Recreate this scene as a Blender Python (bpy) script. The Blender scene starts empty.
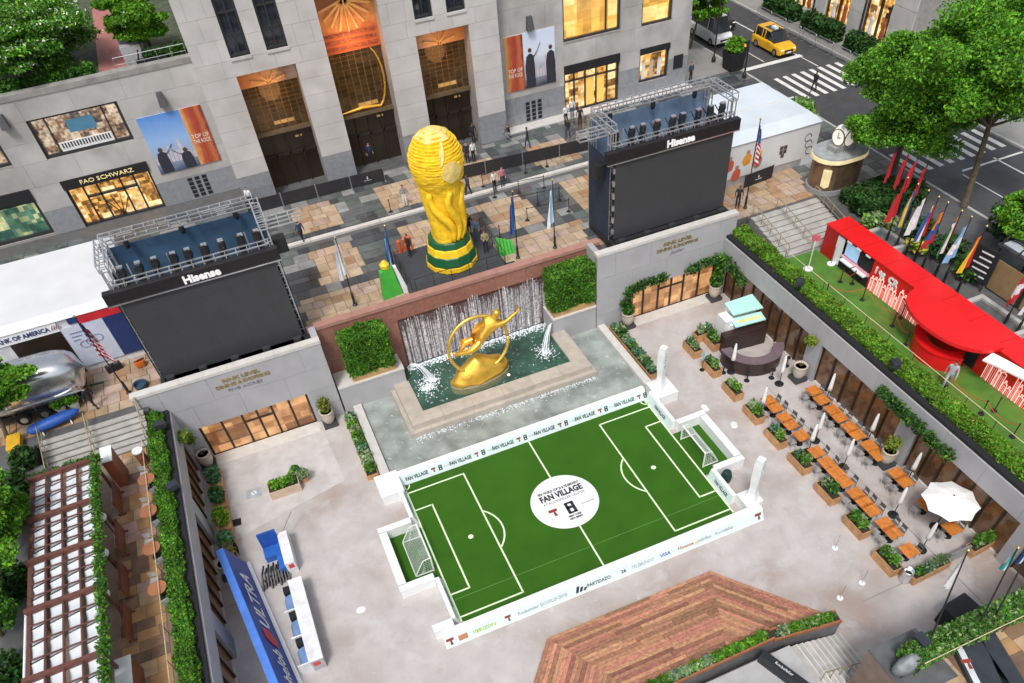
import bpy, bmesh, math, random
import numpy as np
from mathutils import Vector, Matrix
from math import sin, cos, pi, radians
random.seed(7); rng = np.random.default_rng(7)
S = bpy.context.scene
COL = S.collection
# ------------------------------------------------------------------ camera
CL = Vector((-2.41662, -30.2346, 34.22706)); YAW, PIT, ROL = 0.3255356, 0.8809348, -0.1020641
FPX, CX, CY = 732.13, 527.235, 496.704
fw = Vector((sin(YAW)*cos(PIT), cos(YAW)*cos(PIT), -sin(PIT)))
rt0 = Vector((cos(YAW), -sin(YAW), 0)); up0 = rt0.cross(fw)
rt = cos(ROL)*rt0 + sin(ROL)*up0; up = -sin(ROL)*rt0 + cos(ROL)*up0
camd = bpy.data.cameras.new('camera'); cam = bpy.data.objects.new('camera', camd); COL.objects.link(cam)
m = Matrix((rt, up, -fw)).transposed().to_4x4(); m.translation = CL; cam.matrix_world = m
camd.sensor_width = 36; camd.lens = FPX/1024*36
camd.shift_x = (512-CX)/1024; camd.shift_y = (CY-341.5)/1024
camd.clip_start = 0.5; camd.clip_end = 2000
S.camera = cam
def ray(px, py): return rt*((px-CX)/FPX) - up*((py-CY)/FPX) + fw
def PZ(px, py, z=0.0): d = ray(px, py); return CL + d*((z-CL.z)/d.z)
def PY(px, py, y): d = ray(px, py); return CL + d*((y-CL.y)/d.y)
def PX(px, py, x): d = ray(px, py); return CL + d*((x-CL.x)/d.x)
# ------------------------------------------------------------------ world, sun, exposure
W = bpy.data.worlds.new('World'); S.world = W; W.use_nodes = True
wn = W.node_tree.nodes; wl = W.node_tree.links
bg = wn['Background']; sky = wn.new('ShaderNodeTexSky'); sky.sky_type = 'NISHITA'; sky.sun_disc = False
SUN_EL, SUN_AZ = radians(58), radians(215)      # direction the light comes from (azimuth clockwise from +Y)
sky.sun_elevation = SUN_EL; sky.sun_rotation = SUN_AZ; sky.dust_density = 4.0; sky.air_density = 1.0; sky.ozone_density = 0.6
hs = wn.new('ShaderNodeHueSaturation'); hs.inputs['Saturation'].default_value = 0.5   # cloud cover greys the sky
wl.new(sky.outputs[0], hs.inputs['Color']); wl.new(hs.outputs[0], bg.inputs[0]); bg.inputs[1].default_value = 0.12
sd = bpy.data.lights.new('sun', 'SUN'); sd.energy = 1.5; sd.angle = radians(12); sd.color = (1, .98, .95)
so = bpy.data.objects.new('sun', sd); COL.objects.link(so)
sdir = Vector((sin(SUN_AZ)*cos(SUN_EL), cos(SUN_AZ)*cos(SUN_EL), sin(SUN_EL)))
so.rotation_euler = sdir.to_track_quat('Z', 'Y').to_euler(); so.location = (0, -10, 80)
vs = S.view_settings; vs.view_transform = 'Standard'; vs.look = 'None'; vs.gamma = 1; vs.use_curve_mapping = False
vs.exposure = 0.4
S.render.resolution_x = 1024; S.render.resolution_y = 683
# ------------------------------------------------------------------ materials
MATS = {}
def mat(name, col, rough=.6, metal=0, var=.15, scale=2.0, bump=0, bscale=30, emit=None, es=0, rnd=0, hue=0, spec=.5, coat=0, wet=0, stain=None, detail=4, trans=0):
    """procedural surface: base colour x noise mottling x per-piece variation, optional bump, stains and wet patches"""
    if name in MATS: return MATS[name]
    M = bpy.data.materials.new(name); M.use_nodes = True; N = M.node_tree.nodes; L = M.node_tree.links
    b = N['Principled BSDF']; MATS[name] = M
    b.inputs['Roughness'].default_value = rough; b.inputs['Metallic'].default_value = metal
    b.inputs['Specular IOR Level'].default_value = spec; b.inputs['Coat Weight'].default_value = coat
    tc = N.new('ShaderNodeTexCoord'); geo = N.new('ShaderNodeNewGeometry')
    n1 = N.new('ShaderNodeTexNoise'); n1.inputs['Scale'].default_value = scale; n1.inputs['Detail'].default_value = detail
    L.new(geo.outputs['Position'], n1.inputs['Vector'])
    mr = N.new('ShaderNodeMapRange'); mr.inputs[1].default_value = .3; mr.inputs[2].default_value = .7
    mr.inputs[3].default_value = 1-var; mr.inputs[4].default_value = 1+var; L.new(n1.outputs[0], mr.inputs[0])
    hsv = N.new('ShaderNodeHueSaturation'); hsv.inputs['Color'].default_value = (*col, 1); val = mr.outputs[0]
    if rnd or hue:
        oi = N.new('ShaderNodeObjectInfo'); ad = N.new('ShaderNodeMath'); ad.operation = 'ADD'
        L.new(oi.outputs['Random'], ad.inputs[0]); L.new(geo.outputs['Random Per Island'], ad.inputs[1])
        fr = N.new('ShaderNodeMath'); fr.operation = 'FRACT'; L.new(ad.outputs[0], fr.inputs[0])
        r2 = N.new('ShaderNodeMapRange'); r2.inputs[3].default_value = 1-rnd; r2.inputs[4].default_value = 1+rnd; L.new(fr.outputs[0], r2.inputs[0])
        mu = N.new('ShaderNodeMath'); mu.operation = 'MULTIPLY'; L.new(val, mu.inputs[0]); L.new(r2.outputs[0], mu.inputs[1]); val = mu.outputs[0]
        if hue:
            f2 = N.new('ShaderNodeMath'); f2.operation = 'MULTIPLY'; f2.inputs[1].default_value = 7.31; L.new(fr.outputs[0], f2.inputs[0])
            f3 = N.new('ShaderNodeMath'); f3.operation = 'FRACT'; L.new(f2.outputs[0], f3.inputs[0])
            r3 = N.new('ShaderNodeMapRange'); r3.inputs[3].default_value = .5-hue; r3.inputs[4].default_value = .5+hue; L.new(f3.outputs[0], r3.inputs[0])
            L.new(r3.outputs[0], hsv.inputs['Hue'])
    L.new(val, hsv.inputs['Value']); out = hsv.outputs[0]
    if stain:
        scol, samt, ssc = stain
        n3 = N.new('ShaderNodeTexNoise'); n3.inputs['Scale'].default_value = ssc; n3.inputs['Detail'].default_value = 6; L.new(geo.outputs['Position'], n3.inputs['Vector'])
        r4 = N.new('ShaderNodeMapRange'); r4.inputs[1].default_value = .48; r4.inputs[2].default_value = .72; r4.inputs[4].default_value = samt; L.new(n3.outputs[0], r4.inputs[0])
        mx = N.new('ShaderNodeMix'); mx.data_type = 'RGBA'; L.new(r4.outputs[0], mx.inputs[0]); L.new(out, mx.inputs[6]); mx.inputs[7].default_value = (*scol, 1); out = mx.outputs[2]
    L.new(out, b.inputs['Base Color'])
    if wet:
        n4 = N.new('ShaderNodeTexNoise'); n4.inputs['Scale'].default_value = .35; n4.inputs['Detail'].default_value = 5; L.new(geo.outputs['Position'], n4.inputs['Vector'])
        r5 = N.new('ShaderNodeMapRange'); r5.inputs[1].default_value = .42; r5.inputs[2].default_value = .6; r5.inputs[3].default_value = rough; r5.inputs[4].default_value = max(.08, rough-wet); L.new(n4.outputs[0], r5.inputs[0])
        L.new(r5.outputs[0], b.inputs['Roughness'])
    if bump:
        n2 = N.new('ShaderNodeTexNoise'); n2.inputs['Scale'].default_value = bscale; n2.inputs['Detail'].default_value = 3; L.new(geo.outputs['Position'], n2.inputs['Vector'])
        bp = N.new('ShaderNodeBump'); bp.inputs['Strength'].default_value = bump; bp.inputs['Distance'].default_value = .03; L.new(n2.outputs[0], bp.inputs['Height']); L.new(bp.outputs[0], b.inputs['Normal'])
    if emit:
        b.inputs['Emission Color'].default_value = (*emit, 1); b.inputs['Emission Strength'].default_value = es
    if trans:
        b.inputs['Transmission Weight'].default_value = trans
    return M
def lit(name, c1, c2, es, cell=(1.3, 2.2), dark=(.02, .015, .01), rowdark=.5):
    """a lit shop interior seen through glass: rows of shelves and goods, each cell its own brightness and tint"""
    if name in MATS: return MATS[name]
    M = bpy.data.materials.new(name); M.use_nodes = True; N = M.node_tree.nodes; L = M.node_tree.links; b = N['Principled BSDF']; MATS[name] = M
    geo = N.new('ShaderNodeNewGeometry'); sx = N.new('ShaderNodeSeparateXYZ'); L.new(geo.outputs['Position'], sx.inputs[0])
    ad = N.new('ShaderNodeMath'); L.new(sx.outputs[0], ad.inputs[0]); L.new(sx.outputs[1], ad.inputs[1])
    cb = N.new('ShaderNodeCombineXYZ'); L.new(ad.outputs[0], cb.inputs[0]); L.new(sx.outputs[2], cb.inputs[1])
    def cells(scx, scy, rnd):
        mp = N.new('ShaderNodeMapping'); mp.inputs['Scale'].default_value = (scx, scy, 1); L.new(cb.outputs[0], mp.inputs[0])
        vo = N.new('ShaderNodeTexVoronoi'); vo.voronoi_dimensions = '2D'; vo.distance = 'CHEBYCHEV'; vo.inputs['Scale'].default_value = 1; vo.inputs['Randomness'].default_value = rnd; L.new(mp.outputs[0], vo.inputs['Vector'])
        sp = N.new('ShaderNodeSeparateColor'); L.new(vo.outputs['Color'], sp.inputs[0]); return sp.outputs[0], sp.outputs[1]
    u1, w1 = cells(cell[0], cell[1], .0); u2, w2 = cells(cell[0]*3.7, cell[1]*2.6, .12)
    mi = N.new('ShaderNodeMath'); mi.operation = 'MULTIPLY_ADD'; L.new(u1, mi.inputs[0]); mi.inputs[1].default_value = .6; m2 = N.new('ShaderNodeMath'); m2.operation = 'MULTIPLY'; L.new(u2, m2.inputs[0]); m2.inputs[1].default_value = .4; L.new(m2.outputs[0], mi.inputs[2])
    r = N.new('ShaderNodeValToRGB'); e = r.color_ramp.elements; e[0].position = .18; e[0].color = (*dark, 1); e[1].position = .8; e[1].color = (*c2, 1); e3 = e.new(.5); e3.color = (*c1, 1); L.new(mi.outputs[0], r.inputs[0])
    no = N.new('ShaderNodeTexNoise'); no.inputs['Scale'].default_value = .9; no.inputs['Detail'].default_value = 4; L.new(geo.outputs['Position'], no.inputs['Vector'])
    mr = N.new('ShaderNodeMapRange'); mr.inputs[1].default_value = .3; mr.inputs[2].default_value = .7; mr.inputs[3].default_value = 1-rowdark; mr.inputs[4].default_value = 1+rowdark*.6; L.new(no.outputs[0], mr.inputs[0])
    hv = N.new('ShaderNodeHueSaturation'); L.new(r.outputs[0], hv.inputs['Color']); L.new(mr.outputs[0], hv.inputs['Value'])
    L.new(hv.outputs[0], b.inputs['Emission Color']); b.inputs['Emission Strength'].default_value = es
    b.inputs['Base Color'].default_value = (*[x*.15 for x in c1], 1); b.inputs['Roughness'].default_value = .05; b.inputs['Specular IOR Level'].default_value = .7
    return M
def ramp_mat(name, stops, axis, lo, hi, rough=.5, noise=.0, nscale=3):
    """flat print: colour bands along a world axis (posters, flags), broken up by noise"""
    M = bpy.data.materials.new(name); M.use_nodes = True; N = M.node_tree.nodes; L = M.node_tree.links; b = N['Principled BSDF']
    tc = N.new('ShaderNodeTexCoord'); sx = N.new('ShaderNodeSeparateXYZ'); L.new(tc.outputs['Generated'], sx.inputs[0])
    no = N.new('ShaderNodeTexNoise'); no.inputs['Scale'].default_value = nscale; no.inputs['Detail'].default_value = 6; L.new(tc.outputs['Generated'], no.inputs['Vector'])
    ma = N.new('ShaderNodeMath'); ma.operation = 'MULTIPLY_ADD'; L.new(no.outputs[0], ma.inputs[0]); ma.inputs[1].default_value = noise
    sb = N.new('ShaderNodeMath'); sb.operation = 'SUBTRACT'; L.new(sx.outputs[axis], sb.inputs[0]); sb.inputs[1].default_value = noise*.5; L.new(sb.outputs[0], ma.inputs[2])
    r = N.new('ShaderNodeValToRGB'); L.new(ma.outputs[0], r.inputs[0]); r.color_ramp.interpolation = 'LINEAR' if noise >= 0 else 'CONSTANT'
    e = r.color_ramp.elements; e[0].position = stops[0][0]; e[0].color = (*stops[0][1], 1); e[1].position = stops[1][0]; e[1].color = (*stops[1][1], 1)
    for p, c in stops[2:]: q = e.new(p); q.color = (*c, 1)
    L.new(r.outputs[0], b.inputs['Base Color']); b.inputs['Roughness'].default_value = rough
    return M
def leafmat(name, c, rnd=.45, hue=.02):
    M = mat(name, c, rough=.55, var=.35, scale=.8, rnd=rnd, hue=hue, spec=.3)
    N = M.node_tree.nodes; L = M.node_tree.links; b = N['Principled BSDF']; tr = N.new('ShaderNodeBsdfTranslucent'); mx = N.new('ShaderNodeMixShader'); mx.inputs[0].default_value = .35   # light passing through thin leaves
    L.new(b.inputs['Base Color'].links[0].from_socket, tr.inputs[0]); L.new(b.outputs[0], mx.inputs[1]); L.new(tr.outputs[0], mx.inputs[2]); L.new(mx.outputs[0], N['Material Output'].inputs[0])
    return M
# ------------------------------------------------------------------ mesh builder
class MB:
    def __init__(s, org=None): s.v = []; s.f = []; s.mi = []; s.m = 0; s.o = Vector(org) if org is not None else Vector((0, 0, 0))
    def add(s, vs, fs):
        n = len(s.v); s.v += [tuple(Vector(p)-s.o) for p in vs]; s.f += [tuple(i+n for i in f) for f in fs]; s.mi += [s.m]*len(fs); return s
    def box(s, x0, x1, y0, y1, z0, z1):
        return s.add([(x0,y0,z0),(x1,y0,z0),(x1,y1,z0),(x0,y1,z0),(x0,y0,z1),(x1,y0,z1),(x1,y1,z1),(x0,y1,z1)],
                     [(3,2,1,0),(4,5,6,7),(0,1,5,4),(1,2,6,5),(2,3,7,6),(3,0,4,7)])
    def cbox(s, c, d, rz=0, b=0):
        """box centred in x,y standing on c.z, size d, turned rz; b bevels the upright edges"""
        cx, cy, cz = c; hx, hy = d[0]/2, d[1]/2; R = Matrix.Rotation(rz, 3, 'Z')
        if b:
            pl = [(-hx+b,-hy),(hx-b,-hy),(hx,-hy+b),(hx,hy-b),(hx-b,hy),(-hx+b,hy),(-hx,hy-b),(-hx,-hy+b)]
        else: pl = [(-hx,-hy),(hx,-hy),(hx,hy),(-hx,hy)]
        return s.prism([tuple((R @ Vector((x, y, 0))).xy + Vector((cx, cy))) for x, y in pl], cz, cz+d[2])
    def prism(s, poly, z0, z1):
        n = len(poly); return s.add([(x, y, z0) for x, y in poly]+[(x, y, z1) for x, y in poly],
            [tuple(range(n-1, -1, -1)), tuple(range(n, 2*n))]+[(i, (i+1) % n, n+(i+1) % n, n+i) for i in range(n)])
    def hull(s, A, B):
        """ruled solid between two polygons of equal length (lists of 3-D points)"""
        n = len(A); return s.add(list(A)+list(B), [tuple(range(n-1, -1, -1)), tuple(range(n, 2*n))]+[(i, (i+1) % n, n+(i+1) % n, n+i) for i in range(n)])
    def bar(s, p, q, w, h=None):
        p, q = Vector(p), Vector(q); h = h or w; d = (q-p).normalized(); u = d.cross(Vector((0, 0, 1)))
        if u.length < 1e-4: u = Vector((1, 0, 0))
        u.normalize(); v = u.cross(d); A = [p+u*w/2*a+v*h/2*b for a, b in ((-1,-1),(1,-1),(1,1),(-1,1))]
        return s.hull(A, [x+(q-p) for x in A])
    def tube(s, p, q, r0, r1=None, n=8):
        p, q = Vector(p), Vector(q); r1 = r0 if r1 is None else r1; d = (q-p).normalized(); u = d.cross(Vector((0, 0, 1)))
        if u.length < 1e-4: u = Vector((1, 0, 0))
        u.normalize(); v = u.cross(d); C = [(cos(2*pi*i/n), sin(2*pi*i/n)) for i in range(n)]
        return s.hull([p+(u*a+v*b)*r0 for a, b in C], [q+(u*a+v*b)*r1 for a, b in C])
    def path(s, pts, rs, n=8):
        pts = [Vector(p) for p in pts]; k = len(pts); rs = rs if hasattr(rs, '__len__') else [rs]*k; rings = []; u = None
        for i, p in enumerate(pts):
            d = (pts[min(i+1, k-1)]-pts[max(i-1, 0)]).normalized()
            if u is None: u = d.cross(Vector((0, 0, 1))); u = u if u.length > 1e-3 else Vector((1, 0, 0))
            u = (u-d*u.dot(d)).normalized(); v = d.cross(u)
            rings.append([p+(u*cos(2*pi*j/n)+v*sin(2*pi*j/n))*rs[i] for j in range(n)])
        V = [x for r in rings for x in r]; F = [tuple(range(n-1, -1, -1)), tuple(range((k-1)*n, k*n))]
        F += [(i*n+j, i*n+(j+1) % n, (i+1)*n+(j+1) % n, (i+1)*n+j) for i in range(k-1) for j in range(n)]
        return s.add(V, F)
    def lathe(s, prof, c=(0, 0, 0), n=24, sx=1, sy=1, rz=0):
        c = Vector(c); k = len(prof); V = []
        for r, z in prof:
            for j in range(n):
                a = 2*pi*j/n; x, y = r*cos(a)*sx, r*sin(a)*sy; V.append(c+Vector((x*cos(rz)-y*sin(rz), x*sin(rz)+y*cos(rz), z)))
        F = [tuple(range(n-1, -1, -1)), tuple(range((k-1)*n, k*n))]
        F += [(i*n+j, i*n+(j+1) % n, (i+1)*n+(j+1) % n, (i+1)*n+j) for i in range(k-1) for j in range(n)]
        return s.add(V, F)
    def quad(s, a, b, c, d): return s.add([a, b, c, d], [(0, 1, 2, 3)])
    def sheet(s, x0, x1, y0, y1, z): return s.quad((x0,y0,z),(x1,y0,z),(x1,y1,z),(x0,y1,z))
    def grid(s, fn, nu, nv, thick=None):
        V = [fn(i/nu, j/nv) for j in range(nv+1) for i in range(nu+1)]
        return s.add(V, [(j*(nu+1)+i, j*(nu+1)+i+1, (j+1)*(nu+1)+i+1, (j+1)*(nu+1)+i) for j in range(nv) for i in range(nu)])
    def mesh(s, name, mats, smooth=False):
        me = bpy.data.meshes.new(name); me.from_pydata(s.v, [], s.f)
        for x in (mats if isinstance(mats, (list, tuple)) else [mats]): me.materials.append(x)
        if len(me.materials) > 1: me.polygons.foreach_set('material_index', s.mi)
        if smooth: me.polygons.foreach_set('use_smooth', [True]*len(me.polygons))
        me.update(); return me
    def obj(s, name, mats, parent=None, smooth=False, **tags):
        return link(name, s.mesh(name, mats, smooth), parent, **tags)
def link(name, me, parent=None, loc=None, **tags):
    o = bpy.data.objects.new(name, me); COL.objects.link(o)
    if parent: o.parent = parent
    if loc is not None: o.location = loc
    for k, v in tags.items():
        if v is not None: o[k] = v
    return o
def thing(name, label, category, loc=(0, 0, 0), rz=0, group=None):
    o = link(name, None, None, loc, label=label, category=category, group=group); o.rotation_euler = (0, 0, rz); o.empty_display_size = .2; return o
def copy_tree(o, parent=None):
    c = o.copy(); COL.objects.link(c); c.parent = parent
    for ch in list(o.children): copy_tree(ch, c)
    return c
def struct(name, mb, mats, parent=None, smooth=False): return mb.obj(name, mats, parent, smooth, kind='structure' if parent is None else None)
UNIT = {}
def piece(name, matl, parent, x0, x1, y0, y1, z0, z1, org=(0, 0, 0)):
    """a box piece (stone, paver, plank) sharing one unit-cube mesh per material"""
    if matl.name not in UNIT:
        b = MB(); b.box(-.5, .5, -.5, .5, -.5, .5); me = b.mesh('unit_'+matl.name, matl); UNIT[matl.name] = me
    o = link(name, UNIT[matl.name], parent, ((x0+x1)/2-org[0], (y0+y1)/2-org[1], (z0+z1)/2-org[2])); o.scale = (x1-x0, y1-y0, z1-z0); return o
# text -> mesh
TXT = {}
def text_mesh(s, matl, size=1., ext=.01, bold=0., shear=0., align='CENTER', sp=1.):
    k = (s, matl.name, size, ext, bold, shear, align, sp)
    if k in TXT: return TXT[k]
    c = bpy.data.curves.new('t', 'FONT'); c.body = s; c.size = size; c.extrude = ext; c.offset = bold; c.shear = shear; c.align_x = align; c.align_y = 'CENTER'; c.space_character = sp; c.resolution_u = 2
    o = bpy.data.objects.new('t', c); COL.objects.link(o); dg = bpy.context.evaluated_depsgraph_get(); me = bpy.data.meshes.new_from_object(o.evaluated_get(dg))
    me.name = 'lettering'; me.materials.clear(); me.materials.append(matl); bpy.data.objects.remove(o); TXT[k] = me; return me
def text(s, matl, parent, loc, xdir, ydir, size=1., name='lettering', org=(0, 0, 0), width=None, **k):
    me = text_mesh(s, matl, size, **k); o = link(name, me, parent)
    X = Vector(xdir).normalized(); Y = Vector(ydir).normalized(); Z = X.cross(Y)
    sc = 1.
    if width:
        xs = [v.co.x for v in me.vertices]; sc = width/max(1e-3, max(xs)-min(xs))
    M4 = Matrix((X, Y, Z)).transposed().to_4x4() @ Matrix.Diagonal((sc, 1, 1, 1)); M4.translation = Vector(loc)-Vector(org); o.matrix_local = M4; return o
# leaves
def np_mesh(name, V, F, mats, mi=None):
    me = bpy.data.meshes.new(name); nv, nf = len(V), len(F); k = F.shape[1]
    me.vertices.add(nv); me.vertices.foreach_set('co', np.ascontiguousarray(V, np.float32).ravel()); me.loops.add(nf*k); me.loops.foreach_set('vertex_index', np.ascontiguousarray(F, np.int32).ravel())
    me.polygons.add(nf); me.polygons.foreach_set('loop_start', np.arange(nf, dtype=np.int32)*k); me.polygons.foreach_set('loop_total', np.full(nf, k, np.int32))
    for x in (mats if isinstance(mats, (list, tuple)) else [mats]): me.materials.append(x)
    if mi is not None: me.polygons.foreach_set('material_index', np.ascontiguousarray(mi, np.int32))
    me.update(calc_edges=True); me.validate(); return me
def leaves(P, size, mats, name='foliage', upb=.5, long=1.7, mi=None):
    """one pointed leaf-shaped quad per point, random tilt with an upward bias"""
    n = len(P); nr = rng.normal(size=(n, 3)); nr[:, 2] = np.abs(nr[:, 2])+upb; nr /= np.linalg.norm(nr, axis=1)[:, None]
    a = rng.normal(size=(n, 3)); u = np.cross(nr, a); u /= np.linalg.norm(u, axis=1)[:, None]; w = np.cross(nr, u)
    sz = (size*(.6+.8*rng.random(n)))[:, None]; u = u*sz*long/2; w = w*sz/2
    V = np.stack([P-u, P+w-u*.1+nr*sz*.08, P+u-nr*sz*.15, P-w-u*.1+nr*sz*.08], 1).reshape(-1, 3); F = np.arange(4*n).reshape(-1, 4)
    return np_mesh(name, V, F, mats, mi)
def blob_pts(n, c, r, shell=.55):
    d = rng.normal(size=(n, 3)); d /= np.linalg.norm(d, axis=1)[:, None]; t = (shell+(1-shell)*rng.random(n))**.8
    return np.array(c)+d*t[:, None]*np.array(r)
def boxshell_pts(n, x0, x1, y0, y1, z0, z1, depth=.12, bottom=False):
    A = np.array([(x1-x0)*(y1-y0), (x1-x0)*(z1-z0), (x1-x0)*(z1-z0), (y1-y0)*(z1-z0), (y1-y0)*(z1-z0)]); k = rng.choice(5, n, p=A/A.sum())
    q = rng.random((n, 3)); P = np.array([x0, y0, z0])+q*np.array([x1-x0, y1-y0, z1-z0]); d = depth*(rng.random(n)**1.5)-depth*.25*rng.random(n)*2
    P[k == 0, 2] = z1-d[k == 0]; P[k == 1, 1] = y0+d[k == 1]; P[k == 2, 1] = y1-d[k == 2]; P[k == 3, 0] = x0+d[k == 3]; P[k == 4, 0] = x1-d[k == 4]
    w = .07*np.sin(P[:, 0]*2.1+P[:, 1]*1.7)+.06*np.sin(P[:, 1]*4.3+P[:, 0]*3+P[:, 2]*2)+.05*np.sin(P[:, 1]*9.1+P[:, 2]*7+P[:, 0]*8)
    P[:, 2] += np.where(k == 0, w, 0); P[:, 0] += np.where(k == 3, -w*.7, np.where(k == 4, w*.7, 0)); P[:, 1] += np.where(k == 1, -w*.8, 0)
    hol = np.sin(P[:, 0]*3.7+1.3*np.sin(P[:, 2]*3))*np.sin(P[:, 1]*3.1+P[:, 0])*np.sin(P[:, 2]*4.1+P[:, 1]*2); return P[(hol < .45) | (rng.random(n) < .35)]
G_HEDGE = leafmat('hedge_leaf', (.10, .26, .022)); G_DARK = leafmat('dark_leaf', (.045, .14, .025)); G_BRIGHT = leafmat('bright_leaf', (.16, .38, .025)); G_TREE = leafmat('tree_leaf', (.14, .36, .025), rnd=.55)
G_PALE = leafmat('pale_leaf', (.30, .42, .20)); G_BLUE = leafmat('blue_leaf', (.10, .22, .13)); G_YEL = leafmat('yellow_leaf', (.28, .30, .05)); G_SHRUB = leafmat('shrub_leaf', (.035, .085, .02)); M_TWIG = mat('twig_core', (.03, .045, .015), .9); BARK = mat('bark', (.12, .095, .06), .9, var=.4, scale=4, bump=.5)
def leafcol(n, mats, w=None): return rng.choice(len(mats), n, p=w)
def foliage(P, size, mats, parent, w=None, name='foliage', upb=.5, org=(0, 0, 0)):
    mats = mats if isinstance(mats, list) else [mats]; mi = leafcol(len(P), mats, w) if len(mats) > 1 else None
    return link(name, leaves(P-np.array(org), size, mats, name, upb, mi=mi), parent)
# ------------------------------------------------------------------ levels
PL, TR = 5.4, 4.5                      # plaza and terrace levels above the court floor (z = 0)
NW, XL, XR = 8.8, -11.5, 27.65         # court walls
C_FLOOR = mat('court_concrete', (.475, .44, .425), .55, var=.10, scale=.9, bump=.06, bscale=14, wet=.3, stain=((.33, .25, .21), .85, .2), detail=8)
def add_layer(M, col, amt, sc, lo, hi, detail=8):
    N = M.node_tree.nodes; L = M.node_tree.links; b = N['Principled BSDF']; src = b.inputs['Base Color'].links[0].from_socket
    geo = N.new('ShaderNodeNewGeometry'); mp = N.new('ShaderNodeMapping'); mp.inputs['Location'].default_value = (sc*37, sc*11, 0); L.new(geo.outputs['Position'], mp.inputs[0]); n = N.new('ShaderNodeTexNoise'); n.inputs['Scale'].default_value = sc; n.inputs['Detail'].default_value = detail; n.inputs['Roughness'].default_value = .65; n.inputs['Distortion'].default_value = .6; L.new(mp.outputs[0], n.inputs['Vector'])
    r = N.new('ShaderNodeMapRange'); r.inputs[1].default_value = lo; r.inputs[2].default_value = hi; r.inputs[4].default_value = amt; L.new(n.outputs[0], r.inputs[0])
    mx = N.new('ShaderNodeMix'); mx.data_type = 'RGBA'; L.new(r.outputs[0], mx.inputs[0]); L.new(src, mx.inputs[6]); mx.inputs[7].default_value = (*col, 1); L.new(mx.outputs[2], b.inputs['Base Color'])
add_layer(C_FLOOR, (.58, .57, .57), .5, .55, .5, .68); add_layer(C_FLOOR, (.38, .335, .31), .5, 1.7, .56, .74); add_layer(C_FLOOR, (.66, .65, .64), .6, 3.5, .62, .72)
C_FLOOR2 = mat('court_light_slab', (.52, .495, .48), .55, var=.1, scale=1.5, bump=.05, wet=.2, stain=((.42, .37, .34), .6, .5)); add_layer(C_FLOOR2, (.60, .59, .58), .6, .8, .5, .66)
STONE = mat('limestone', (.53, .515, .50), .75, var=.09, scale=.7, rnd=.05, bump=.12, bscale=20, stain=((.38, .355, .33), .5, .45))
STONE_WG = mat('weathered_limestone', (.45, .44, .425), .8, var=.16, scale=.5, rnd=.04, bump=.15, bscale=14, stain=((.27, .255, .24), .75, .35))
STONE_D = mat('limestone_joint', (.30, .285, .27), .9)
STONE_W = mat('smooth_wall_stone', (.40, .40, .415), .6, var=.06, scale=.8, rnd=.03, bump=.06, stain=((.32, .32, .33), .45, .6))
GRAN_B = mat('grey_granite_base', (.26, .27, .29), .5, var=.12, scale=3, rnd=.05)
COPING = mat('coping_stone', (.58, .56, .53), .6, var=.08, rnd=.04)
RED_G = mat('red_granite', (.30, .135, .10), .45, var=.18, scale=4, rnd=.08, stain=((.2, .09, .07), .5, .8))
BLACK = mat('black_metal', (.015, .016, .018), .45); BLACKM = mat('matt_black', (.012, .012, .014), .85)
DKBRONZE = mat('dark_bronze', (.035, .028, .022), .4, metal=.3)
ALU = mat('aluminium', (.75, .76, .78), .3, metal=.9, var=.05); STEEL = mat('galvanised_steel', (.42, .43, .44), .45, metal=.7)
WHITE = mat('white_paint', (.78, .79, .79), .45, var=.03); WHITEF = mat('white_canvas', (.80, .80, .78), .8, var=.04, scale=1)
GLASS_BR = mat('brown_lit_glass', (.10, .055, .032), .06, var=.6, scale=1.3, rnd=.35, emit=(.45, .2, .07), es=.05, spec=.8)
GLASS_OR = lit('orange_lit_glass', (.42, .19, .07), (.85, .45, .20), .75, (.45, .8), dark=(.16, .06, .025), rowdark=.45)
GLASS_DK = mat('dark_window_glass', (.02, .025, .035), .04, var=.4, spec=.9); GOLD = mat('gold_leaf', (.95, .55, .08), .28, metal=.75, var=.15, scale=2.5, bump=.1, bscale=9, emit=(1, .6, .05), es=.0)
BRASS = mat('brass_lettering', (.45, .34, .14), .35, metal=.7)
ASPH = mat('asphalt', (.055, .056, .06), .75, var=.15, scale=1.2, bump=.15, bscale=60, stain=((.09, .09, .09), .5, .25), wet=.25)
ROADP = mat('road_paint', (.72, .72, .69), .6, var=.08, scale=3, stain=((.4, .4, .39), .5, 1.5))
SIDEW = mat('sidewalk_concrete', (.27, .265, .25), .7, var=.1, scale=1, wet=.3, stain=((.18, .18, .17), .5, .4)); KERB = mat('kerb_stone', (.42, .42, .40), .7)
SOIL = mat('planting_soil', (.035, .03, .022), .95); EARTH = mat('dark_ground', (.06, .06, .058), .85, var=.2, scale=.4)
# ------------------------------------------------------------------ ground sheet (with the sunken court cut out)
g = MB(); X0, X1, Y0, Y1 = XL-.4, XR+.4, -27, 10.6
for a in ((-500, X0, -500, 600), (X1, 500, -500, 600), (X0, X1, -500, Y0), (X0, X1, Y1, 600)): g.sheet(*a, 4.3)
struct('ground', g, EARTH)
f = MB(); f.sheet(XL-.3, XR+.3, -27, 10.55, 0); struct('court_floor', f, C_FLOOR)
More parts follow.
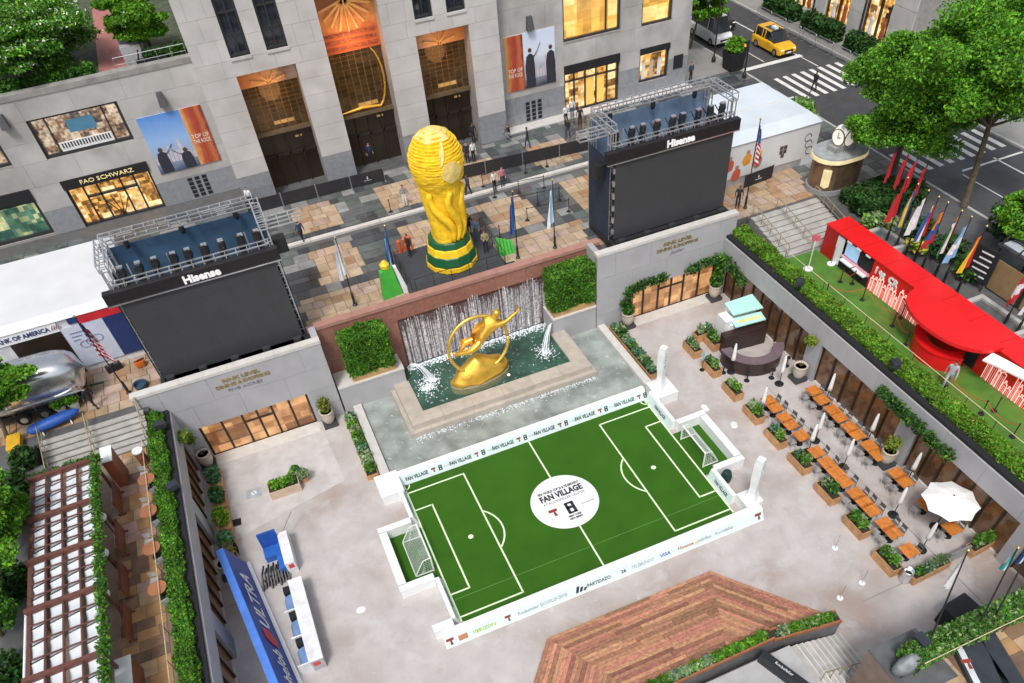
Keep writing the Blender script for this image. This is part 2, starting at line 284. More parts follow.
# lighter repaired slabs and a drain channel set into the court floor
f = MB(); f.prism([tuple(PZ(*p).xy) for p in ((226, 545), (345, 480), (318, 418), (210, 458))], .002, .006)
fl = bpy.data.objects['court_floor']; f.obj('floor_slab', C_FLOOR2, fl)
f = MB(); f.bar(PZ(862, 602, .003), PZ(905, 582, .003), .07, .006); f.bar(PZ(768, 388, .003), PZ(1000, 620, .003), .08, .006); f.obj('drain_channel', mat('drain', (.3, .29, .28), .6), fl)
SMUDGE = mat('white_tape', (.72, .71, .70), .7)
for k, (x, y) in enumerate([(361, 610), (842, 475), (812, 452), (790, 430), (734, 425), (705, 408)]):
    q = PZ(x, y); f = MB(); f.cbox((q.x, q.y, .003), (.5+.1*(k % 3), .4, .008), rz=.3*k, b=.12); f.obj('floor_patch', SMUDGE, fl)
# ------------------------------------------------------------------ plaza slab and pavers
p = MB(); p.box(-70, 43.4, 10.95, 60, 4.2, PL-.03); p.box(-70, -1.7, 9.2, 10.95, 4.2, PL-.03); p.box(-70, -12.45, 8.45, 9.2, 4.2, PL-.03); p.box(18.45, 43.4, 9.2, 10.95, 4.2, PL-.03); p.box(29.6, 43.4, 8.95, 9.2, 4.2, PL-.03); p.box(35.4, 43.4, -60, 8.95, 4.2, PL-.03); p.box(-70, -18.9, -60, 8.45, 4.2, PL-.03)
PAVJ = mat('paving_joint', (.10, .10, .10), .8, wet=.4)
plaza = struct('plaza', p, PAVJ)
def pv(n, c, r=.2, **k): return mat(n, c, r, var=.18, scale=1.6, rnd=.11, bump=.08, bscale=12, wet=.2, **k)
SL = [pv('slate_dark', (.06, .066, .072)), pv('slate_mid', (.115, .122, .125)), pv('slate_light', (.25, .255, .25)), pv('slate_green', (.10, .12, .112))]
TANS = [pv('flag_tan', (.41, .295, .19), .3), pv('flag_sand', (.46, .355, .245), .3), pv('flag_rust', (.36, .22, .125), .3), pv('flag_pink', (.43, .32, .25), .3)]
PADX = [(-19.9, -16.7), (-13.2, -10), (-6.6, -3.3), (.05, 3.25), (6.6, 10.1), (13.2, 16.8), (19.9, 23.4), (26.6, 30.1)]
def pavkind(x, y):
    for a, b in PADX:
        if a < x < b and (23 < y < 27.4 or 15.6 < y < 20.9): return 'tan'
    if 10.9 < y < 14.9 and -2.4 < x < 18.6: return 'tan'
    if x < -9.5 and y < 15: return 'pink'
    if 28.5 < x < 36 and y < 13.4: return 'pink'
    return 'slate'
cells = []
y = 9.25
while y < 31.0:
    dy = random.choice((.62, .8, 1.0)); x = -22.0
    if y < 27.6 < y+dy+.3: dy = 27.4-y+.02 if 27.4-y > .3 else dy
    while x < 43:
        k = pavkind(x+.4, y+dy/2); dx = random.uniform(.7, 1.5) if k == 'slate' else random.uniform(.6, 1.3)
        for a, b in PADX:
            for e in (a, b):
                if x < e < x+dx+.25 and e-x > .3: dx = e-x
        x1 = x+dx
        ok = not (-1.75 < x1 and x < 18.5 and y < 10.95) and not (21.75 < y+dy and y < 22.2) and not (y+dy > 31 and x > 19) and y+dy < 33 and not (y+dy > 29.5 and -3.2 < x1 and x < 19.3)
        if ok: cells.append((x, x1, y, y+dy, k))
        x = x1
    y += dy
def pixarea(c):
    d = (Vector(((c[0]+c[1])/2, (c[2]+c[3])/2, PL))-CL); q = Vector((rt.dot(d), up.dot(d), fw.dot(d))); u, v = CX+FPX*q.x/q.z, CY-FPX*q.y/q.z
    return ((c[1]-c[0])*(c[3]-c[2])/q.z**2) if (0 < u < 1024 and 0 < v < 683) else 0
def pavmat(c):
    k = c[4]
    if k == 'tan': return random.choices(TANS, (4, 5, 1, 2))[0]
    if k == 'pink': return random.choices(TANS, (3, 1, 2, 4))[0]
    patch = sin(c[0]*.45+1)+sin(c[2]*.9+c[0]*.2)
    return random.choices(SL, (6, 3, 1, 1) if patch > 0 else (2, 3, 3, 3))[0]
cells.sort(key=pixarea, reverse=True); rest = {}
for i, c in enumerate(cells):
    mt = pavmat(c); h = PL+random.uniform(-.004, .004)
    if i < 290: piece('paver', mt, plaza, c[0]+.02, c[1]-.02, c[2]+.02, c[3]-.02, PL-.06, h)
    else: rest.setdefault(mt.name, (mt, MB()))[1].box(c[0]+.02, c[1]-.02, c[2]+.02, c[3]-.02, PL-.06, h)
q = MB(); ml = []
for n_, (mt, b) in rest.items():
    q.m = len(ml); ml.append(mt); q.add(b.v, b.f)
q.obj('small_pavers', ml, plaza, kind='stuff')
x = -3.2                                            # long light stone step across the plaza
while x < 26:
    piece('step_stone', COPING, plaza, x, x+1.78, 21.78, 22.2, PL-.1, PL+.13); x += 1.8
# ------------------------------------------------------------------ terraces
LT = MB(); LT.box(-18.9, XL-.05, -40, 8.44, 4.0, TR-.03); lter = struct('left_terrace', LT, mat('terrace_joint', (.22, .16, .12), .6))
FLAG = [pv('stone_amber', (.40, .235, .11), .25), pv('stone_brown', (.26, .165, .10), .25), pv('stone_rose', (.42, .27, .22), .25), pv('stone_umber', (.19, .12, .08), .25), pv('stone_sand', (.46, .32, .19), .25)]
y = -14.0
while y < 6.6:
    dy = random.choice((.6, .85, 1.15)); x = -15.3
    while x < -13.15:
        dx = min(random.uniform(.55, 1.3), -13.15-x); dx = dx if -13.15-x-dx > .25 else -13.15-x
        piece('flagstone', random.choices(FLAG, (4, 4, 2+3*(y > 2), 3, 2))[0], lter, x+.012, x+dx-.012, y+.012, y+dy-.012, TR-.05, TR+random.uniform(-.004, .004)); x += dx
    y += dy
RT = MB(); RT.box(XR+.05, 35.4, -60, 8.94, 4.0, TR); rter = struct('right_terrace', RT, SIDEW)
ST = MB(); ST.box(15.6, 60, -60, -22.15, 4.0, TR-.03); ST.box(-60, 15.6, -60, -27.05, 4.0, TR-.03); ST.box(17.9, XR+.4, -22.15, -21.95, 0, TR-.03); ST.box(15.4, 17.9, -24, -21.5, 0, TR-.03); hd_ = MB(); hd_.box(15.38, 17.92, -24.02, -21.48, TR-.03, TR+.01); struct('stair_head', hd_, mat('slate_slab', (.10, .105, .11), .5, var=.25, scale=1.5)); ster = struct('south_terrace', ST, mat('terrace_joint2', (.22, .16, .12), .6))
x = 16.0
while x < 30:
    dx = random.uniform(.8, 1.6); y = -26.0
    while y < -23.2:
        dy = min(random.uniform(.6, 1.1), -23.05-y); dy = dy if -23.05-y-dy > .25 else -23.05-y
        piece('flagstone', random.choice(FLAG+[FLAG[4]]*3), ster, x+.01, x+dx-.01, y+.01, y+dy-.01, TR-.05, TR+random.uniform(-.003, .003)); y += dy
    x += dx
# stairs between plaza and terraces
def stair(name, x0, x1, ytop, ybot, z1, z0, n, matl, label):
    t = thing(name, label, 'stairs', ((x0+x1)/2, ybot, z0)); o = t.location; d = (ytop-ybot)/n
    for i in range(n):
        b = MB(o); yb = ybot+d*i; zt = z0+(z1-z0)*(i+1)/n
        b.box(x0, x1, yb, ytop, z0-.05+(z1-z0)*i/n, zt-.05); b.obj('riser', mat('stair_riser', (.22, .215, .20), .7), t)
        b = MB(o); b.box(x0, x1, yb-.03, yb+d-.0, zt-.05, zt); b.obj('step', matl, t)
    return t
STEP = mat('stair_stone', (.42, .41, .385), .6, var=.12, scale=2, rnd=.06, stain=((.3, .28, .25), .6, .8))
def rail(p, q, h, mats, name, label, n=4, group=None, mid=True, cat='handrail', w=.035):
    p, q = Vector(p), Vector(q); t = thing(name, label, cat, p, group=group)
    b = MB(p); b.tube(p+Vector((0, 0, h)), q+Vector((0, 0, h)), w, n=6); b.obj('rail', mats, t)
    if mid: b = MB(p); b.tube(p+Vector((0, 0, h*.5)), q+Vector((0, 0, h*.5)), w*.6, n=6); b.obj('lower_rail', mats, t)
    for i in range(n):
        a = p.lerp(q, i/(n-1)); b = MB(p); b.tube(a, a+Vector((0, 0, h)), w*.8, n=6); b.obj('post', mats, t)
    return t
BRASSR = mat('rail_brass', (.45, .38, .25), .4, metal=.5)
stair('plaza_stairs', -18.6, -12.75, 8.6, 6.35, PL, TR, 6, STEP, 'five wide grey stone steps beside the left hedge and pergola')
stair('plaza_stairs', 29.75, 35.35, 8.95, 4.75, PL, TR, 8, STEP, 'wide grey stone steps above the green turf beside the red pavilion')
rail((-15.75, 6.2, TR), (-15.75, 8.75, PL), .9, BRASSR, 'stair_handrail', 'pale metal handrail down the middle of the left stairs', 4)
rail((-18.3, 6.2, TR), (-18.3, 8.75, PL), .9, BRASSR, 'stair_handrail', 'pale metal handrail at the outer end of the left stairs', 4)
rail((-12.85, 6.2, TR), (-12.85, 8.75, PL), .9, BRASSR, 'stair_handrail', 'pale metal handrail where the left stairs meet the hedge', 4)
rail((32.0, 4.7, TR), (32.0, 9.1, PL), .9, BRASSR, 'stair_handrail', 'brass handrail down the middle of the right stairs', 5)
rail((30.0, 4.7, TR), (30.0, 9.1, PL), .9, BRASSR, 'stair_handrail', 'brass handrail on the right stairs next to the hedge', 5)
rail((35.2, 4.7, TR), (35.2, 9.1, PL), .9, BRASSR, 'stair_handrail', 'brass handrail on the far side of the right stairs by the shrubs', 5)
# ------------------------------------------------------------------ wall helpers
def holes_boxes(mb, u0, u1, z0, z1, holes, emitbox):
    us = sorted({u0, u1, *[h[0] for h in holes], *[h[1] for h in holes]}); zs = sorted({z0, z1, *[h[2] for h in holes], *[h[3] for h in holes]})
    us = [u for u in us if u0 <= u <= u1]; zs = [z for z in zs if z0 <= z <= z1]
    for i in range(len(us)-1):
        run = None
        for j in range(len(zs)-1):
            um, zm = (us[i]+us[i+1])/2, (zs[j]+zs[j+1])/2; inside = any(h[0] < um < h[1] and h[2] < zm < h[3] for h in holes)
            if not inside: emitbox(us[i], us[i+1], zs[j], zs[j+1])
def courses(u0, u1, z0, z1, holes, ch, bw, emit, jit=.0):
    zs = [z0]; hz = sorted({h[2] for h in holes} | {h[3] for h in holes} | {z1})
    hz = [h for h in hz if z0 < h <= z1]
    for h in hz:
        if h-zs[-1] < .3: continue
        n = max(1, round((h-zs[-1])/ch)); a = zs[-1]; zs += [a+(h-a)*(k+1)/n for k in range(n)]
    for j in range(len(zs)-1):
        zm = (zs[j]+zs[j+1])/2; cut = sorted([(h[0], h[1]) for h in holes if h[2] < zm < h[3]]); a = u0; iv = []
        for c0, c1 in cut:
            if c0 > a: iv.append((a, min(c0, u1)))
            a = max(a, c1)
        if a < u1: iv.append((a, u1))
        for a, b in iv:
            n = max(1, round((b-a)/bw)); e = [a+(b-a)*k/n for k in range(n+1)]
            if n > 1 and j % 2: e = [a]+[a+(b-a)*(k+.5)/n for k in range(n)]+[b]
            for k in range(len(e)-1):
                if e[k+1]-e[k] > .1: emit(e[k], e[k+1], zs[j], zs[j+1])
# ------------------------------------------------------------------ north court walls with lettering and lit doors
def north_wall(x0, x1, d0, d1, dz, lines, label, mull, doors):
    t = thing('retaining_wall', label, 'wall', ((x0+x1)/2, NW, 0)); o = t.location; hole = [(d0, d1, 0, dz)]
    b = MB(o); holes_boxes(b, x0, x1, 0, 6.05, hole, lambda a, c, e, f_: b.box(a, c, NW+.03, NW+.42, e, f_)); b.obj('wall', STONE_D, t)
    courses(x0, x1, 0, 6.05, hole, 1.5, 2.6, lambda a, c, e, f_: piece('stone_panel', STONE_W, t, a+.008, c-.008, NW, NW+.1, e+.008, f_-.008, o))
    n = round((x1-x0)/2.6)
    for k in range(n): piece('coping_stone', COPING, t, x0-.03+(x1-x0+.06)*k/n+.006, x0-.03+(x1-x0+.06)*(k+1)/n-.006, NW-.04, NW+.5, 6.05, 6.26, o)
    zt = 5.5
    for s, sz, mt, w, kw in lines:
        text(s, mt, t, ((lines_c), NW-.02, zt), (1, 0, 0), (0, 0, 1), sz, org=o, width=w, ext=.015, **kw); zt -= sz*1.15
    # glazing: panes with dark mullions, a lit interior behind
    for i in range(len(mull)-1):
        a, c = mull[i], mull[i+1]
        if i in doors:
            b = MB(o); b.box(a, c, NW+.20, NW+.23, .05, dz*.68); b.obj('pane', GLASS_OR, t); b = MB(o); b.box(a, c, NW+.20, NW+.23, dz*.72, dz); b.obj('pane', GLASS_OR, t)
            b = MB(o); b.box(a, c, NW+.14, NW+.28, dz*.68, dz*.73); b.obj('transom', DKBRONZE, t)
        else: b = MB(o); b.box(a, c, NW+.20, NW+.23, .05, dz); b.obj('pane', GLASS_OR, t)
    for a in mull: b = MB(o); b.box(a-.07, a+.07, NW+.12, NW+.30, 0, dz); b.obj('mullion', DKBRONZE, t)
    b = MB(o); b.box(d0, d1, NW+.1, NW+.32, 0, .05); b.obj('threshold', DKBRONZE, t)
    b = MB(o); b.box(d0, d1, NW-.9, NW+.1, 0, .03); b.obj('doorstep', COPING, t)
    return t
lines_c = -6.85
LW = [('RINK LEVEL', .34, BRASS, 2.3, dict(bold=.012)), ('DINING & SHOPPING', .34, BRASS, 3.3, dict(bold=.012)), ('FIVE ACRES', .30, mat('grey_lettering', (.22, .22, .24), .5), 2.1, {})]
north_wall(-13.1, -1.7, -10.6, -3.6, 2.6, LW, 'smooth grey stone wall with brass lettering under the left video screen', [-10.53, -9.2, -7.9, -6.95, -6.0, -4.85, -3.67], (2, 3))
lines_c = 23.7
LW = [('RINK LEVEL', .34, BRASS, 2.3, dict(bold=.012)), ('DINING & SHOPPING', .34, BRASS, 3.3, dict(bold=.012)), ('Jupiter', .36, MATS['grey_lettering'], 1.1, dict(shear=.3))]
north_wall(17.45, 28.5, 20.3, 27.25, 2.55, LW, 'smooth grey stone wall with brass lettering under the right video screen', [20.37, 21.3, 22.55, 23.6, 24.65, 25.95, 27.18], (2, 3))
# red granite cascade wall between them
t = thing('granite_wall', 'red granite wall with water streaming down behind the gilded statue', 'wall', (8.4, 10.55, 0)); o = t.location
b = MB(o); b.box(-1.65, 18.45, 10.6, 10.95, 0, 5.85); b.obj('wall', mat('granite_joint', (.1, .05, .04), .8), t)
courses(-1.68, 18.48, 0, 5.85, [(3.55, 14.4, .0, 4.75)], 1.45, 2.2, lambda a, c, e, f_: piece('granite_slab', RED_G, t, a+.008, c-.008, 10.52, 10.62, e+.008, f_-.008, o))
for k in range(8): piece('coping_slab', mat('red_coping', (.40, .21, .17), .5, var=.1, rnd=.08), t, -1.7+20.2*k/8+.006, -1.7+20.2*(k+1)/8-.006, 10.45, 11.05, 5.85, 6.08, o)
for s, xx in ((-1, -1.68), (1, 18.45)):   # returns that close the recess
    r_ = thing('return_wall', 'short grey stone return wall beside the %s clipped hedge' % ('left' if s < 0 else 'right'), 'wall', (xx, 9.9, 0)); b = MB(r_.location)
    b.box(xx-.42 if s < 0 else xx-1.0, xx+.0 if s < 0 else xx-.6, 9.3, 10.5, 0, 6.2); b.obj('wall', STONE_W, r_)
# ------------------------------------------------------------------ terrace side walls: fascia, piers, glazing
def side_wall(x, s, bays, label, y0=-26.5, y1=NW-.02):
    """s = +1: wall faces -x (right side of the court), s = -1: faces +x"""
    t = thing('terrace_wall', label, 'wall', (x, 0, 0)); o = t.location
    def bx(a, c, e, f_, y_0, y_1):  # a..c measured outwards from the face
        return (x+s*a, x+s*c) if s > 0 else (x+s*c, x+s*a)
    holes = [(a, c, 0, 3.08) for a, c in bays]
    b = MB(o)
    def em(a, c, e, f_): X = bx(.03, .42, 0, 0, 0, 0); b.box(X[0], X[1], a, c, e, f_)
    holes_boxes(b, y0, y1, 0, 4.5, holes, em); b.obj('wall', STONE_D, t)
    def em2(a, c, e, f_): X = bx(0, .1, 0, 0, 0, 0); piece('stone_panel', STONE_W, t, X[0], X[1], a+.007, c-.007, e+.007, f_-.007, o)
    courses(y0, y1, 0, 4.52, holes, 1.5, 2.7, em2)
    X = bx(.1, .5, 0, 0, 0, 0); b = MB(o); b.box(X[0], X[1], y0, y1, 4.5, 4.72); b.obj('coping', BLACKM, t)
    for a, c in bays:
        n = max(2, round((c-a)/1.12)); 
        for k in range(n):
            X = bx(.30, .33, 0, 0, 0, 0); b = MB(o); b.box(X[0], X[1], a+(c-a)*k/n, a+(c-a)*(k+1)/n, .08, 3.08); b.obj('pane', GLASS_BR, t)
        for k in range(n+1):
            X = bx(.2, .4, 0, 0, 0, 0); yy = a+(c-a)*k/n; b = MB(o); b.box(X[0], X[1], yy-.06, yy+.06, 0, 3.08); b.obj('mullion', DKBRONZE, t)
        X = bx(.16, .42, 0, 0, 0, 0); b = MB(o); b.box(X[0], X[1], a, c, 0, .09); b.obj('sill', COPING, t)
    return t
side_wall(XR, 1, [(-1.5, 8.3), (-10.0, -2.75), (-18.6, -11.3), (-26, -19.4)], 'right court wall with brown glazing under a grey stone fascia')
side_wall(XL, -1, [(2.5, 8.0), (-5.6, 1.4), (-13.6, -6.8), (-25, -15)], 'left court wall with brown glazing under a grey stone fascia')
EMB = bpy.data.objects
b = MB(); b.box(XL-.5, 15.5, -27.05, -26.9, 0, 4.46); b.obj('south_wall', STONE_W, None, label='plain grey stone wall closing the near end of the court', category='wall')
# ------------------------------------------------------------------ streets
r = MB(); r.box(43.6, 53.0, -300, 400, 5.0, 5.25); r.box(53.0, 300, 12.8, 21.5, 5.0, 5.25); road = struct('road', r, ASPH)
def stripe(poly, name='road_marking'): b = MB(); b.prism(poly, 5.252, 5.258); return b.obj(name, ROADP, road)
def rectp(x0, x1, y0, y1): return [(x0, y0), (x1, y0), (x1, y1), (x0, y1)]
for k in range(8): stripe(rectp(45.0+k*.95, 45.0+k*.95+.42, 23.0, 27.9), 'crosswalk_stripe')
for k in range(9): stripe(rectp(44.1+k*1.0, 44.1+k*1.0+.45, 8.3, 11.6), 'crosswalk_stripe')
stripe(rectp(43.8, 50.3, 30.7, 31.3)); stripe(rectp(49.95, 50.1, 31.3, 80)); stripe(rectp(46.5, 46.6, 31.6, 80)); stripe(rectp(50.0, 50.1, 28.1, 30.6)); stripe(rectp(50.3, 50.45, -60, 7.4)); stripe(rectp(46.6, 46.7, -60, 6.6)); stripe(rectp(47.0, 52.8, 6.9, 7.1))
k = MB(); k.box(43.4, 43.62, -60, 120, 4.9, 5.40); k.box(53, 53.22, 21.6, 150, 4.9, 5.40); k.box(53, 53.22, -60, 12.7, 4.9, 5.40); struct('kerb', k, KERB)
s = MB(); s.box(53.22, 200, 21.6, 300, 4.9, 5.38); s.box(53.22, 200, -300, 12.7, 4.9, 5.38); s.box(36.9, 43.4, 31.3, 300, 5.36, 5.385); struct('sidewalk', s, SIDEW)
# ------------------------------------------------------------------ office tower facade
WARM = lit('warm_shop_window', (.85, .42, .10), (1.0, .82, .45), .95, (1.1, 1.6), dark=(.10, .045, .012)); WARM2 = lit('warm_upper_window', (.90, .50, .10), (1.0, .76, .30), .95, (.35, .7), dark=(.55, .27, .05), rowdark=.35); TOY = lit('toy_display', (.34, .20, .11), (.78, .66, .50), .7, (1.6, 2.4), dark=(.05, .05, .07)); GREEN_W = lit('green_display', (.10, .22, .14), (.70, .66, .32), .7, (.8, 1.0), dark=(.02, .07, .06))
FRAME = mat('window_frame', (.03, .032, .035), .4); DARKIN = mat('dark_interior', (.012, .011, .010), .3, var=.5, scale=.8, emit=(.5, .25, .08), es=.015)
t = thing('office_building', 'pale limestone office building with tall gilded entrance bays behind the plaza', 'building', (8.2, 31, PL)); bld = t; o = t.location
YC, YR_, YL_ = 29.6, 31.2, 33.0; ZB = PL-.02
def wing(x0, x1, y, z1, holes, yback, ch, bw, st=None):
    st = st or STONE
    b = MB(o); holes_boxes(b, x0, x1, ZB, z1, holes, lambda a, c, e, f_: b.box(a, c, y+.04, yback, e, f_)); b.obj('wall', STONE_D, bld)
    def em(a, c, e, f_):
        gr = f_ <= 7.75
        piece('stone_block', GRAN_B if gr else st, bld, a+.007, c-.007, y, y+.3, e+.007, f_-.007, o)
    courses(x0, x1, ZB, z1, [(h[0], h[1], h[2], h[3]) for h in holes], ch, bw, em)
def pane_at(x0, x1, z0, z1, y, matl, name='pane', parent=None): b = MB(o); b.box(x0, x1, y, y+.05, z0, z1); return b.obj(name, matl, parent or bld)
def window(x0, x1, z0, z1, y, glass, nx=1, nz=1, sill=True, fr=.16, fm=None):
    w = pane_at(x0, x1, z0, z1, y+.42, glass, 'window'); fm = fm or FRAME
    b = MB(o)
    b.box(x0, x0+fr, y+.18, y+.42, z0, z1); b.box(x1-fr, x1, y+.18, y+.42, z0, z1); b.box(x0+fr, x1-fr, y+.18, y+.42, z1-fr, z1); b.box(x0+fr, x1-fr, y+.18, y+.42, z0, z0+fr); b.obj('frame', fm, w)
    for k in range(1, nx): xx = x0+(x1-x0)*k/nx; b = MB(o); b.box(xx-.05, xx+.05, y+.24, y+.42, z0+fr, z1-fr); b.obj('mullion', fm, w)
    for k in range(1, nz): zz = z0+(z1-z0)*k/nz; b = MB(o); b.box(x0+fr, x1-fr, y+.26, y+.42, zz-.05, zz+.05); b.obj('transom', fm, w)
    if sill: b = MB(o); b.box(x0-.05, x1+.05, y-.08, y+.3, z0-.18, z0); b.obj('sill', STONE, w)
    return w
# centre: four piers, three bays
BAYS = [(-.6, 3.65, 14.45, 13.1, 9.6), (6.05, 10.35, 18.2, 14.0, 9.4), (12.75, 16.95, 14.45, 13.1, 9.4)]
TOPC = 21.5
ch_holes = [(a, c, ZB, zt) for a, c, zt, _, _ in BAYS] + [(-.55, .85, 15.62, TOPC-.6), (2.0, 3.5, 15.62, TOPC-.6), (12.9, 14.3, 15.5, TOPC-.6), (15.4, 16.85, 15.5, TOPC-.6)]
wing(-3.1, 19.35, YC, TOPC, ch_holes, 31.6, 1.12, 1.7)
for h in ch_holes[3:]: window(h[0], h[1], h[2], h[3], YC, GLASS_DK, 2, 4)
MURAL = [ramp_mat('relief_panel_a', [(0, (.75, .25, .08)), (.35, (.85, .42, .16)), (.62, (.9, .62, .38)), (.8, (.35, .22, .16)), (1, (.55, .5, .45))], 0, 0, 1, .6, .5, 5),
         ramp_mat('relief_panel_b', [(0, (.42, .10, .03)), (.3, (.5, .13, .04)), (.5, (.75, .33, .10)), (.75, (.42, .16, .06)), (1, (.3, .15, .08))], 2, 0, 1, .6, .45, 7),
         ramp_mat('relief_panel_c', [(0, (.35, .22, .16)), (.3, (.88, .52, .28)), (.6, (.85, .40, .14)), (1, (.8, .32, .10))], 0, 0, 1, .6, .5, 5)]
RELIEF = mat('relief_gilding', (.85, .48, .16), .45, var=.2, scale=3); AMBER = mat('amber_glass_block', (.035, .02, .009), .08, var=.5, scale=1.2, rnd=.6, emit=(.8, .38, .08), es=.025, spec=.7)
AMBER2 = mat('amber_glass_lit', (.3, .16, .05), .1, var=.4, scale=1.5, rnd=.5, emit=(1, .6, .2), es=.22)
for i, (a, c, zt, zm, zg) in enumerate(BAYS):
    yb = YC+1.6
    m_ = pane_at(a, c, zm, zt-.02 if i != 1 else zt, yb-.25, MURAL[i], 'relief_panel'); cx, cz = (a+c)/2, (zm+zt)/2
    # plain gilded relief: rays fanning from one point (generic stand-in for the carved panel)
    for k in range(9 if i == 1 else 5):
        an = pi*(.08+.84*k/(8 if i == 1 else 4)) + (pi if i == 1 else 0); L_ = min(1.9, (zt-zm)*.95) if i != 1 else 2.0
        p0 = Vector((cx, yb-.3, zt-.9 if i == 1 else zm+.08)); p1 = p0+Vector((cos(an)*L_, 0, sin(an)*L_))
        p1.x = min(max(p1.x, a+.1), c-.1); p1.z = min(max(p1.z, zm+.15), zt-.15); b = MB(o); b.bar(p0, p1, .10, .16); b.obj('relief_ray', RELIEF, m_)
    if i == 1:
        for row in range(3): b = MB(o); b.box(a+.25, c-.25, yb-.32, yb-.26, zm+.25+row*.42, zm+.42+row*.42); b.obj('relief_band', mat('relief_dark', (.28, .07, .03), .6, var=.6, scale=6), m_)
    # glass block screen: grid of bars over amber panes
    nx, nz = 8, 11 if i != 1 else 14
    for kx in range(nx):
        for kz in range(nz):
            xa, xb = a+(c-a)*kx/nx, a+(c-a)*(kx+1)/nx; za, zb = zg+.25+(zm-zg-.25)*kz/nz, zg+.25+(zm-zg-.25)*(kz+1)/nz
            piece('glass_block', AMBER2 if kz == 1 and kx in (3, 4, 5) else AMBER, bld, xa+.03, xb-.03, yb-.05, yb, za+.03, zb-.03, o)
    b = MB(o)
    b.box(a, c, yb, yb+.05, zg+.25, zm); b.obj('screen_frame', mat('bronze_grid', (.26, .17, .075), .4, metal=.3), bld)
    if i == 1:   # gilded arc across the screen
        b = MB(o); pts = [(cx+.9+1.0*cos(u), yb-.16, 11.9+2.2*sin(u)) for u in np.linspace(1.2, -1.25, 9)]+[(cx-.3, yb-.16, 9.95), (a+.2, yb-.16, 9.8)]; b.path(pts, [.05, .06, .07, .08, .08, .08, .08, .09, .1, .12, .06], 6); b.obj('gilded_arc', GOLD, bld)
    b = MB(o); b.box(a, c, yb-.35, yb+.1, zg, zg+.25); b.obj('lintel', mat('bronze_lintel', (.20, .15, .09), .4, metal=.5), bld)
    pane_at(a, c, ZB, zg, yb+.2, DARKIN, 'entrance_glazing')
    for k in range(1, 4): b = MB(o); xx = a+(c-a)*k/4; b.box(xx-.06, xx+.06, yb+.02, yb+.2, ZB, zg); b.obj('mullion', DKBRONZE, bld)
    b = MB(o); b.box(a, c, yb+.02, yb+.2, 7.75, 7.95); b.obj('transom', DKBRONZE, bld)
    b = MB(o); b.cbox(((a+c)/2+1.0, yb+.12, 8.9), (.5, .1, .12)); b.obj('lamp', AMBER2, bld)
    b = MB(o); b.box(a, c, YC+.31, yb+.5, ZB-.03, ZB+.03); b.obj('entrance_floor', SL[1], bld)
    ld = bpy.data.lights.new('bay_lamp', 'POINT'); ld.energy = (70, 150, 70)[i]; ld.color = (1, .48, .18); ld.shadow_soft_size = .9; lo_ = bpy.data.objects.new('bay_lamp', ld); COL.objects.link(lo_); lo_.parent = bld; lo_.location = Vector(((a+c)/2, YC+.25, zm-.9 if i != 1 else zm+.6))-o
    # reveals
    for xs in (a, c): b = MB(o); b.box(xs-.002, xs+.002, YC+.02, yb+.4, ZB, zt) if False else None
# right wing
RH = [(25.5, 30.8, 11.05, 14.3), (32.8, 35.75, 10.85, 14.3), (25.5, 30.8, ZB, 9.3), (32.8, 35.75, 6.35, 9.15)]
wing(19.35, 37.7, YR_, 16.2, RH, 33.0, 1.7, 3.4, STONE_WG)
w = window(*RH[0], YR_, WARM2, 1, 1, False); b = MB(o); b.box(29.5, 29.6, YR_+.24, YR_+.42, 11.15, 14.2); b.obj('mullion', FRAME, w)
window(*RH[1], YR_, WARM2, 1, 1, False)
w = window(25.5, 30.8, ZB, 8.65, YR_, WARM, 5, 1, sill=False); b = MB(o); b.box(25.5, 30.8, YR_-.12, YR_+.42, 8.65, 9.28); b.obj('shop_header', BLACKM, bld)
b = MB(o); b.box(25.6, 30.7, YR_+.2, YR_+.42, 7.85, 7.95); b.obj('transom', FRAME, w)
for k in range(2): b = MB(o); b.box(27.7+k*1.0, 28.5+k*1.0, YR_+.36, YR_+.41, ZB+.05, 7.8); b.obj('door', mat('amber_door', (.6, .33, .08), .2, emit=(1, .55, .12), es=.5), w)
window(32.8, 35.75, 6.35, 8.72, YR_, WARM, 1, 1, False); b = MB(o); b.box(32.8, 35.75, YR_-.12, YR_+.42, 8.72, 9.13); b.obj('shop_header', BLACKM, bld)
for k in range(3): b = MB(o); b.cbox((33.4+k*.8, YR_+.36, 6.5), (.35, .06, 1.5), b=.05); b.obj('display_garment', [WHITE, mat('beige_cloth', (.6, .5, .4)), WHITE][k], bld)
b = MB(o); b.box(36.25, 37.2, YR_-.05, YR_-.003, 6.85, 7.95); b.obj('plaque', BLACKM, bld)
b = MB(o); b.box(19.4, 37.75, YR_-1.2, YR_-.01, ZB-.02, ZB+.1); b.obj('plinth', COPING, bld)
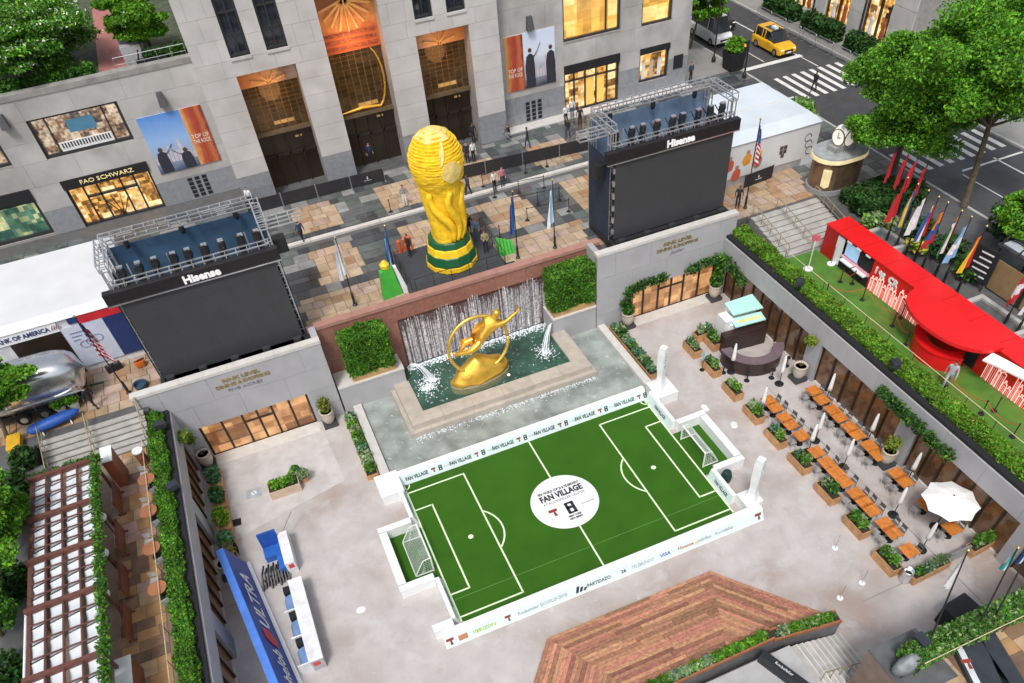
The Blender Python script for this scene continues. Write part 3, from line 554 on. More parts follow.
# left wing
LH = [(-15.3, -9.1, 10.75, 13.55), (-15.3, -9.1, ZB, 9.1), (-22.5, -17.55, 5.55, 9.15), (-24, -17.6, 10.9, 13.5)]
wing(-27.5, -3.1, YL_, 14.9, LH, 35.0, 1.7, 3.4, STONE_WG)
b = MB(o); b.box(-27.5, -3.12, YL_-.06, YL_+.7, 14.9, 15.25); b.obj('parapet_coping', mat('weathered_coping', (.27, .26, .245), .85, var=.25, scale=1.2), bld)
w = window(*LH[0], YL_, TOY, 1, 1, False, .2); 
for xx in (-14.2, -10.3): b = MB(o); b.box(xx-.05, xx+.05, YL_+.24, YL_+.42, 10.85, 13.45); b.obj('mullion', FRAME, w)
b = MB(o); b.box(-14.1, -10.4, YL_+.3, YL_+.4, 10.9, 11.55); b.obj('piano_keyboard', WHITE, w)
for k in range(17): b = MB(o); b.box(-13.95+k*.205, -13.86+k*.205, YL_+.27, YL_+.31, 11.15, 11.5); b.obj('piano_key', BLACKM, w)
b = MB(o); b.box(-13.0, -11.1, YL_+.34, YL_+.41, 12.05, 12.9); b.obj('display_screen', mat('teal_screen', (.05, .12, .18), .3, emit=(.1, .3, .45), es=.25), w)
w = window(-15.3, -9.1, ZB, 8.45, YL_, WARM, 1, 1, sill=False)
for xx in (-14.1, -13.1, -11.4, -10.4): b = MB(o); b.box(xx-.06, xx+.06, YL_+.2, YL_+.42, ZB, 8.35); b.obj('mullion', FRAME, w)
b = MB(o); b.box(-14.1, -10.4, YL_+.2, YL_+.42, 7.4, 7.55); b.obj('transom', FRAME, w)
b = MB(o); [b.bar((-12.25, YL_+.3, ZB+.1), (-12.25+1.0*cos(a_), YL_+.3, 6.3+.9*sin(a_)), .06) for a_ in (.6, 1.2, 1.9, 2.5)]; b.obj('revolving_door', DKBRONZE, w)
b = MB(o); b.box(-15.35, -9.05, YL_-.14, YL_+.42, 8.45, 9.12); hd = b.obj('shop_header', BLACKM, bld)
text('FAO SCHWARZ', mat('gold_lettering', (.75, .62, .30), .4, emit=(1, .8, .4), es=.25), hd, (-12.1, YL_-.16, 8.78), (1, 0, 0), (0, 0, 1), .42, org=o, width=3.9, ext=.02)
window(-22.5, -17.55, 5.55, 8.3, YL_, GREEN_W, 1, 1, sill=False, fr=.22); b = MB(o); b.box(-22.5, -17.55, YL_-.14, YL_+.42, 8.3, 9.15); b.obj('shop_header', BLACKM, bld)
window(-24, -17.6, 10.9, 13.5, YL_, TOY, 3, 1, False, .2)
# vents and wall lamps
for (x0, z0, y) in ((21.8, 5.62, YR_), (-6.75, 5.55, YL_)):
    for i in range(3):
        for j in range(5): b = MB(o); b.box(x0+i*.56, x0+i*.56+.36, y-.03, y+.02, z0+j*.33, z0+j*.33+.24); b.obj('vent_grille', BLACKM, bld)
for (x, z, y) in ((22.5, 13.2, YR_), (-6.15, 13.1, YL_), (-16.6, 13.9, YL_)):
    b = MB(o); b.hull([(x-.2, y-.35, z+.4), (x+.2, y-.35, z+.4), (x+.2, y, z+.4), (x-.2, y, z+.4)], [(x-.28, y-.5, z-.5), (x+.28, y-.5, z-.5), (x+.28, y, z-.5), (x-.28, y, z-.5)]); b.obj('wall_lamp', mat('lamp_grey', (.08, .08, .085), .6), bld)
# tower and wing bodies behind
b = MB(o); b.box(-3.1, 19.35, 31.65, 48, PL, 60); b.obj('tower_body', STONE, bld)
b = MB(o); b.box(-27.5, -3.15, 35.05, 70, PL, 14.6); b.obj('wing_body', STONE, bld); b = MB(o); b.box(19.4, 37.7, 33.05, 70, PL, 16.2); b.obj('wing_body', STONE, bld)
# posters on the wings
def poster(x0, x1, z0, z1, y, label, flip):
    t = thing('poster', label, 'poster', ((x0+x1)/2, y-.05, z0)); o_ = t.location
    sky_ = ramp_mat('poster_sky', [(0, (.05, .08, .16)), (.3, (.35, .42, .55)), (.55, (.30, .48, .80)), (1, (.10, .27, .68))] if not flip else [(0, (.04, .04, .07)), (.3, (.35, .36, .45)), (.6, (.70, .75, .85)), (1, (.62, .72, .88))], 2, 0, 1, .5, .18, 4)
    red_ = ramp_mat('poster_curtain', [(0, (.75, .38, .12)), (.3, (.5, .10, .04)), (.55, (.35, .05, .03)), (.8, (.55, .16, .06)), (1, (.25, .04, .03))] , 0, 0, 1, .5, .5, 6)
    w = x1-x0; xs = x0+w*.36 if flip else x0+w*.66
    b = MB(o_); b.box(x0, x1, y-.05, y-.003, z0, z1); b.obj('backing', WHITE, t)
    a, c = (xs, x1) if flip else (x0, xs); b = MB(o_); b.box(a, c, y-.075, y-.052, z0, z1); b.obj('printed_sky', sky_, t)
    a2, c2 = (x0, xs) if flip else (xs, x1); b = MB(o_); b.box(a2, c2, y-.075, y-.052, z0, z1); b.obj('printed_curtain', red_, t)
    DK = mat('poster_ink', (.03, .03, .045), .6); PALE = mat('poster_pale', (.55, .52, .55), .6)
    b = MB(o_)
    for k in range(11):   # skyline
        xx = a+(c-a)*(k+.3)/11; hh = (.6, .9, .7, 1.1, 1.5, .8, 1.0, 1.9, .9, .7, .6)[k]*.8; b.box(xx, xx+.22, y-.082, y-.076, z0+.7, z0+.7+hh)
    b.obj('printed_skyline', PALE, t)
    for (u, h_, ln) in (((.22, 1.9, 1), (.78, 1.5, -1)) if not flip else ((.2, 3.1, 1), (.85, 3.0, 0))):   # two figures in silhouette
        xx = a+(c-a)*u; Yp = y-.09; b = MB(o_); pts = [(xx-.42, Yp, z0+.02), (xx-.45, Yp, z0+h_*.55), (xx-.32, Yp, z0+h_*.78), (xx-.09, Yp, z0+h_*.84), (xx+.09, Yp, z0+h_*.84), (xx+.32, Yp, z0+h_*.78), (xx+.4, Yp, z0+h_*.5), (xx+.42, Yp, z0+.02)]
        b.add(pts, [tuple(range(len(pts)))]); 
        if ln: b.bar((xx+ln*.25, Yp, z0+h_*.74), (xx+ln*.6, Yp, z0+h_*.86), .13, .012); b.bar((xx+ln*.6, Yp, z0+h_*.86), (xx+ln*.95, Yp, z0+h_*1.06), .09, .012)
        b.obj('printed_figure', DK, t); b = MB(o_); b.tube((xx, Yp-.004, z0+h_*.92), (xx, Yp+.004, z0+h_*.92), .17, n=12); b.obj('printed_head', mat('poster_hair', (.09, .05, .04), .6), t)
    for k, wd in enumerate(('TOP OF', 'THE ROCK')): text(wd, mat('poster_lettering', (.85, .80, .72), .5), t, ((a2+c2)/2, y-.08, z0+(z1-z0)*(.5 if not flip else .38)-k*.38), (1, 0, 0), (0, 0, 1), .42, org=o_, width=(c2-a2)*.8, ext=.004)
    return t
poster(20.25, 24.7, 8.3, 12.45, YR_, 'poster with red curtain on its left and two dark figures, by the lit shop', True)
poster(-8.4, -3.72, 7.9, 12.1, YL_, 'poster with blue sky and red curtain on its right, beside the toy shop', False)
# roof garden on the left wing
def box_thing(name, label, cat, *a, m_=None, rz=0, group=None): b = MB(); b.box(*a); return b.obj(name, m_, None, label=label, category=cat, group=group)
b = MB(o); b.box(-27.4, -3.2, 33.75, 69, 14.56, 14.615); b.obj('roof_bed', mat('roof_bed', (.07, .085, .05), .9, var=.4, scale=2), bld); b = MB(o); b.box(-9.6, -7.6, 33.8, 60, 14.62, 14.7); b.obj('roof_walk', mat('red_roof_paving', (.36, .14, .12), .7, var=.15, scale=3, rnd=.1), bld)
b = MB(o); b.box(-7.6, -6.2, 35.5, 60, 14.6, 15.9); b.obj('roof_upstand', mat('grey_roof_stone', (.36, .36, .37), .8), bld)
# building across the street
t = thing('shop_building', 'pale stone building across the street with brightly lit shop windows', 'building', (57, 30, PL)); o2 = t.location
BX = 56.6; hs_ = [(27.4, 30.8, 5.9, 11.5), (32.8, 36.2, 5.9, 11.0), (38.2, 41.6, 5.9, 11)]
b = MB(o2); holes_boxes(b, 24.6, 60, PL, 22, hs_, lambda a, c, e, f_: b.box(BX+.05, BX+8, a, c, e, f_)); b.obj('wall', STONE_D, t)
courses(24.6, 60, PL, 16, hs_, 1.5, 3.0, lambda a, c, e, f_: piece('stone_block', STONE, t, BX-.05, BX+.2, a+.015, c-.015, e+.015, f_-.015, o2))
for h in hs_:
    b = MB(o2); b.box(BX+.45, BX+.5, h[0], h[1], h[2], h[3]); w = b.obj('window', WARM, t)
    for k in range(3): yy = h[0]+(h[1]-h[0])*k/2; b = MB(o2); b.box(BX+.2, BX+.45, yy-.07, yy+.07, h[2], h[3]); b.obj('mullion', DKBRONZE, w)
    b = MB(o2); b.box(BX+.2, BX+.45, h[0], h[1], h[3]-1.6, h[3]-1.48); b.obj('transom', DKBRONZE, w)
    for k in range(2): b = MB(o2); b.lathe([(.05, 0), (.35, .3), (.22, 1.0), (.3, 1.5), (.12, 1.75), (.16, 2.0), (.02, 2.2)], (BX+.32, h[0]+.9+k*1.6, h[2]), 10, sx=.3); b.obj('display_figure', WHITE if k else mat('rust_cloth', (.4, .12, .05)), w)
# ------------------------------------------------------------------ fountain
def watermat(name, col, rough=.06, bump=.5, bscale=5, foam=0, depth=None):
    M = bpy.data.materials.new(name); M.use_nodes = True; N = M.node_tree.nodes; L = M.node_tree.links; b = N['Principled BSDF']; MATS[name] = M
    geo = N.new('ShaderNodeNewGeometry'); n = N.new('ShaderNodeTexNoise'); n.inputs['Scale'].default_value = .7; n.inputs['Detail'].default_value = 6; L.new(geo.outputs['Position'], n.inputs['Vector'])
    r = N.new('ShaderNodeValToRGB'); e = r.color_ramp.elements; e[0].position = .35; e[0].color = (*[c*.55 for c in col], 1); e[1].position = .65; e[1].color = (*col, 1); L.new(n.outputs[0], r.inputs[0]); out = r.outputs[0]
    if foam:
        n3 = N.new('ShaderNodeTexNoise'); n3.inputs['Scale'].default_value = 3.2; n3.inputs['Detail'].default_value = 8; n3.inputs['Roughness'].default_value = .7; L.new(geo.outputs['Position'], n3.inputs['Vector'])
        mr = N.new('ShaderNodeMapRange'); mr.inputs[1].default_value = .62-foam*.1; mr.inputs[2].default_value = .72; L.new(n3.outputs[0], mr.inputs[0])
        mx = N.new('ShaderNodeMix'); mx.data_type = 'RGBA'; L.new(mr.outputs[0], mx.inputs[0]); L.new(out, mx.inputs[6]); mx.inputs[7].default_value = (.75, .8, .85, 1); out = mx.outputs[2]
    L.new(out, b.inputs['Base Color']); b.inputs['Roughness'].default_value = rough; b.inputs['Specular IOR Level'].default_value = .5
    n2 = N.new('ShaderNodeTexNoise'); n2.inputs['Scale'].default_value = bscale; n2.inputs['Detail'].default_value = 4; L.new(geo.outputs['Position'], n2.inputs['Vector'])
    bp = N.new('ShaderNodeBump'); bp.inputs['Strength'].default_value = bump; bp.inputs['Distance'].default_value = .06; L.new(n2.outputs[0], bp.inputs['Height']); L.new(bp.outputs[0], b.inputs['Normal']); return M
W_GREEN = watermat('green_pool_water', (.05, .125, .09), .05, .5, 4, .3); W_PALE = watermat('shallow_water', (.37, .41, .38), .12, .6, 6, .15)
FOAM = mat('water_foam', (.78, .82, .86), .4, var=.15, scale=8, bump=.6, bscale=12); FOUNT = mat('fountain_stone', (.46, .41, .35), .6, var=.1, rnd=.06, stain=((.3, .27, .22), .5, .9))
b = MB(); b.box(-.45, 17.5, 1.45, NW+.3, .004, .22); struct('shallow_pool', b, W_PALE)
t = thing('fountain_basin', 'stepped stone basin of green water in front of the red granite wall', 'fountain', (8.4, 6.5, .2)); o = t.location
for (x0, x1, y0, z1, n) in ((1.72, 15.15, 4.15, .60, 'lower_step'), (2.0, 14.85, 4.45, 1.02, 'coping')):
    wd = .45 if n == 'lower_step' else 1.05
    b = MB(o); k = 6
    for i in range(k): bb = MB(o); bb.box(x0+(x1-x0)*i/k+.006, x0+(x1-x0)*(i+1)/k-.006, y0, y0+wd, .2, z1); bb.obj(n+'_stone', FOUNT, t)
    for xa, xb in ((x0, x0+wd), (x1-wd, x1)): bb = MB(o); bb.box(xa, xb, y0+wd+.006, NW+.05, .2, z1); bb.obj(n+'_stone', FOUNT, t)
b = MB(o); b.box(3.05, 13.8, 5.5, 10.5, .2, .9); b.obj('pool_water', W_GREEN, t)
b = MB(o)
for i in range(12):
    for j in range(5): b.box(3.1+i*.9, 3.95+i*.9, 5.6+j*.95, 6.5+j*.95, .9, .903)
# pale flecks put in for the subtle reflection along the front step
fo = MB(o)
for i in range(420):
    x = random.uniform(1.9, 15.0); y = 4.13-abs(random.gauss(0, .22)); fo.cbox((x, y, .2), (random.uniform(.02, .09), random.uniform(.02, .07), random.uniform(.025, .05)), rz=random.random()*3)
fo.obj('front_reflection_flecks', FOAM, t, kind='stuff')
# falling water: many thin uneven strands down the granite
CASC = mat('falling_water', (.58, .56, .58), .3, var=.6, scale=7, rnd=.35, bump=.5, bscale=25)
t2 = thing('cascade', 'sheet of falling water streaks down the red granite wall', 'waterfall', (9, 10.45, .9)); V = MB(t2.location)
for i in range(420):
    x = random.uniform(3.65, 14.3); w_ = random.choice((.008, .012, .02, .035)); zt = random.uniform(3.9, 4.72)+.25*sin(x*3); z = zt; zb = random.choice((.95, .95, random.uniform(1.2, 3)))
    y_ = 10.44+random.uniform(-.02, .05); V.hull([(x-w_, y_, zb), (x+w_, y_, zb), (x+w_, y_+.05, zb), (x-w_, y_+.05, zb)], [(x-w_*.5, y_+.03, zt), (x+w_*.5, y_+.03, zt), (x+w_*.5, y_+.08, zt), (x-w_*.5, y_+.08, zt)])
V.obj('water_streaks', CASC, t2, kind='stuff')
b = MB(t2.location); b.box(3.6, 14.4, 10.50, 10.55, .9, 4.5); b.obj('wet_granite', mat('wet_granite', (.13, .095, .10), .2, var=.3, scale=3), t2)
f_ = MB(t2.location)
for i in range(1500):
    x = random.uniform(3.4, 14.3); y_ = 10.38-abs(random.gauss(0, .32)); s_ = random.uniform(.015, .065); f_.lathe([(.01, 0), (s_, .02), (s_*.6, s_*.8), (.01, s_)], (x, y_, .89), 5, rz=random.random())
f_.obj('foam_line', FOAM, t2, kind='stuff')
def jet(x0, y0, x1, y1, zt, label):
    t = thing('water_jet', label, 'water jet', (x0, y0, .9)); b = MB(t.location)
    for i in range(16):
        dx, dy = random.uniform(-.3, .3), random.uniform(-.25, .25); n = 7
        pts = [(x0+(x1-x0)*u+dx*u, y0+(y1-y0)*u+dy*u, 1.9+(zt-1.9)*4*u*(1-u)*.55-(1.0)*u*u) for u in np.linspace(0, 1, n)]; b.path(pts, [.012+.012*u for u in np.linspace(0, 1, n)], 5)
    b.obj('stream', FOAM, t); b = MB(t.location)
    for i in range(320):
        r_, a_ = abs(random.gauss(0, .42)), random.random()*6.3; s_ = random.uniform(.012, .06); b.lathe([(.01, 0), (s_, .02), (s_*.6, s_), (.01, s_*1.3)], (x1+r_*cos(a_), y1+r_*sin(a_), .89), 5)
    b.obj('splash', FOAM, t, kind='stuff')
q = PZ(545, 352, .9); jet(14.0, 8.9, q.x, q.y, 2.6, 'white jet arching into the right end of the basin')
q = PZ(440, 380, .9); jet(3.3, 9.2, q.x-.5, q.y+.4, 2.6, 'white jet arching into the left end of the basin near the cascade')
q = PZ(427, 388, .9); t = thing('water_jet', 'low bubbling foam near the left coping of the basin', 'water jet', (q.x, q.y, .9)); b = MB(t.location)
for i in range(360):
    r_, a_ = abs(random.gauss(0, .5)), random.random()*6.3; s_ = random.uniform(.012, .06); b.lathe([(.01, 0), (s_, .02), (s_*.6, s_), (.01, s_*1.3)], (q.x+r_*cos(a_), q.y+r_*sin(a_), .89), 5)
b.obj('splash', FOAM, t, kind='stuff')
# underwater lamps round the statue base
for k in range(9):
    q = PZ(464+k*5.6, 390.5-k*1.0-(k*k)*.12, .92); b = MB(); b.lathe([(.09, 0), (.09, .05), (.05, .08)], (q.x, q.y, .9), 8); b.obj('pool_lamp', mat('lamp_glow', (.9, .9, .8), .3, emit=(1, .95, .8), es=1.5), None, label='%s small round light from the left in front of the gilded statue' % ('first','second','third','fourth','fifth','sixth','seventh','eighth','ninth')[k], category='lamp', group='lights around the statue base')
# side piers with clipped hedges in long boxes
WOODBOX = mat('planter_wood_gold', (.45, .29, .12), .55, var=.15, scale=3); 
for s, (x0, x1) in (('left', (-1.6, 2.95)), ('right', (14.0, 17.4))):
    t = thing('pool_pier', 'grey stone ledge carrying the %s clipped hedge beside the cascade' % s, 'wall', ((x0+x1)/2, 9.6, 0)); b = MB(t.location); b.box(x0, x1, NW+.05, 10.5, 0, 2.08); b.obj('wall', STONE_W, t)
    b = MB(t.location); b.box(x0, x1+.03, NW, 10.5, 2.08, 2.2); b.obj('ledge', COPING, t)
    xa, xb = (x0+1.1, x1-.5) if s == 'left' else (x0+.15, x1-.02)
    t = thing('boxed_hedge', 'clipped dense green hedge in a timber box, %s of the cascade' % s, 'hedge', ((xa+xb)/2, 9.6, 2.2)); o = t.location
    b = MB(o); b.box(xa, xb, 8.95, 10.4, 2.2, 2.62); b.obj('planter_box', WOODBOX, t); b = MB(o); b.box(xa+.2, xb-.2, 9.15, 10.3, 2.62, 5.2); b.obj('core', M_TWIG, t)
    foliage(boxshell_pts(26000, xa+.02, xb-.02, 8.98, 10.4, 2.6, 5.4, .22), .09, [G_HEDGE, G_BRIGHT, G_DARK], t, [.55, .2, .25], org=o)
# rim walls of the shallow pool with long low planters outside
def low_planter(name, label, p0, p1, w_, h, n, mats, wts, boxm, group=None, ph=.45, lw=.2):
    """timber trough from p0 to p1 filled with mixed plants, each clump its own part"""
    p0, p1 = Vector((*p0, 0)), Vector((*p1, 0)); d = (p1-p0); L_ = d.length; rz = math.atan2(d.y, d.x); c = (p0+p1)/2
    t = thing(name, label, 'planter', c, rz, group)
    b = MB(); hw, hl = w_/2, L_/2
    for (x0, x1, y0, y1) in ((-hl, hl, -hw, -hw+.04), (-hl, hl, hw-.04, hw), (-hl, -hl+.04, -hw+.04, hw-.04), (hl-.04, hl, -hw+.04, hw-.04)): b.box(x0, x1, y0, y1, 0.0, h)
    b.obj('box', boxm, t); b = MB(); b.box(-hl+.04, hl-.04, -hw+.04, hw-.04, .03, h-.06); b.obj('soil', SOIL, t)
    k = max(2, int(L_/.55))
    for i in range(k):
        x = -hl+.2+(L_-.4)*(i+.5)/k; mt = random.choices(mats, wts)[0]; hh = ph*random.uniform(.7, 1.25)
        foliage(blob_pts(int(n*2.2), (x, random.uniform(-.06, .06), h+hh*.45), (.36, hw*1.05, hh*.6), .25), lw*.62, [mt, random.choice(mats)], t, [.75, .25], name='plant')
    return t
WOOD = mat('planter_cedar', (.50, .27, .12), .6, var=.22, scale=3, rnd=.12, bump=.1)
PMIX = [G_HEDGE, G_PALE, G_BLUE, G_DARK, G_BRIGHT]; PW = [3, 2, 2, 2, 1]
for s, xa, xb in (('left', -1.05, -.48), ('right', 17.5, 18.05)):
    t = thing('stone_kerb', 'low pale stone rim along the %s side of the shallow pool' % s, 'wall', ((xa+xb)/2, 5, 0)); b = MB(t.location); b.box(xa, xb, 1.6, NW-.02, 0, .45); b.obj('rim', COPING if s == 'left' else COPING, t)
low_planter('pool_planter', 'long cedar trough of mixed plants left of the shallow pool', (-1.5, 2.1), (-1.5, 8.2), .75, .42, 70, PMIX, PW, WOOD, ph=.6)
low_planter('pool_planter', 'long cedar trough of mixed plants right of the shallow pool', (18.6, 2.3), (18.6, 8.4), .75, .42, 70, PMIX, PW, WOOD, ph=.55)
# ------------------------------------------------------------------ football pitch
TURF = mat('pitch_turf', (.032, .115, .006), .75, var=.10, scale=.6, bump=.5, bscale=120, stain=((.045, .15, .01), .45, .22), spec=.2)
PAINT = mat('pitch_line', (.70, .85, .55), .8, var=.08, scale=3); BOARD = mat('board_white', (.80, .82, .82), .45, var=.03); BOARDF = mat('board_face', (.66, .78, .77), .4, var=.05)
t = thing('football_pitch', 'small bright green turf football pitch with white lines and a white centre disc', 'pitch', (8.5, -4.8, .0)); pit = t; o = t.location
b = MB(o); b.box(0, 17, -10.35, .7, .004, .02); b.box(-1.95, 0, -6.75, -2.85, .004, .02); b.box(17, 18.95, -6.75, -2.85, .004, .02); b.obj('turf', TURF, t)
ZL = .024
def pl(x0, x1, y0, y1, n='line'): b = MB(o); b.box(min(x0, x1), max(x0, x1), min(y0, y1), max(y0, y1), ZL-.002, ZL); b.obj(n, PAINT, pit)
lw = .10
for s in (0, 1):
    fx = (lambda x: x) if s == 0 else (lambda x: 17-x)
    pl(fx(0), fx(lw), -10.3, .66)                                             # goal line
    for d, y0, y1 in ((3.75, -9.6, .0), (1.18, -8.05, -1.5)):
        pl(fx(lw), fx(d), y1-lw/2, y1+lw/2); pl(fx(lw), fx(d), y0-lw/2, y0+lw/2); pl(fx(d-lw/2), fx(d+lw/2), y0-lw/2, y1+lw/2)
    b = MB(o); c = (fx(2.46), -4.8); R_ = 1.98; am = math.acos((3.8-2.46)/R_); n = 16
    for k in range(n):
        a0, a1 = -am+2*am*k/n, -am+2*am*(k+1)/n; sg = 1 if s == 0 else -1
        P_ = lambda a, r: (c[0]+sg*r*cos(a), c[1]+r*sin(a), ZL); b.quad(P_(a0, R_-.05), P_(a0, R_+.05), P_(a1, R_+.05), P_(a1, R_-.05))
    b.obj('penalty_arc', PAINT, pit); b = MB(o); b.lathe([(.16, .02), (.16, ZL)], (fx(2.46), -4.8, 0), 16); b.obj('penalty_spot', PAINT, pit)
    for yy, sy in ((.66, -1), (-10.3, 1)):
        b = MB(o)
        for k in range(6):
            a0, a1 = pi/2*k/6, pi/2*(k+1)/6; sg = 1 if s == 0 else -1; P_ = lambda a, r: (fx(0)+sg*r*cos(a), yy+sy*r*sin(a), ZL); b.quad(P_(a0, .33), P_(a0, .41), P_(a1, .41), P_(a1, .33))
        b.obj('corner_arc', PAINT, pit)
pl(8.45, 8.55, -6.85, -10.3); pl(8.45, 8.55, -2.75, .66)
b = MB(o); b.box(0.1, 16.9, -8.47, -8.44, .0202, .0215); b.obj('turf_seam', mat('turf_seam', (.10, .25, .06), .8), pit)
b = MB(o); b.lathe([(2.06, .02), (2.06, ZL+.004)], (8.5, -4.8, 0), 64); b.obj('centre_disc', mat('disc_white', (.80, .80, .79), .6, var=.03), pit)
NAVY = mat('print_navy', (.02, .025, .045), .6); LRED = mat('print_red', (.26, .04, .03), .6); LGREY = mat('print_grey', (.33, .40, .42), .6)
zt = ZL+.008
def dtext(s, x, y, sz, w_=None, m_=NAVY, **k): return text(s, m_, pit, (8.5+x, -4.8+y, zt), (1, 0, 0), (0, 1, 0), sz, org=o, width=w_, ext=.002, **k)
dtext('FIFA WORLD CUP 26 & TELEMUNDO', .05, 1.05, .26, 2.7, bold=.012); dtext('FAN VILLAGE', .05, .62, .62, 2.75, bold=.03); dtext('AT ROCKEFELLER CENTER', .05, .20, .26, 2.7)
dtext('TELEMUNDO', -.95, -.95, .15, .8, LGREY); dtext('Rockefeller', 1.25, -.62, .17, .85, NAVY); dtext('NEW YORK', .12, -1.22, .2, .85, bold=.01); dtext('NEW JERSEY', .12, -1.42, .17, .85, bold=.01)
def tlogo(parent, c, X, Y, s, org, m_=None):
    """slab-shaped red T emblem"""
    X, Y = Vector(X), Vector(Y); c = Vector(c); N_ = X.cross(Y)*.004
    pl2 = [(-.5, .5), (.5, .5), (.42, .12), (.18, .12), (.28, -.5), (-.08, -.5), (-.02, .12), (-.5, .12)]
    b = MB(org); A = [c+X*u*s+Y*v*s-N_ for u, v in pl2]; b.hull(A, [a+N_*2 for a in A]); return b.obj('emblem', m_ or LRED, parent)
def cuplogo(parent, c, X, Y, s, org, m_=None):
    """two stacked rounded numerals as an upright emblem"""
    X, Y = Vector(X), Vector(Y); c = Vector(c); N_ = X.cross(Y)*.004; b = MB(org)
    for (u0, u1, v0, v1) in ((-.34, -.12, .05, .5), (.12, .34, .0, .5), (-.34, .34, .36, .52), (-.34, .1, .0, .16), (-.34, -.12, -.5, .0), (.12, .34, -.5, .0), (-.34, .34, -.52, -.36), (-.3, .34, -.08, .05)):
        A = [c+X*u*s+Y*v*s-N_ for u, v in ((u0, v0), (u1, v0), (u1, v1), (u0, v1))]; b.hull(A, [a+N_*2 for a in A])
    return b.obj('emblem', m_ or NAVY, parent)
tlogo(pit, (8.5-.95, -4.8-.55, zt), (1, 0, 0), (0, 1, 0), .55, o); cuplogo(pit, (8.5+.12, -4.8-.6, zt), (1, 0, 0), (0, 1, 0), .85, o)
# perimeter boards: sloped printed faces with a white top; each run is one board with its print
def board(label, pts_in, pts_out, inner_face, h=.72):
    """pts: two end points on the ground of the sloping face; top edge offset to pts_out"""
    (ax, ay), (bx_, by) = pts_in; (cx_, cy), (dx, dy) = pts_out
    t = thing('perimeter_board', label, 'board', ((ax+bx_)/2, (ay+by)/2, 0), group='white printed boards around the pitch')
    o = t.location; d = Vector((bx_-ax, by-ay, 0)).normalized(); nrm = Vector((cx_-ax, cy-ay, 0))
    f0, f1 = Vector((ax, ay, 0)), Vector((bx_, by, 0)); tin = nrm*.48; tout = nrm
    up_ = Vector((0, 0, h)); b = MB(o); b.hull([f0, f1, f1+tout, f0+tout], [f0+tin+up_, f1+tin+up_, f1+tout+up_, f0+tout+up_]); b.obj('body', BOARD, t)
    # thin printed face panel
    e = (up_+tin).normalized(); nn = d.cross(e); nn = nn if nn.dot(nrm) < 0 else -nn
    A = [f0+d*.02+e*.06+nn*.006, f1-d*.02+e*.06+nn*.006, f1-d*.02+e*(h*.98)+nn*.006, f0+d*.02+e*(h*.98)+nn*.006]; b = MB(o); b.hull(A, [a+nn*.006 for a in A]); b.obj('printed_face', BOARDF, t)
    X = d if d.cross(e).dot(nn) > 0 else -d
    st = f0 if X.dot(d) > 0 else f1; L_ = (f1-f0).length
    def at(u): return st+X*u+e*(h*.52)+nn*.02
    return t, o, X, e, at, L_
t, o, X, e, at, L_ = board('far perimeter board reading FAN VILLAGE along the pool edge', ((-.1, .70), (17.1, .70)), ((-.1, 1.4), (17.1, 1.4)), True)
for k in range(6):
    u = .35+k*2.9
    text('FAN VILLAGE', NAVY, t, at(u+.75), X, e, .36, org=o, width=1.45, ext=.002, bold=.012); tlogo(t, at(u+1.85), X, e, .29, o); cuplogo(t, at(u+2.3), X, e, .34, o)
    if k < 5: text('Rockefeller', LGREY, t, at(u+2.85), X, e, .2, org=o, width=.6, ext=.002)
t, o, X, e, at, L_ = board('near perimeter board with sponsor names facing the wooden deck', ((-1.2, -11.1), (18.2, -11.1)), ((-1.2, -10.36), (18.2, -10.36)), False)
OR_ = mat('print_orange', (.45, .2, .1), .6); GRN = mat('print_green', (.35, .5, .08), .6); YEL_ = mat('print_gold', (.6, .45, .2), .6)
for u, s, m_, w_ in ((2.2, 'VERIZON', GRN, 1.3), (3.55, 'T', LRED, 0), (4.7, 'Rockefeller', LGREY, 1.2), (6.2, 'ROCKEFELLER CENTER', LGREY, 1.6), (7.75, 'TRIANGLE', NAVY, 0), (8.9, 'PARTIDAZO', NAVY, 1.4), (10.4, '26', NAVY, .3), (11.6, 'TELEMUNDO', LGREY, 1.4), (13.0, 'VISA', mat('print_blue', (.05, .12, .45), .6), .7), (14.3, 'Hisense', OR_, 1.0), (15.5, 'adidas', LGREY, .9), (16.8, 'Rockefeller', LGREY, 1.2)):
    if s == 'T': tlogo(t, at(u), X, e, .36, o)
    elif s == 'TRIANGLE':
        b = MB(o)
        for k in range(3): A = [at(u+(.28-.22*k)*-1)-e*.18, at(u+(.28-.22*k)*-1+.16)-e*.18, at(u+(.28-.22*k)*-1+.16+.12)+e*(.2-.1*k), at(u+(.28-.22*k)*-1+.12)+e*(.2-.1*k)]; N_ = X.cross(e)*.004; b.hull(A, [a+N_ for a in A])
        b.obj('emblem', NAVY, t)
    else: text(s, m_, t, at(u), X, e, .28, org=o, width=w_, ext=.002, bold=.008)
b = MB(o); A = [at(1.0)-X*.25-e*.16, at(1.0)+X*.25-e*.16, at(1.0)+X*.25+e*.16, at(1.0)-X*.25+e*.16]; N_ = X.cross(e)*.004; b.hull(A, [a+N_ for a in A]); b.obj('emblem', OR_, t)
tlogo(t, at(.3), X, e, .42, o); tlogo(t, at(L_-.35), X, e, .42, o); b = MB(o); b.lathe([(.13, 0), (.13, .01)], at(15.0), 12); b.obj('emblem', YEL_, t)
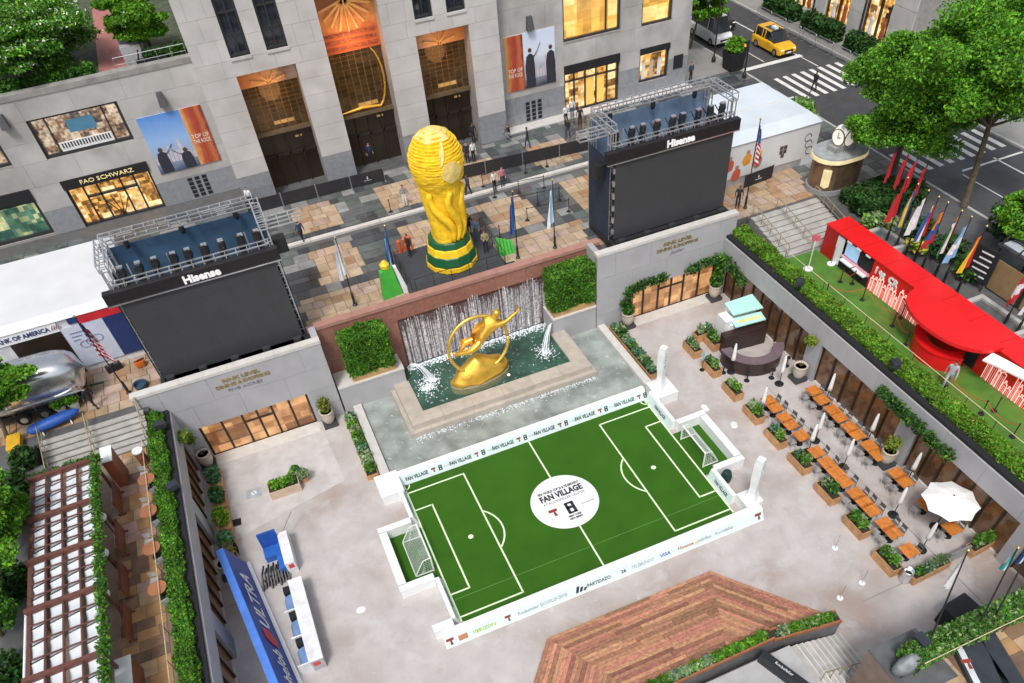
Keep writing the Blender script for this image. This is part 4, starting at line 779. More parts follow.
for lab, x0, x1, ya, yb in (('left perimeter board between the far corner block and the left goal', 0., -.42, -.3, -2.45), ('left perimeter board between the left goal and the near corner', 0., -.42, -7.1, -9.9), ('right perimeter board between the far corner block and the right goal', 17., 17.42, -2.45, .65), ('right perimeter board between the right goal and the near corner', 17., 17.42, -9.3, -6.95)):
    t, o, X, e, at, L_ = board(lab, ((x0, ya), (x0, yb)), ((x1, ya), (x1, yb)), True)
    text('FAN VILLAGE', NAVY, t, at(L_*.55), X, e, .34, org=o, width=1.3, ext=.002, bold=.01)
# goal enclosures and goals
NET = mat('goal_net', (.80, .84, .82), .8)
def goal(s, label):
    x0 = 0 if s < 0 else 17; t = thing('goal', 'small white football goal with netting, %s end of the pitch' % label, 'goal', (x0+s*.5, -4.8, 0)); o = t.location
    ya, yb, h, dp = -6.1, -3.5, 1.25, 1.05; fx = x0+s*.25; P_ = [Vector((fx, ya, 0)), Vector((fx, ya, h)), Vector((fx, yb, h)), Vector((fx, yb, 0))]
    for a, c, n in ((P_[0], P_[1], 'post'), (P_[3], P_[2], 'post'), (P_[1], P_[2], 'crossbar')): b = MB(o); b.tube(a, c, .05, n=8); b.obj(n, WHITE, t)
    for yy in (ya, yb): b = MB(o); b.path([(fx, yy, h), (fx+s*.45, yy, h*.97), (fx+s*dp, yy, .1), (fx+s*dp, yy, .05)], .03, 6); b.path([(fx, yy, .05), (fx+s*dp, yy, .05)], .03, 6); b.obj('stay', WHITE, t)
    b = MB(o); b.path([(fx+s*dp, ya, .05), (fx+s*dp, yb, .05)], .03, 6); b.obj('ground_bar', WHITE, t)
    b = MB(o); r_ = .007
    def bk(u, v): return Vector((fx+s*(.45*min(1, v*2) + (dp-.45)*max(0, v*2-1)), ya+(yb-ya)*u, h if v <= .5 else h*(1-(v-.5)*2)+.05*((v-.5)*2)))
    for i in range(27): b.path([bk(i/26, v) for v in (0, .5, 1)], r_, 3)
    for j in range(1, 16): b.path([bk(0, j/15), bk(1, j/15)], r_, 3)
    for yy in (ya, yb):
        for i in range(8): u = i/7; b.path([(fx+s*dp*u, yy, .03), (fx+s*min(dp*u, .45+.0), yy, h*(1 if u < .43 else max(.05, 1-(u-.43)/.57)))], r_, 3)
        for j in range(8): zz = h*j/8; b.path([(fx, yy, zz), (fx+s*(dp-(dp-.45)*j/8), yy, zz)], r_, 3)
    b.obj('net', NET, t, kind='stuff'); return t
goal(-1, 'left'); goal(1, 'right')
def enclosure(s):
    x0 = 0 if s < 0 else 17; lab = 'left' if s < 0 else 'right'; t = thing('goal_enclosure', 'white waist-high panels boxing in the %s goal' % lab, 'enclosure', (x0+s*1.2, -4.8, 0)); o = t.location
    B = lambda a, c: (x0+s*a, x0+s*c) if s > 0 else (x0+s*c, x0+s*a)
    for (a, c, y0, y1) in ((0.44, 2.4, -2.83, -2.45), (0.44, 2.4, -7.15, -6.77), (1.97, 2.4, -6.76, -2.84)): X = B(a, c); b = MB(o); b.box(X[0], X[1], y0, y1, .004, .72); b.obj('panel', BOARD, t); b = MB(o); b.box(X[0]-.02, X[1]+.02, y0-.02, y1+.02, .72, .76); b.obj('top_rail', WHITE, t)
    if s > 0: b = MB(o); b.lathe([(.3, 0), (.34, .4), (.25, .75), (.05, .8)], (17.9, -7.6, 0), 10); b.obj('ball_bin', mat('dark_green_bin', (.01, .04, .035), .5), t)
enclosure(-1); enclosure(1)
def corner(x0, x1, y0, y1, lab, col):
    t = thing('corner_block', 'white square block at the %s corner of the pitch' % lab, 'block', ((x0+x1)/2, (y0+y1)/2, 0)); o = t.location
    b = MB(o); b.box(x0, x1, y0, y1, 0, .74); b.obj('body', BOARD, t); b = MB(o); b.box(x0-.02, x1+.02, y0-.02, y1+.02, .74, .78); b.obj('lid', WHITE, t)
    if col:
        cx_, cy_ = col; t2 = thing('sign_totem', 'tall square white printed totem on the %s corner block' % lab, 'totem', (cx_, cy_, .78), .5); b = MB(); hs = [(.0, .34), (.5, .22), (.9, .19), (1.6, .23), (2.8, .24), (3.2, .2)]
        for (za, ra), (zb, rb) in zip(hs, hs[1:]): b.hull([(-ra, -ra, za), (ra, -ra, za), (ra, ra, za), (-ra, ra, za)], [(-rb, -rb, zb), (rb, -rb, zb), (rb, rb, zb), (-rb, rb, zb)])
        b.obj('body', mat('totem_white', (.76, .79, .79), .5, var=.05, scale=2), t2); b = MB(); b.cbox((0, 0, 3.2), (.42, .42, .05), b=.05); b.obj('cap', WHITE, t2)
        for k in range(5): b = MB(); b.box(-.13+.04*(k % 2), .13-.05*(k % 3), -.25, -.235, 1.75+k*.26, 1.87+k*.26); b.obj('print', mat('totem_print', (.42, .55, .54), .6), t2)
corner(-1.5, -.1, -.3, 1.5, 'far left', None); corner(17.43, 18.9, -.25, 1.4, 'far right', (18.1, .75)); corner(-1.5, -.43, -10.34, -9.9, 'near left', None); corner(17.43, 18.5, -10.34, -9.3, 'near right', (18.05, -9.85))
# ------------------------------------------------------------------ plank deck (hipped slopes rising to a planter)
DECK = mat('deck_plank', (.42, .20, .12), .5, var=.3, scale=6, rnd=.4, hue=.018, bump=.15, bscale=25)
DA, DB, DC, DL = Vector((3.76, -12.8)), Vector((13.5, -12.85)), Vector((16.74, -16.83)), Vector((1.6, -15.4))
t = thing('wooden_deck', 'angular deck of reddish wooden planks sloping up from the court floor', 'deck', (9, -15, 0)); o = t.location; deck = t
sl = .30
def hz(d): return .15+sl*d
edges = [(DL+(DL-DA)*1.2, DA), (DA, DB), (DB, DC+(DC-DB)*.35)]
def inward(a, b_): d = (b_-a).normalized(); n = Vector((-d.y, d.x)); return n if n.dot(Vector((9, -17.6))-a) > 0 else -n
nrm = [inward(*e_) for e_ in edges]
def inter(e1, n1, e2, n2, d):
    # intersection of the two edges offset inwards by d
    p, r_ = e1[0]+n1*d, e1[1]-e1[0]; q, s_ = e2[0]+n2*d, e2[1]-e2[0]; cr = r_.x*s_.y-r_.y*s_.x; u = ((q-p).x*s_.y-(q-p).y*s_.x)/cr; return p+r_*u
YN = -17.72
pw = .225; D_ = 0
def clip(poly, y0):   # keep y > y0
    out = []
    for i in range(len(poly)):
        a, c = poly[i], poly[(i+1) % len(poly)]; ia, ic = a.y > y0, c.y > y0
        if ia: out.append(a)
        if ia != ic: out.append(a.lerp(c, (y0-a.y)/(c.y-a.y)))
    return out
for i in range(3):
    d = 0
    while d < 5.2:
        d1 = d+pw-.012
        ends = []
        for dd in (d, d1):
            p0 = inter(edges[0], nrm[0], edges[1], nrm[1], dd) if i == 1 else (edges[i][0]+nrm[i]*dd if i == 0 else inter(edges[1], nrm[1], edges[2], nrm[2], dd))
            p1 = inter(edges[1], nrm[1], edges[2], nrm[2], dd) if i == 1 else (inter(edges[0], nrm[0], edges[1], nrm[1], dd) if i == 0 else edges[i][1]+nrm[i]*dd)
            ends.append((p0, p1))
        (a0, a1), (b0, b1) = ends; L_ = (a1-a0).length; u = 0; cuts = [0]
        dr = (edges[i][1]-edges[i][0]).normalized()
        if (a1-a0).dot(dr) > .2:
            while u < L_: u += random.uniform(2.2, 4.4); cuts.append(min(u, L_))
            if len(cuts) > 2 and cuts[-1]-cuts[-2] < .5: cuts.pop(-2)
            for k in range(len(cuts)-1):
                def pt(u_, inner):
                    if u_ <= 0: return b0 if inner else a0
                    if u_ >= L_: return b1 if inner else a1
                    return a0+dr*u_+(nrm[i]*(d1-d) if inner else Vector((0, 0)))
                g0, g1 = cuts[k]+(.01 if k else 0), cuts[k+1]-(.01 if k < len(cuts)-2 else 0)
                poly = clip([pt(g0, False), pt(g1, False), pt(g1, True), pt(g0, True)], YN)
                if len(poly) >= 3:
                    hh = lambda p_: hz((p_-edges[i][0]).dot(nrm[i])); b = MB(o); jz = random.uniform(-.006, .006)
                    b.hull([(p_.x, p_.y, hh(p_)-.06) for p_ in poly], [(p_.x, p_.y, hh(p_)+jz) for p_ in poly]); b.obj('plank', DECK, t)
        d += pw
b = MB(o)
for i in range(3):   # dark skirt below the outer edge
    a, c = edges[i]; c = c if i < 2 else DC; n3 = Vector((*nrm[i], 0)); A = [Vector((*a, 0))+n3*.05, Vector((*c, 0))+n3*.05, Vector((*c, 0))+n3*.12, Vector((*a, 0))+n3*.12]; b.hull(A, [v+Vector((0, 0, .1)) for v in A])
b.obj('skirt', BLACKM, t)
# planter wall closing the deck
def deck_planter(p0, p1, z0, zt, label):
    p0, p1 = Vector(p0), Vector(p1); d = (p1-p0).normalized(); n = Vector((-d.y, d.x)); t = thing('deck_planter', label, 'planter', ((p0.x+p1.x)/2, (p0.y+p1.y)/2, 0)); o = t.location
    q = lambda u, s_, z: (p0.x+d.x*u+n.x*s_, p0.y+d.y*u+n.y*s_, z); L_ = (p1-p0).length
    b = MB(o); b.hull([q(0, -.3, 0), q(L_, -.3, 0), q(L_, .3, 0), q(0, .3, 0)], [q(0, -.3, zt-.16), q(L_, -.3, zt-.16), q(L_, .3, zt-.16), q(0, .3, zt-.16)]); b.obj('wall', mat('deck_wall_grey', (.16, .16, .165), .7, var=.2, scale=2), t)
    for s0, s1 in ((-.34, -.24), (.24, .34)): b = MB(o); b.hull([q(0, s0, zt-.16), q(L_, s0, zt-.16), q(L_, s1, zt-.16), q(0, s1, zt-.16)], [q(0, s0, zt+.05), q(L_, s0, zt+.05), q(L_, s1, zt+.05), q(0, s1, zt+.05)]); b.obj('cap_board', mat('cap_rust', (.34, .13, .06), .6), t)
    b = MB(o); b.hull([q(0, -.24, zt-.16), q(L_, -.24, zt-.16), q(L_, .24, zt-.16), q(0, .24, zt-.16)], [q(0, -.24, zt-.04), q(L_, -.24, zt-.04), q(L_, .24, zt-.04), q(0, .24, zt-.04)]); b.obj('soil', SOIL, t)
    k = int(L_/.62)
    for i in range(k):
        c = Vector(q(.3+(L_-.6)*(i+.5)/k, 0, zt+.15)); foliage(blob_pts(220, c, (.42, .3, .3), .2), .1, random.choice([[G_HEDGE, G_BRIGHT], [G_PALE, G_BLUE], [G_HEDGE, G_PALE], [G_BRIGHT, G_DARK]]), t, [.7, .3], name='plant', org=o)
deck_planter((2.0, -18.0), (13.55, -17.95), 0, 1.6, 'long rust-edged planter of mixed greenery along the wooden deck'); deck_planter((13.6, -17.95), (17.2, -18.45), 0, 1.35, 'short angled rust-edged planter at the right tip of the wooden deck')
# flight from landing down to the court, running along x
t = thing('court_stairs', 'grey stone steps and landing behind the wooden deck planter', 'stairs', (15.8, -20, 0)); o = t.location
for k in range(9): b = MB(o); x1_ = 17.35-k*.36; b.box(x1_-.36, x1_, -21.4, -18.85, 0, .14*(9-0-0) if False else .14*(k+1)); b.obj('step', STEP, t); b = MB(o); b.box(x1_-.05, x1_+.012, -21.4, -18.85, .14*(k+1)-.03, .14*(k+1)+.006); b.obj('nosing', COPING, t)
b = MB(o); b.box(-5, 17.35-9*.36, -26.8, -18.75, 0, 1.26); b.obj('landing', mat('landing_stone', (.40, .40, .40), .5, var=.15, scale=1, wet=.3), t)
b = MB(o); b.box(15.45, 17.85, -21.98, -21.42, 0, 1.3); b.obj('cheek_wall', STONE_W, t)
rail((17.3, -20.9, .0), (14.3, -20.9, 1.26), .9, BRASSR, 'stair_handrail', 'thin brass handrail on the steps behind the deck', 6, mid=False)
# black sign leaning on the landing
a = PZ(762, 653, 1.9); c = PZ(812, 690, 1.9); t = thing('banner_sign', 'black sign board with small white lettering beside the steps behind the deck', 'sign', (a.x, a.y, 1.26)); b = MB(t.location); d = (c-a).normalized(); n = Vector((-d.y, d.x, 0))
A = [a+n*-.2, c+n*-.2, c+n*.2, a+n*.2]; b.hull([Vector((v.x, v.y, 1.27)) for v in A], [Vector((v.x, v.y, 1.95)) for v in A]); b.obj('board', mat('sign_black', (.015, .018, .022), .5), t)
text('Rockefeller', WHITE, t, Vector(((a*.55+c*.45).x, (a*.55+c*.45).y, 1.953)), d, n, .2, org=t.location, width=.95, ext=.003)
# ------------------------------------------------------------------ video screens on truss towers
SCR = mat('led_panel', (.045, .046, .050), .55, var=.06, scale=1); NAVYD = mat('navy_drape', (.018, .030, .055), .8, var=.3, scale=1.2); BLUED = mat('blue_tarp', (.045, .10, .18), .55, var=.25, scale=.8, bump=.3, bscale=2); TRUSS = mat('truss_alloy', (.70, .71, .73), .35, metal=.8)
def truss(mb, p, q, w=.46, r=.032, step=.6, diag=False):
    p, q = Vector(p), Vector(q); d = (q-p); L_ = d.length; d.normalize(); u = d.cross(Vector((0, 0, 1)))
    if u.length < .01: u = Vector((1, 0, 0))
    u.normalize(); v = u.cross(d); C = [(-1, -1), (1, -1), (1, 1), (-1, 1)]; h = w/2
    for a, b in C: o_ = u*a*h+v*b*h; mb.bar(p+o_, q+o_, r*2)
    n = max(1, round(L_/step))
    for k in range(n+1):
        a = p+d*L_*k/n
        for i in range(4):
            (x0, y0), (x1, y1) = C[i], C[(i+1) % 4]; mb.bar(a+u*x0*h+v*y0*h, a+u*x1*h+v*y1*h, r*1.3)
            if k < n and diag: c = p+d*L_*(k+1)/n; mb.bar(a+u*x0*h+v*y0*h, c+u*x1*h+v*y1*h, r*1.2)
def screen(x0, x1, z0, z1, yb, stub, label, drape=None):
    drape = drape or BLUED
    y = 10.2; t = thing('video_screen', label, 'screen', ((x0+x1)/2, 13, PL)); o = t.location
    nx, nz = 9, 6
    b = MB(o); b.box(x0, x1, y+.12, y+.3, z0, z1); b.obj('screen_back', BLACKM, t)
    for i in range(nx):   # LED tiles
        for j in range(nz): piece('screen_tile', SCR, t, x0+(x1-x0)*i/nx+.0015, x0+(x1-x0)*(i+1)/nx-.0015, y, y+.12, z0+(z1-z0)*j/nz+.0015, z0+(z1-z0)*(j+1)/nz-.0015, o)
    b = MB(o); b.box(x0-.65, x1+.35, y-.12, y+.35, z1+.03, z1+.78); hd = b.obj('header', mat('header_black', (.012, .010, .012), .5), t)
    b = MB(o); b.box(x0-.65, x1+.35, y-.16, y-.10, z1+.03, z1+.09); b.obj('header_trim', ALU, hd)
    text('Hisense', mat('sign_white', (.82, .82, .82), .5, emit=(1, 1, 1), es=.1), hd, ((x0+x1)/2+.25, y-.13, z1+.40), (1, 0, 0), (0, 0, 1), .62, org=o, width=2.05, ext=.02, bold=.03)
    b = MB(o); b.box(x0-.25, x1+.3, 9.45, 10.9, PL, PL+.55); b.box(x0-.25, x0+.6, 10.9, yb, PL, PL+.55); b.obj('base_plinth', mat('plinth_black', (.018, .018, .02), .6), t)
    b = MB(o); b.box(x0, x1, 9.75, 10.15, PL+.55, z0-.02); b.obj('base_skirt', BLACKM, t)
    for k in range(5): xx = x0+.4+(x1-x0-.8)*k/4; b = MB(o); b.cbox((xx, 9.8, PL+.56), (.5, .35, .28), b=.08); b.obj('ballast', mat('ballast', (.03, .03, .034), .7), t)
    # drapes round the tower
    b = MB(o); b.box(x0-.1, x1+.1, yb+.3, yb+.34, PL, z1+1.3); b.obj('back_drape', drape, t)
    b = MB(o); b.box(x0-.28, x0-.24, y+.35, yb, PL+.56, z1+.1); b.obj('side_drape', NAVYD, t); b = MB(o); b.box(x1+.24, x1+.28, y+.35, yb, PL+.1, z1+.1); b.obj('side_drape', NAVYD, t)
    b = MB(o); b.box(x0+.05, x1-.05, y+.4, yb+.25, z1-1.4, z1-1.35); b.obj('inner_deck', NAVYD, t)
    for k in range(3): b = MB(o); xx = x0+(x1-x0)*(k+.5)/3; b.cbox((xx, y+1.9, z1-1.35), (1.3, .8, .7), b=.05); b.obj('amplifier_case', BLACKM, t)
    zt = z1+2.0
    for (p, q) in (((x0, yb, zt), (x1, yb, zt)), ((x0-.02, y+.4, zt), (x0-.02, yb-.25, zt)), ((x1+.02, y+.4, zt), (x1+.02, yb-.25, zt)), ((x0, y+.5, z1+.75), (x1, y+.5, z1+.75))): b = MB(o); truss(b, p, q); b.obj('truss', TRUSS, t)
    for xx in (x0, x1):
        for yy in (y+.6, yb): b = MB(o); truss(b, (xx, yy, PL), (xx, yy, zt-.25), .36, .03, .8); b.obj('truss_leg', TRUSS, t)
    sx = x1 if stub > 0 else x0; b = MB(o); truss(b, (sx+stub*.25, y+.9, zt-.15), (sx+stub*2.2, y+.9, zt-.15)); b.obj('truss_arm', TRUSS, t)
    # hanging lights along the front truss and under the back truss
    for k in range(9):
        xx = x0+.5+(x1-x0-1.0)*k/8+random.uniform(-.15, .15); b = MB(o); b.cbox((xx, y+.95, z1+.15), (.34, .34, random.choice((.9, 1.2, 1.4))), b=.06); b.lathe([(.14, 0), (.22, .25), (.19, .5), (.05, .55)], (xx+.1, y+1.0, z1+.95), 10); b.bar((xx-.18, y+1.5, z1+1.3), (xx-.18, y+.6, z1+.9), .05); b.bar((xx+.18, y+1.5, z1+1.3), (xx+.18, y+.6, z1+.9), .05); b.obj('stage_light', BLACK, t)
        b = MB(o); b.cbox((xx+.1, y+1.0, z1+1.5), (.3, .24, .08)); b.obj('light_clamp', ALU, t)
    for k in range(3): xx = x0+1.2+(x1-x0-2.4)*k/2; b = MB(o); b.lathe([(.12, 0), (.17, .2), (.15, .42), (.05, .45)], (xx, yb-.1, zt-.75), 8); b.obj('stage_light', BLACK, t)
    for k in range(4): xx = x0+(x1-x0)*(k+.5)/4; b = MB(o); b.bar((xx, y+.45, z1-2.6), (xx, y+1.2, zt-.5), .07); b.obj('brace', STEEL, t)
    ls = x0-.5 if stub < 0 else x1+.5
    b = MB(o); b.cbox((ls+stub*.1, y+1.1, z1-1.2 if stub < 0 else z1-.1), (.75, .6, .9), b=.06); b.obj('loudspeaker', BLACK, t)
    if stub < 0:
        for k in range(6): b = MB(o); b.cbox((x0-.08, y+.1, z0+.4+k*.85), (.14, .18, .35)); b.obj('edge_clamp', ALU, t)
    return t
screen(-11.1, -2.5, 5.95, 11.3, 13.7, 1, 'left video wall with a dark blank panel on a truss tower, above the left doors')
screen(19.4, 28.1, 6.1, 11.4, 13.5, -1, 'right video wall with a dark blank panel on a truss tower, above the right doors', mat('pale_tarp', (.16, .24, .36), .5, var=.3, scale=.7, bump=.3, bscale=2))
# ------------------------------------------------------------------ golden trophy (plain generic cup with a globe, in brick courses)
TY = mat('trophy_yellow', (.82, .52, .015), .6, var=.16, scale=3, rnd=.1, bump=.35, bscale=7); TPALE = mat('trophy_pale', (.82, .62, .20), .5, var=.15, scale=4, bump=.3, bscale=8); TGREEN = mat('trophy_green', (.01, .10, .035), .35, var=.12)
q0 = (8.75, 13.75, 5.85)
t = thing('trophy', 'giant yellow trophy with a globe on top and green bands round its base', 'trophy', q0)
b = MB(); b.lathe([(1.72, 0), (1.80, .05), (1.80, .35), (1.74, .38)], n=12); b.obj('base_tier', TY, t)
b = MB(); b.lathe([(1.74, .38), (1.76, .42), (1.66, 1.0), (1.6, 1.05)], n=12); b.obj('green_band', TGREEN, t)
b = MB(); b.lathe([(1.6, 1.05), (1.52, 1.5), (1.45, 1.55)], n=12); b.obj('base_tier', TY, t)
b = MB(); b.lathe([(1.45, 1.55), (1.47, 1.6), (1.38, 1.95), (1.32, 2.0)], n=12); b.obj('green_band', TGREEN, t)
b = MB(); pr = []; z = 2.0                       # stem in stepped courses, flaring up to the globe
while z < 6.1:
    u = (z-2.0)/4.1; r_ = 1.16-.10*sin(u*pi*.7)+u**1.4*.36+.02*random.random(); pr += [(r_, z+.01), (r_, z+.17)]; z += .18
b.lathe(pr, n=26)
b.v = [(x*(1+.09*sin(3*math.atan2(y, x)+zz*.9)), y*(1+.09*sin(3*math.atan2(y, x)+zz*.9)), zz) for x, y, zz in b.v]; b.obj('stem', TY, t)
b = MB(); pr = [(.05, 5.0)]; z = 5.05; R_ = 1.72; zc = 6.9
while z < 8.85:
    s_ = 1-((z+.08-zc)/1.98)**2
    if s_ > 0: r_ = R_*math.sqrt(s_)*(1+.012*random.uniform(-1, 1)); pr += [(r_, z+.012), (r_*1.012, z+.155)]
    z += .165
pr.append((.05, 8.82)); b.lathe(pr, n=34); JJ = {}; b.v = [(x*JJ.setdefault((round(z/.165), int(math.atan2(y, x)*17/pi)), 1+random.uniform(-.022, .022)), y*JJ[(round(z/.165), int(math.atan2(y, x)*17/pi))], z) for x, y, z in b.v]; gl = b.obj('globe', TY, t)
for (lo, la, w_, h_, sh) in ((-1.3, -.05, .40, .32, 0), (-1.55, .6, .10, .4, .35)):   # pale irregular patches proud of the globe
    b = MB(); n = 20; pts = [(0, 0)]+[(w_*cos(2*pi*k/n)*random.uniform(.85, 1.08), h_*sin(2*pi*k/n)*random.uniform(.85, 1.08)) for k in range(n)]
    def sp(u, v, e): a, l = lo+u+sh*v, la+v; l = max(min(l, 1.5), -1.4); return (1.72*e*cos(l)*cos(a), 1.72*e*cos(l)*sin(a), 6.9+1.98*e*sin(l))
    V_ = [sp(u, v, 1.045) for u, v in pts]; Vb = [sp(u, v, .98) for u, v in pts]
    b.add(V_+Vb, [(0, 1+k, 1+(k+1) % n) for k in range(n)]+[(1+k, n+2+k, n+2+(k+1) % n, 1+(k+1) % n) for k in range(n)]); b.obj('globe_patch', TPALE, gl)
b = MB(); b.lathe([(1.06, 8.48), (.9, 8.66), (.5, 8.86), (.05, 8.93)], n=22); b.v = [(x*(1+.1*sin(5*math.atan2(y, x))), y*(1+.1*sin(5*math.atan2(y, x))), z) for x, y, z in b.v]; b.obj('pale_cap', TPALE, gl)
for k in range(3):   # pale ribbons winding up the stem
    b = MB(); pts = []; rs = []
    for u in np.linspace(0, 1, 14):
        z = 2.1+u*3.4; uu = (z-2.0)/4.1; r_ = 1.16-.10*sin(uu*pi*.7)+uu**1.4*.36; a = -1.35+(k-1)*.75*(.3+u)+.25*sin(u*6); pts.append((r_*1.06*cos(a), r_*1.06*sin(a), z)); rs.append(.16+.12*sin(u*pi))
    b.path(pts, rs, 8); b.obj('ribbon', TY, t, smooth=True)
# platform and rails
t = thing('stage_platform', 'dark low platform carrying the giant trophy behind the granite wall', 'platform', (8.4, 14, PL)); o = t.location; PLT = mat('platform_carpet', (.045, .05, .058), .8, var=.15, scale=3)
b = MB(o); b.box(5.0, 11.9, 11.15, 16.4, PL+.005, 5.85); b.obj('deck', PLT, t); b = MB(o); b.box(5.6, 12.6, 11.12, 11.9, PL+.005, PL+.25); b.obj('front_step', PLT, t)
def railing(p, q, label, h=1.0, n=4): return rail(p, q, h, BLACK, 'crowd_rail', label, n, group='black rails around the trophy platform', cat='railing', w=.025)
railing((5.1, 11.3, 5.85), (5.1, 16.3, 5.85), 'black rail along the left edge of the trophy platform', n=5); railing((11.8, 11.4, 5.85), (11.8, 16.2, 5.85), 'black rail along the right edge of the trophy platform', n=5); railing((5.4, 11.3, 5.85), (11.7, 11.3, 5.85), 'black rail along the front of the trophy platform', n=6)
GRN_ = mat('green_inflatable', (.06, .42, .05), .5, var=.12)
q = PZ(402, 277, 5.4); t = thing('green_panel', 'bright green leaning panels left of the trophy platform', 'panel', (4.2, 12.6, PL))
b = MB(); b.hull([(-.9, -.5, 0), (.45, -.3, 0), (.45, .3, 0), (-.9, .3, 0)], [(-.75, -.35, 1.9), (.1, -.2, 2.1), (.1, .1, 2.1), (-.75, .1, 1.9)]); b.obj('panel', GRN_, t); b = MB(); b.hull([(.5, -.35, 0), (.9, -.3, 0), (.9, .2, 0), (.5, .2, 0)], [(.2, -.25, 2.0), (.4, -.2, 2.0), (.4, .1, 2.0), (.2, .1, 2.0)]); b.obj('white_edge', WHITE, t); b = MB(); b.lathe([(.3, 0), (.33, .25), (.1, .5)], (-.3, 0, 2.05), 10); b.obj('yellow_cap', mat('cap_yellow', (.75, .55, .03), .5), t)
t = thing('green_panel', 'bright green slatted panel right of the trophy platform', 'panel', (12.5, 13.4, PL))
for k in range(5): b = MB(); b.hull([(-.5+k*.25, -.3, 0), (-.3+k*.25, -.3, 0), (-.3+k*.25, .1, 0), (-.5+k*.25, .1, 0)], [(-.5+k*.25, .1, 1.2-.12*k), (-.3+k*.25, .1, 1.2-.12*k), (-.3+k*.25, .25, 1.2-.12*k), (-.5+k*.25, .25, 1.2-.12*k)]); b.obj('slat', GRN_, t)
q = PZ(419, 243, 5.9); t = thing('orange_stand', 'orange red bollards behind the trophy on its left', 'stand', (6.3, 17.0, PL))
for k in range(3): b = MB(); b.lathe([(.2, 0), (.2, .05), (.14, .1), (.14, 1.0), (.05, 1.08)], (-.4+k*.42, .1*k, 0), 10); b.obj('bollard', mat('orange_plastic', (.65, .10, .02), .45), t)
# ------------------------------------------------------------------ flags
def flag_mesh(w_, h_, seed, mats, nb, vertical=True):
    """limp hanging cloth: folds gathered to the pole; nb colour bands"""
    rs = random.Random(seed); b = MB(); nu, nv = 8, 14; ph = rs.random()*6
    def fn(u, v):
        gather = .16+.34*(v**.8)*.5; x = u*w_*gather+.06*sin(u*9+ph)*v; y = .10*sin(u*11+ph+v*2)*(.4+u); z = -v*h_-u*w_*.55*(1-.3*v); return (x, y, z)
    V = [fn(i/nu, j/nv) for j in range(nv+1) for i in range(nu+1)]
    for j in range(nv):
        for i in range(nu):
            b.m = min(nb-1, int((i/nu if vertical else j/nv)*nb)) % len(mats); b.add([V[j*(nu+1)+i], V[j*(nu+1)+i+1], V[(j+1)*(nu+1)+i+1], V[(j+1)*(nu+1)+i]], [(0, 1, 2, 3)])
    return b
def cl(n, c): return mat('cloth_'+n, c, .75, var=.12, scale=4)
CW, CB, CR, CYL, CG, COR, CLB = cl('white', (.76, .78, .80)), cl('blue', (.03, .10, .32)), cl('red', (.50, .02, .03)), cl('yellow', (.78, .55, .03)), cl('green', (.02, .22, .07)), cl('orange', (.75, .22, .03)), cl('sky', (.25, .48, .72))
def flag(base, h, label, mats, nb, w_=1.5, fh=1.9, vertical=True, rz=0, group=None, seed=1, lean=(0, 0), polem=None, zf=None, foot=True):
    t = thing('flag', label, 'flag', base, rz, group); top = Vector((lean[0], lean[1], h)); b = MB(); b.tube((0, 0, 0), top, .045, .03, 8); b.obj('pole', polem or BLACK, t)
    b = MB(); b.lathe([(.02, 0), (.07, .05), (.07, .1), (.01, .15)], top, 8); b.obj('finial', BRASS, t)
    if foot: b = MB(); b.lathe([(.16, 0), (.16, .06), (.09, .12), (.08, .9), (.05, .95)], (0, 0, 0), 8); b.obj('base', BLACK, t)
    zf = zf or .96; m_ = flag_mesh(w_, fh, seed, mats, nb, vertical); o = m_.obj('cloth', mats, t, smooth=True); o.location = top*zf; return t
flag(PZ(355, 305, PL), 4.9, 'white flag hanging from a black pole left of the trophy', [CW, cl('pale', (.55, .62, .72))], 4, seed=2, rz=pi, fh=2.3)
flag(PZ(398, 283, PL), 4.2, 'blue flag hanging beside the green panels left of the trophy', [CB, CLB], 5, seed=3, rz=pi, fh=2.4)
flag(PZ(518, 258, PL), 4.8, 'blue flag on a black pole right of the trophy', [CB], 1, seed=4, rz=pi, fh=2.4)
flag(PZ(555, 248, PL), 4.9, 'white flag with blue folds on a black pole near the right video wall', [CW, CLB, CW], 4, seed=5, rz=pi, fh=2.6)
def us_flag(base, h, label, seed, lean=(0, 0)):
    t = flag(base, h, label, [CR, CW], 13, 1.6, 2.5, False, 0, None, seed, lean); b = flag_mesh(.75, 1.1, seed, [CB], 1); o = b.obj('canton', CB, t, smooth=True); o.location = Vector((lean[0], lean[1]-.03, h*.96+.01)); o.scale = (1.02, 1.3, 1); return t
us_flag(PZ(129, 393, PL), 5.5, 'striped red and white national flag on a black pole by the left stairs', 6, (-.3, .3)); us_flag(PZ(745, 208, PL), 6.2, 'striped red and white national flag on a black pole beside the right video wall', 7)
FL = [(1.9, [CR, CW], 1, 'red flag with a small pale mark, first of the row behind the red pavilion'), (1.0, [CB, CYL, CB], 3, 'blue and yellow banded flag, second in the row behind the red pavilion'), (.1, [CW], 1, 'plain white flag in the row behind the red pavilion'), (-.75, [CR, CW, CB], 3, 'red white and blue flag in the row behind the red pavilion'), (-1.5, [COR, CB, CR], 3, 'orange blue and red flag in the middle of the row behind the red pavilion'), (-2.6, [COR, CW, CG], 3, 'orange white and green flag in the row behind the red pavilion'), (-3.35, [CLB, CW, CLB], 3, 'sky blue and white flag in the row behind the red pavilion'), (-4.5, [CR, COR, CYL], 3, 'red orange and yellow flag next to the black menu sign'), (-8.2, [CR, CW, CR], 3, 'red and white flag at the right edge of the picture behind the pavilion'), (-9.1, [CB, CLB, CW], 3, 'blue and white flag at the far right edge behind the pavilion')]
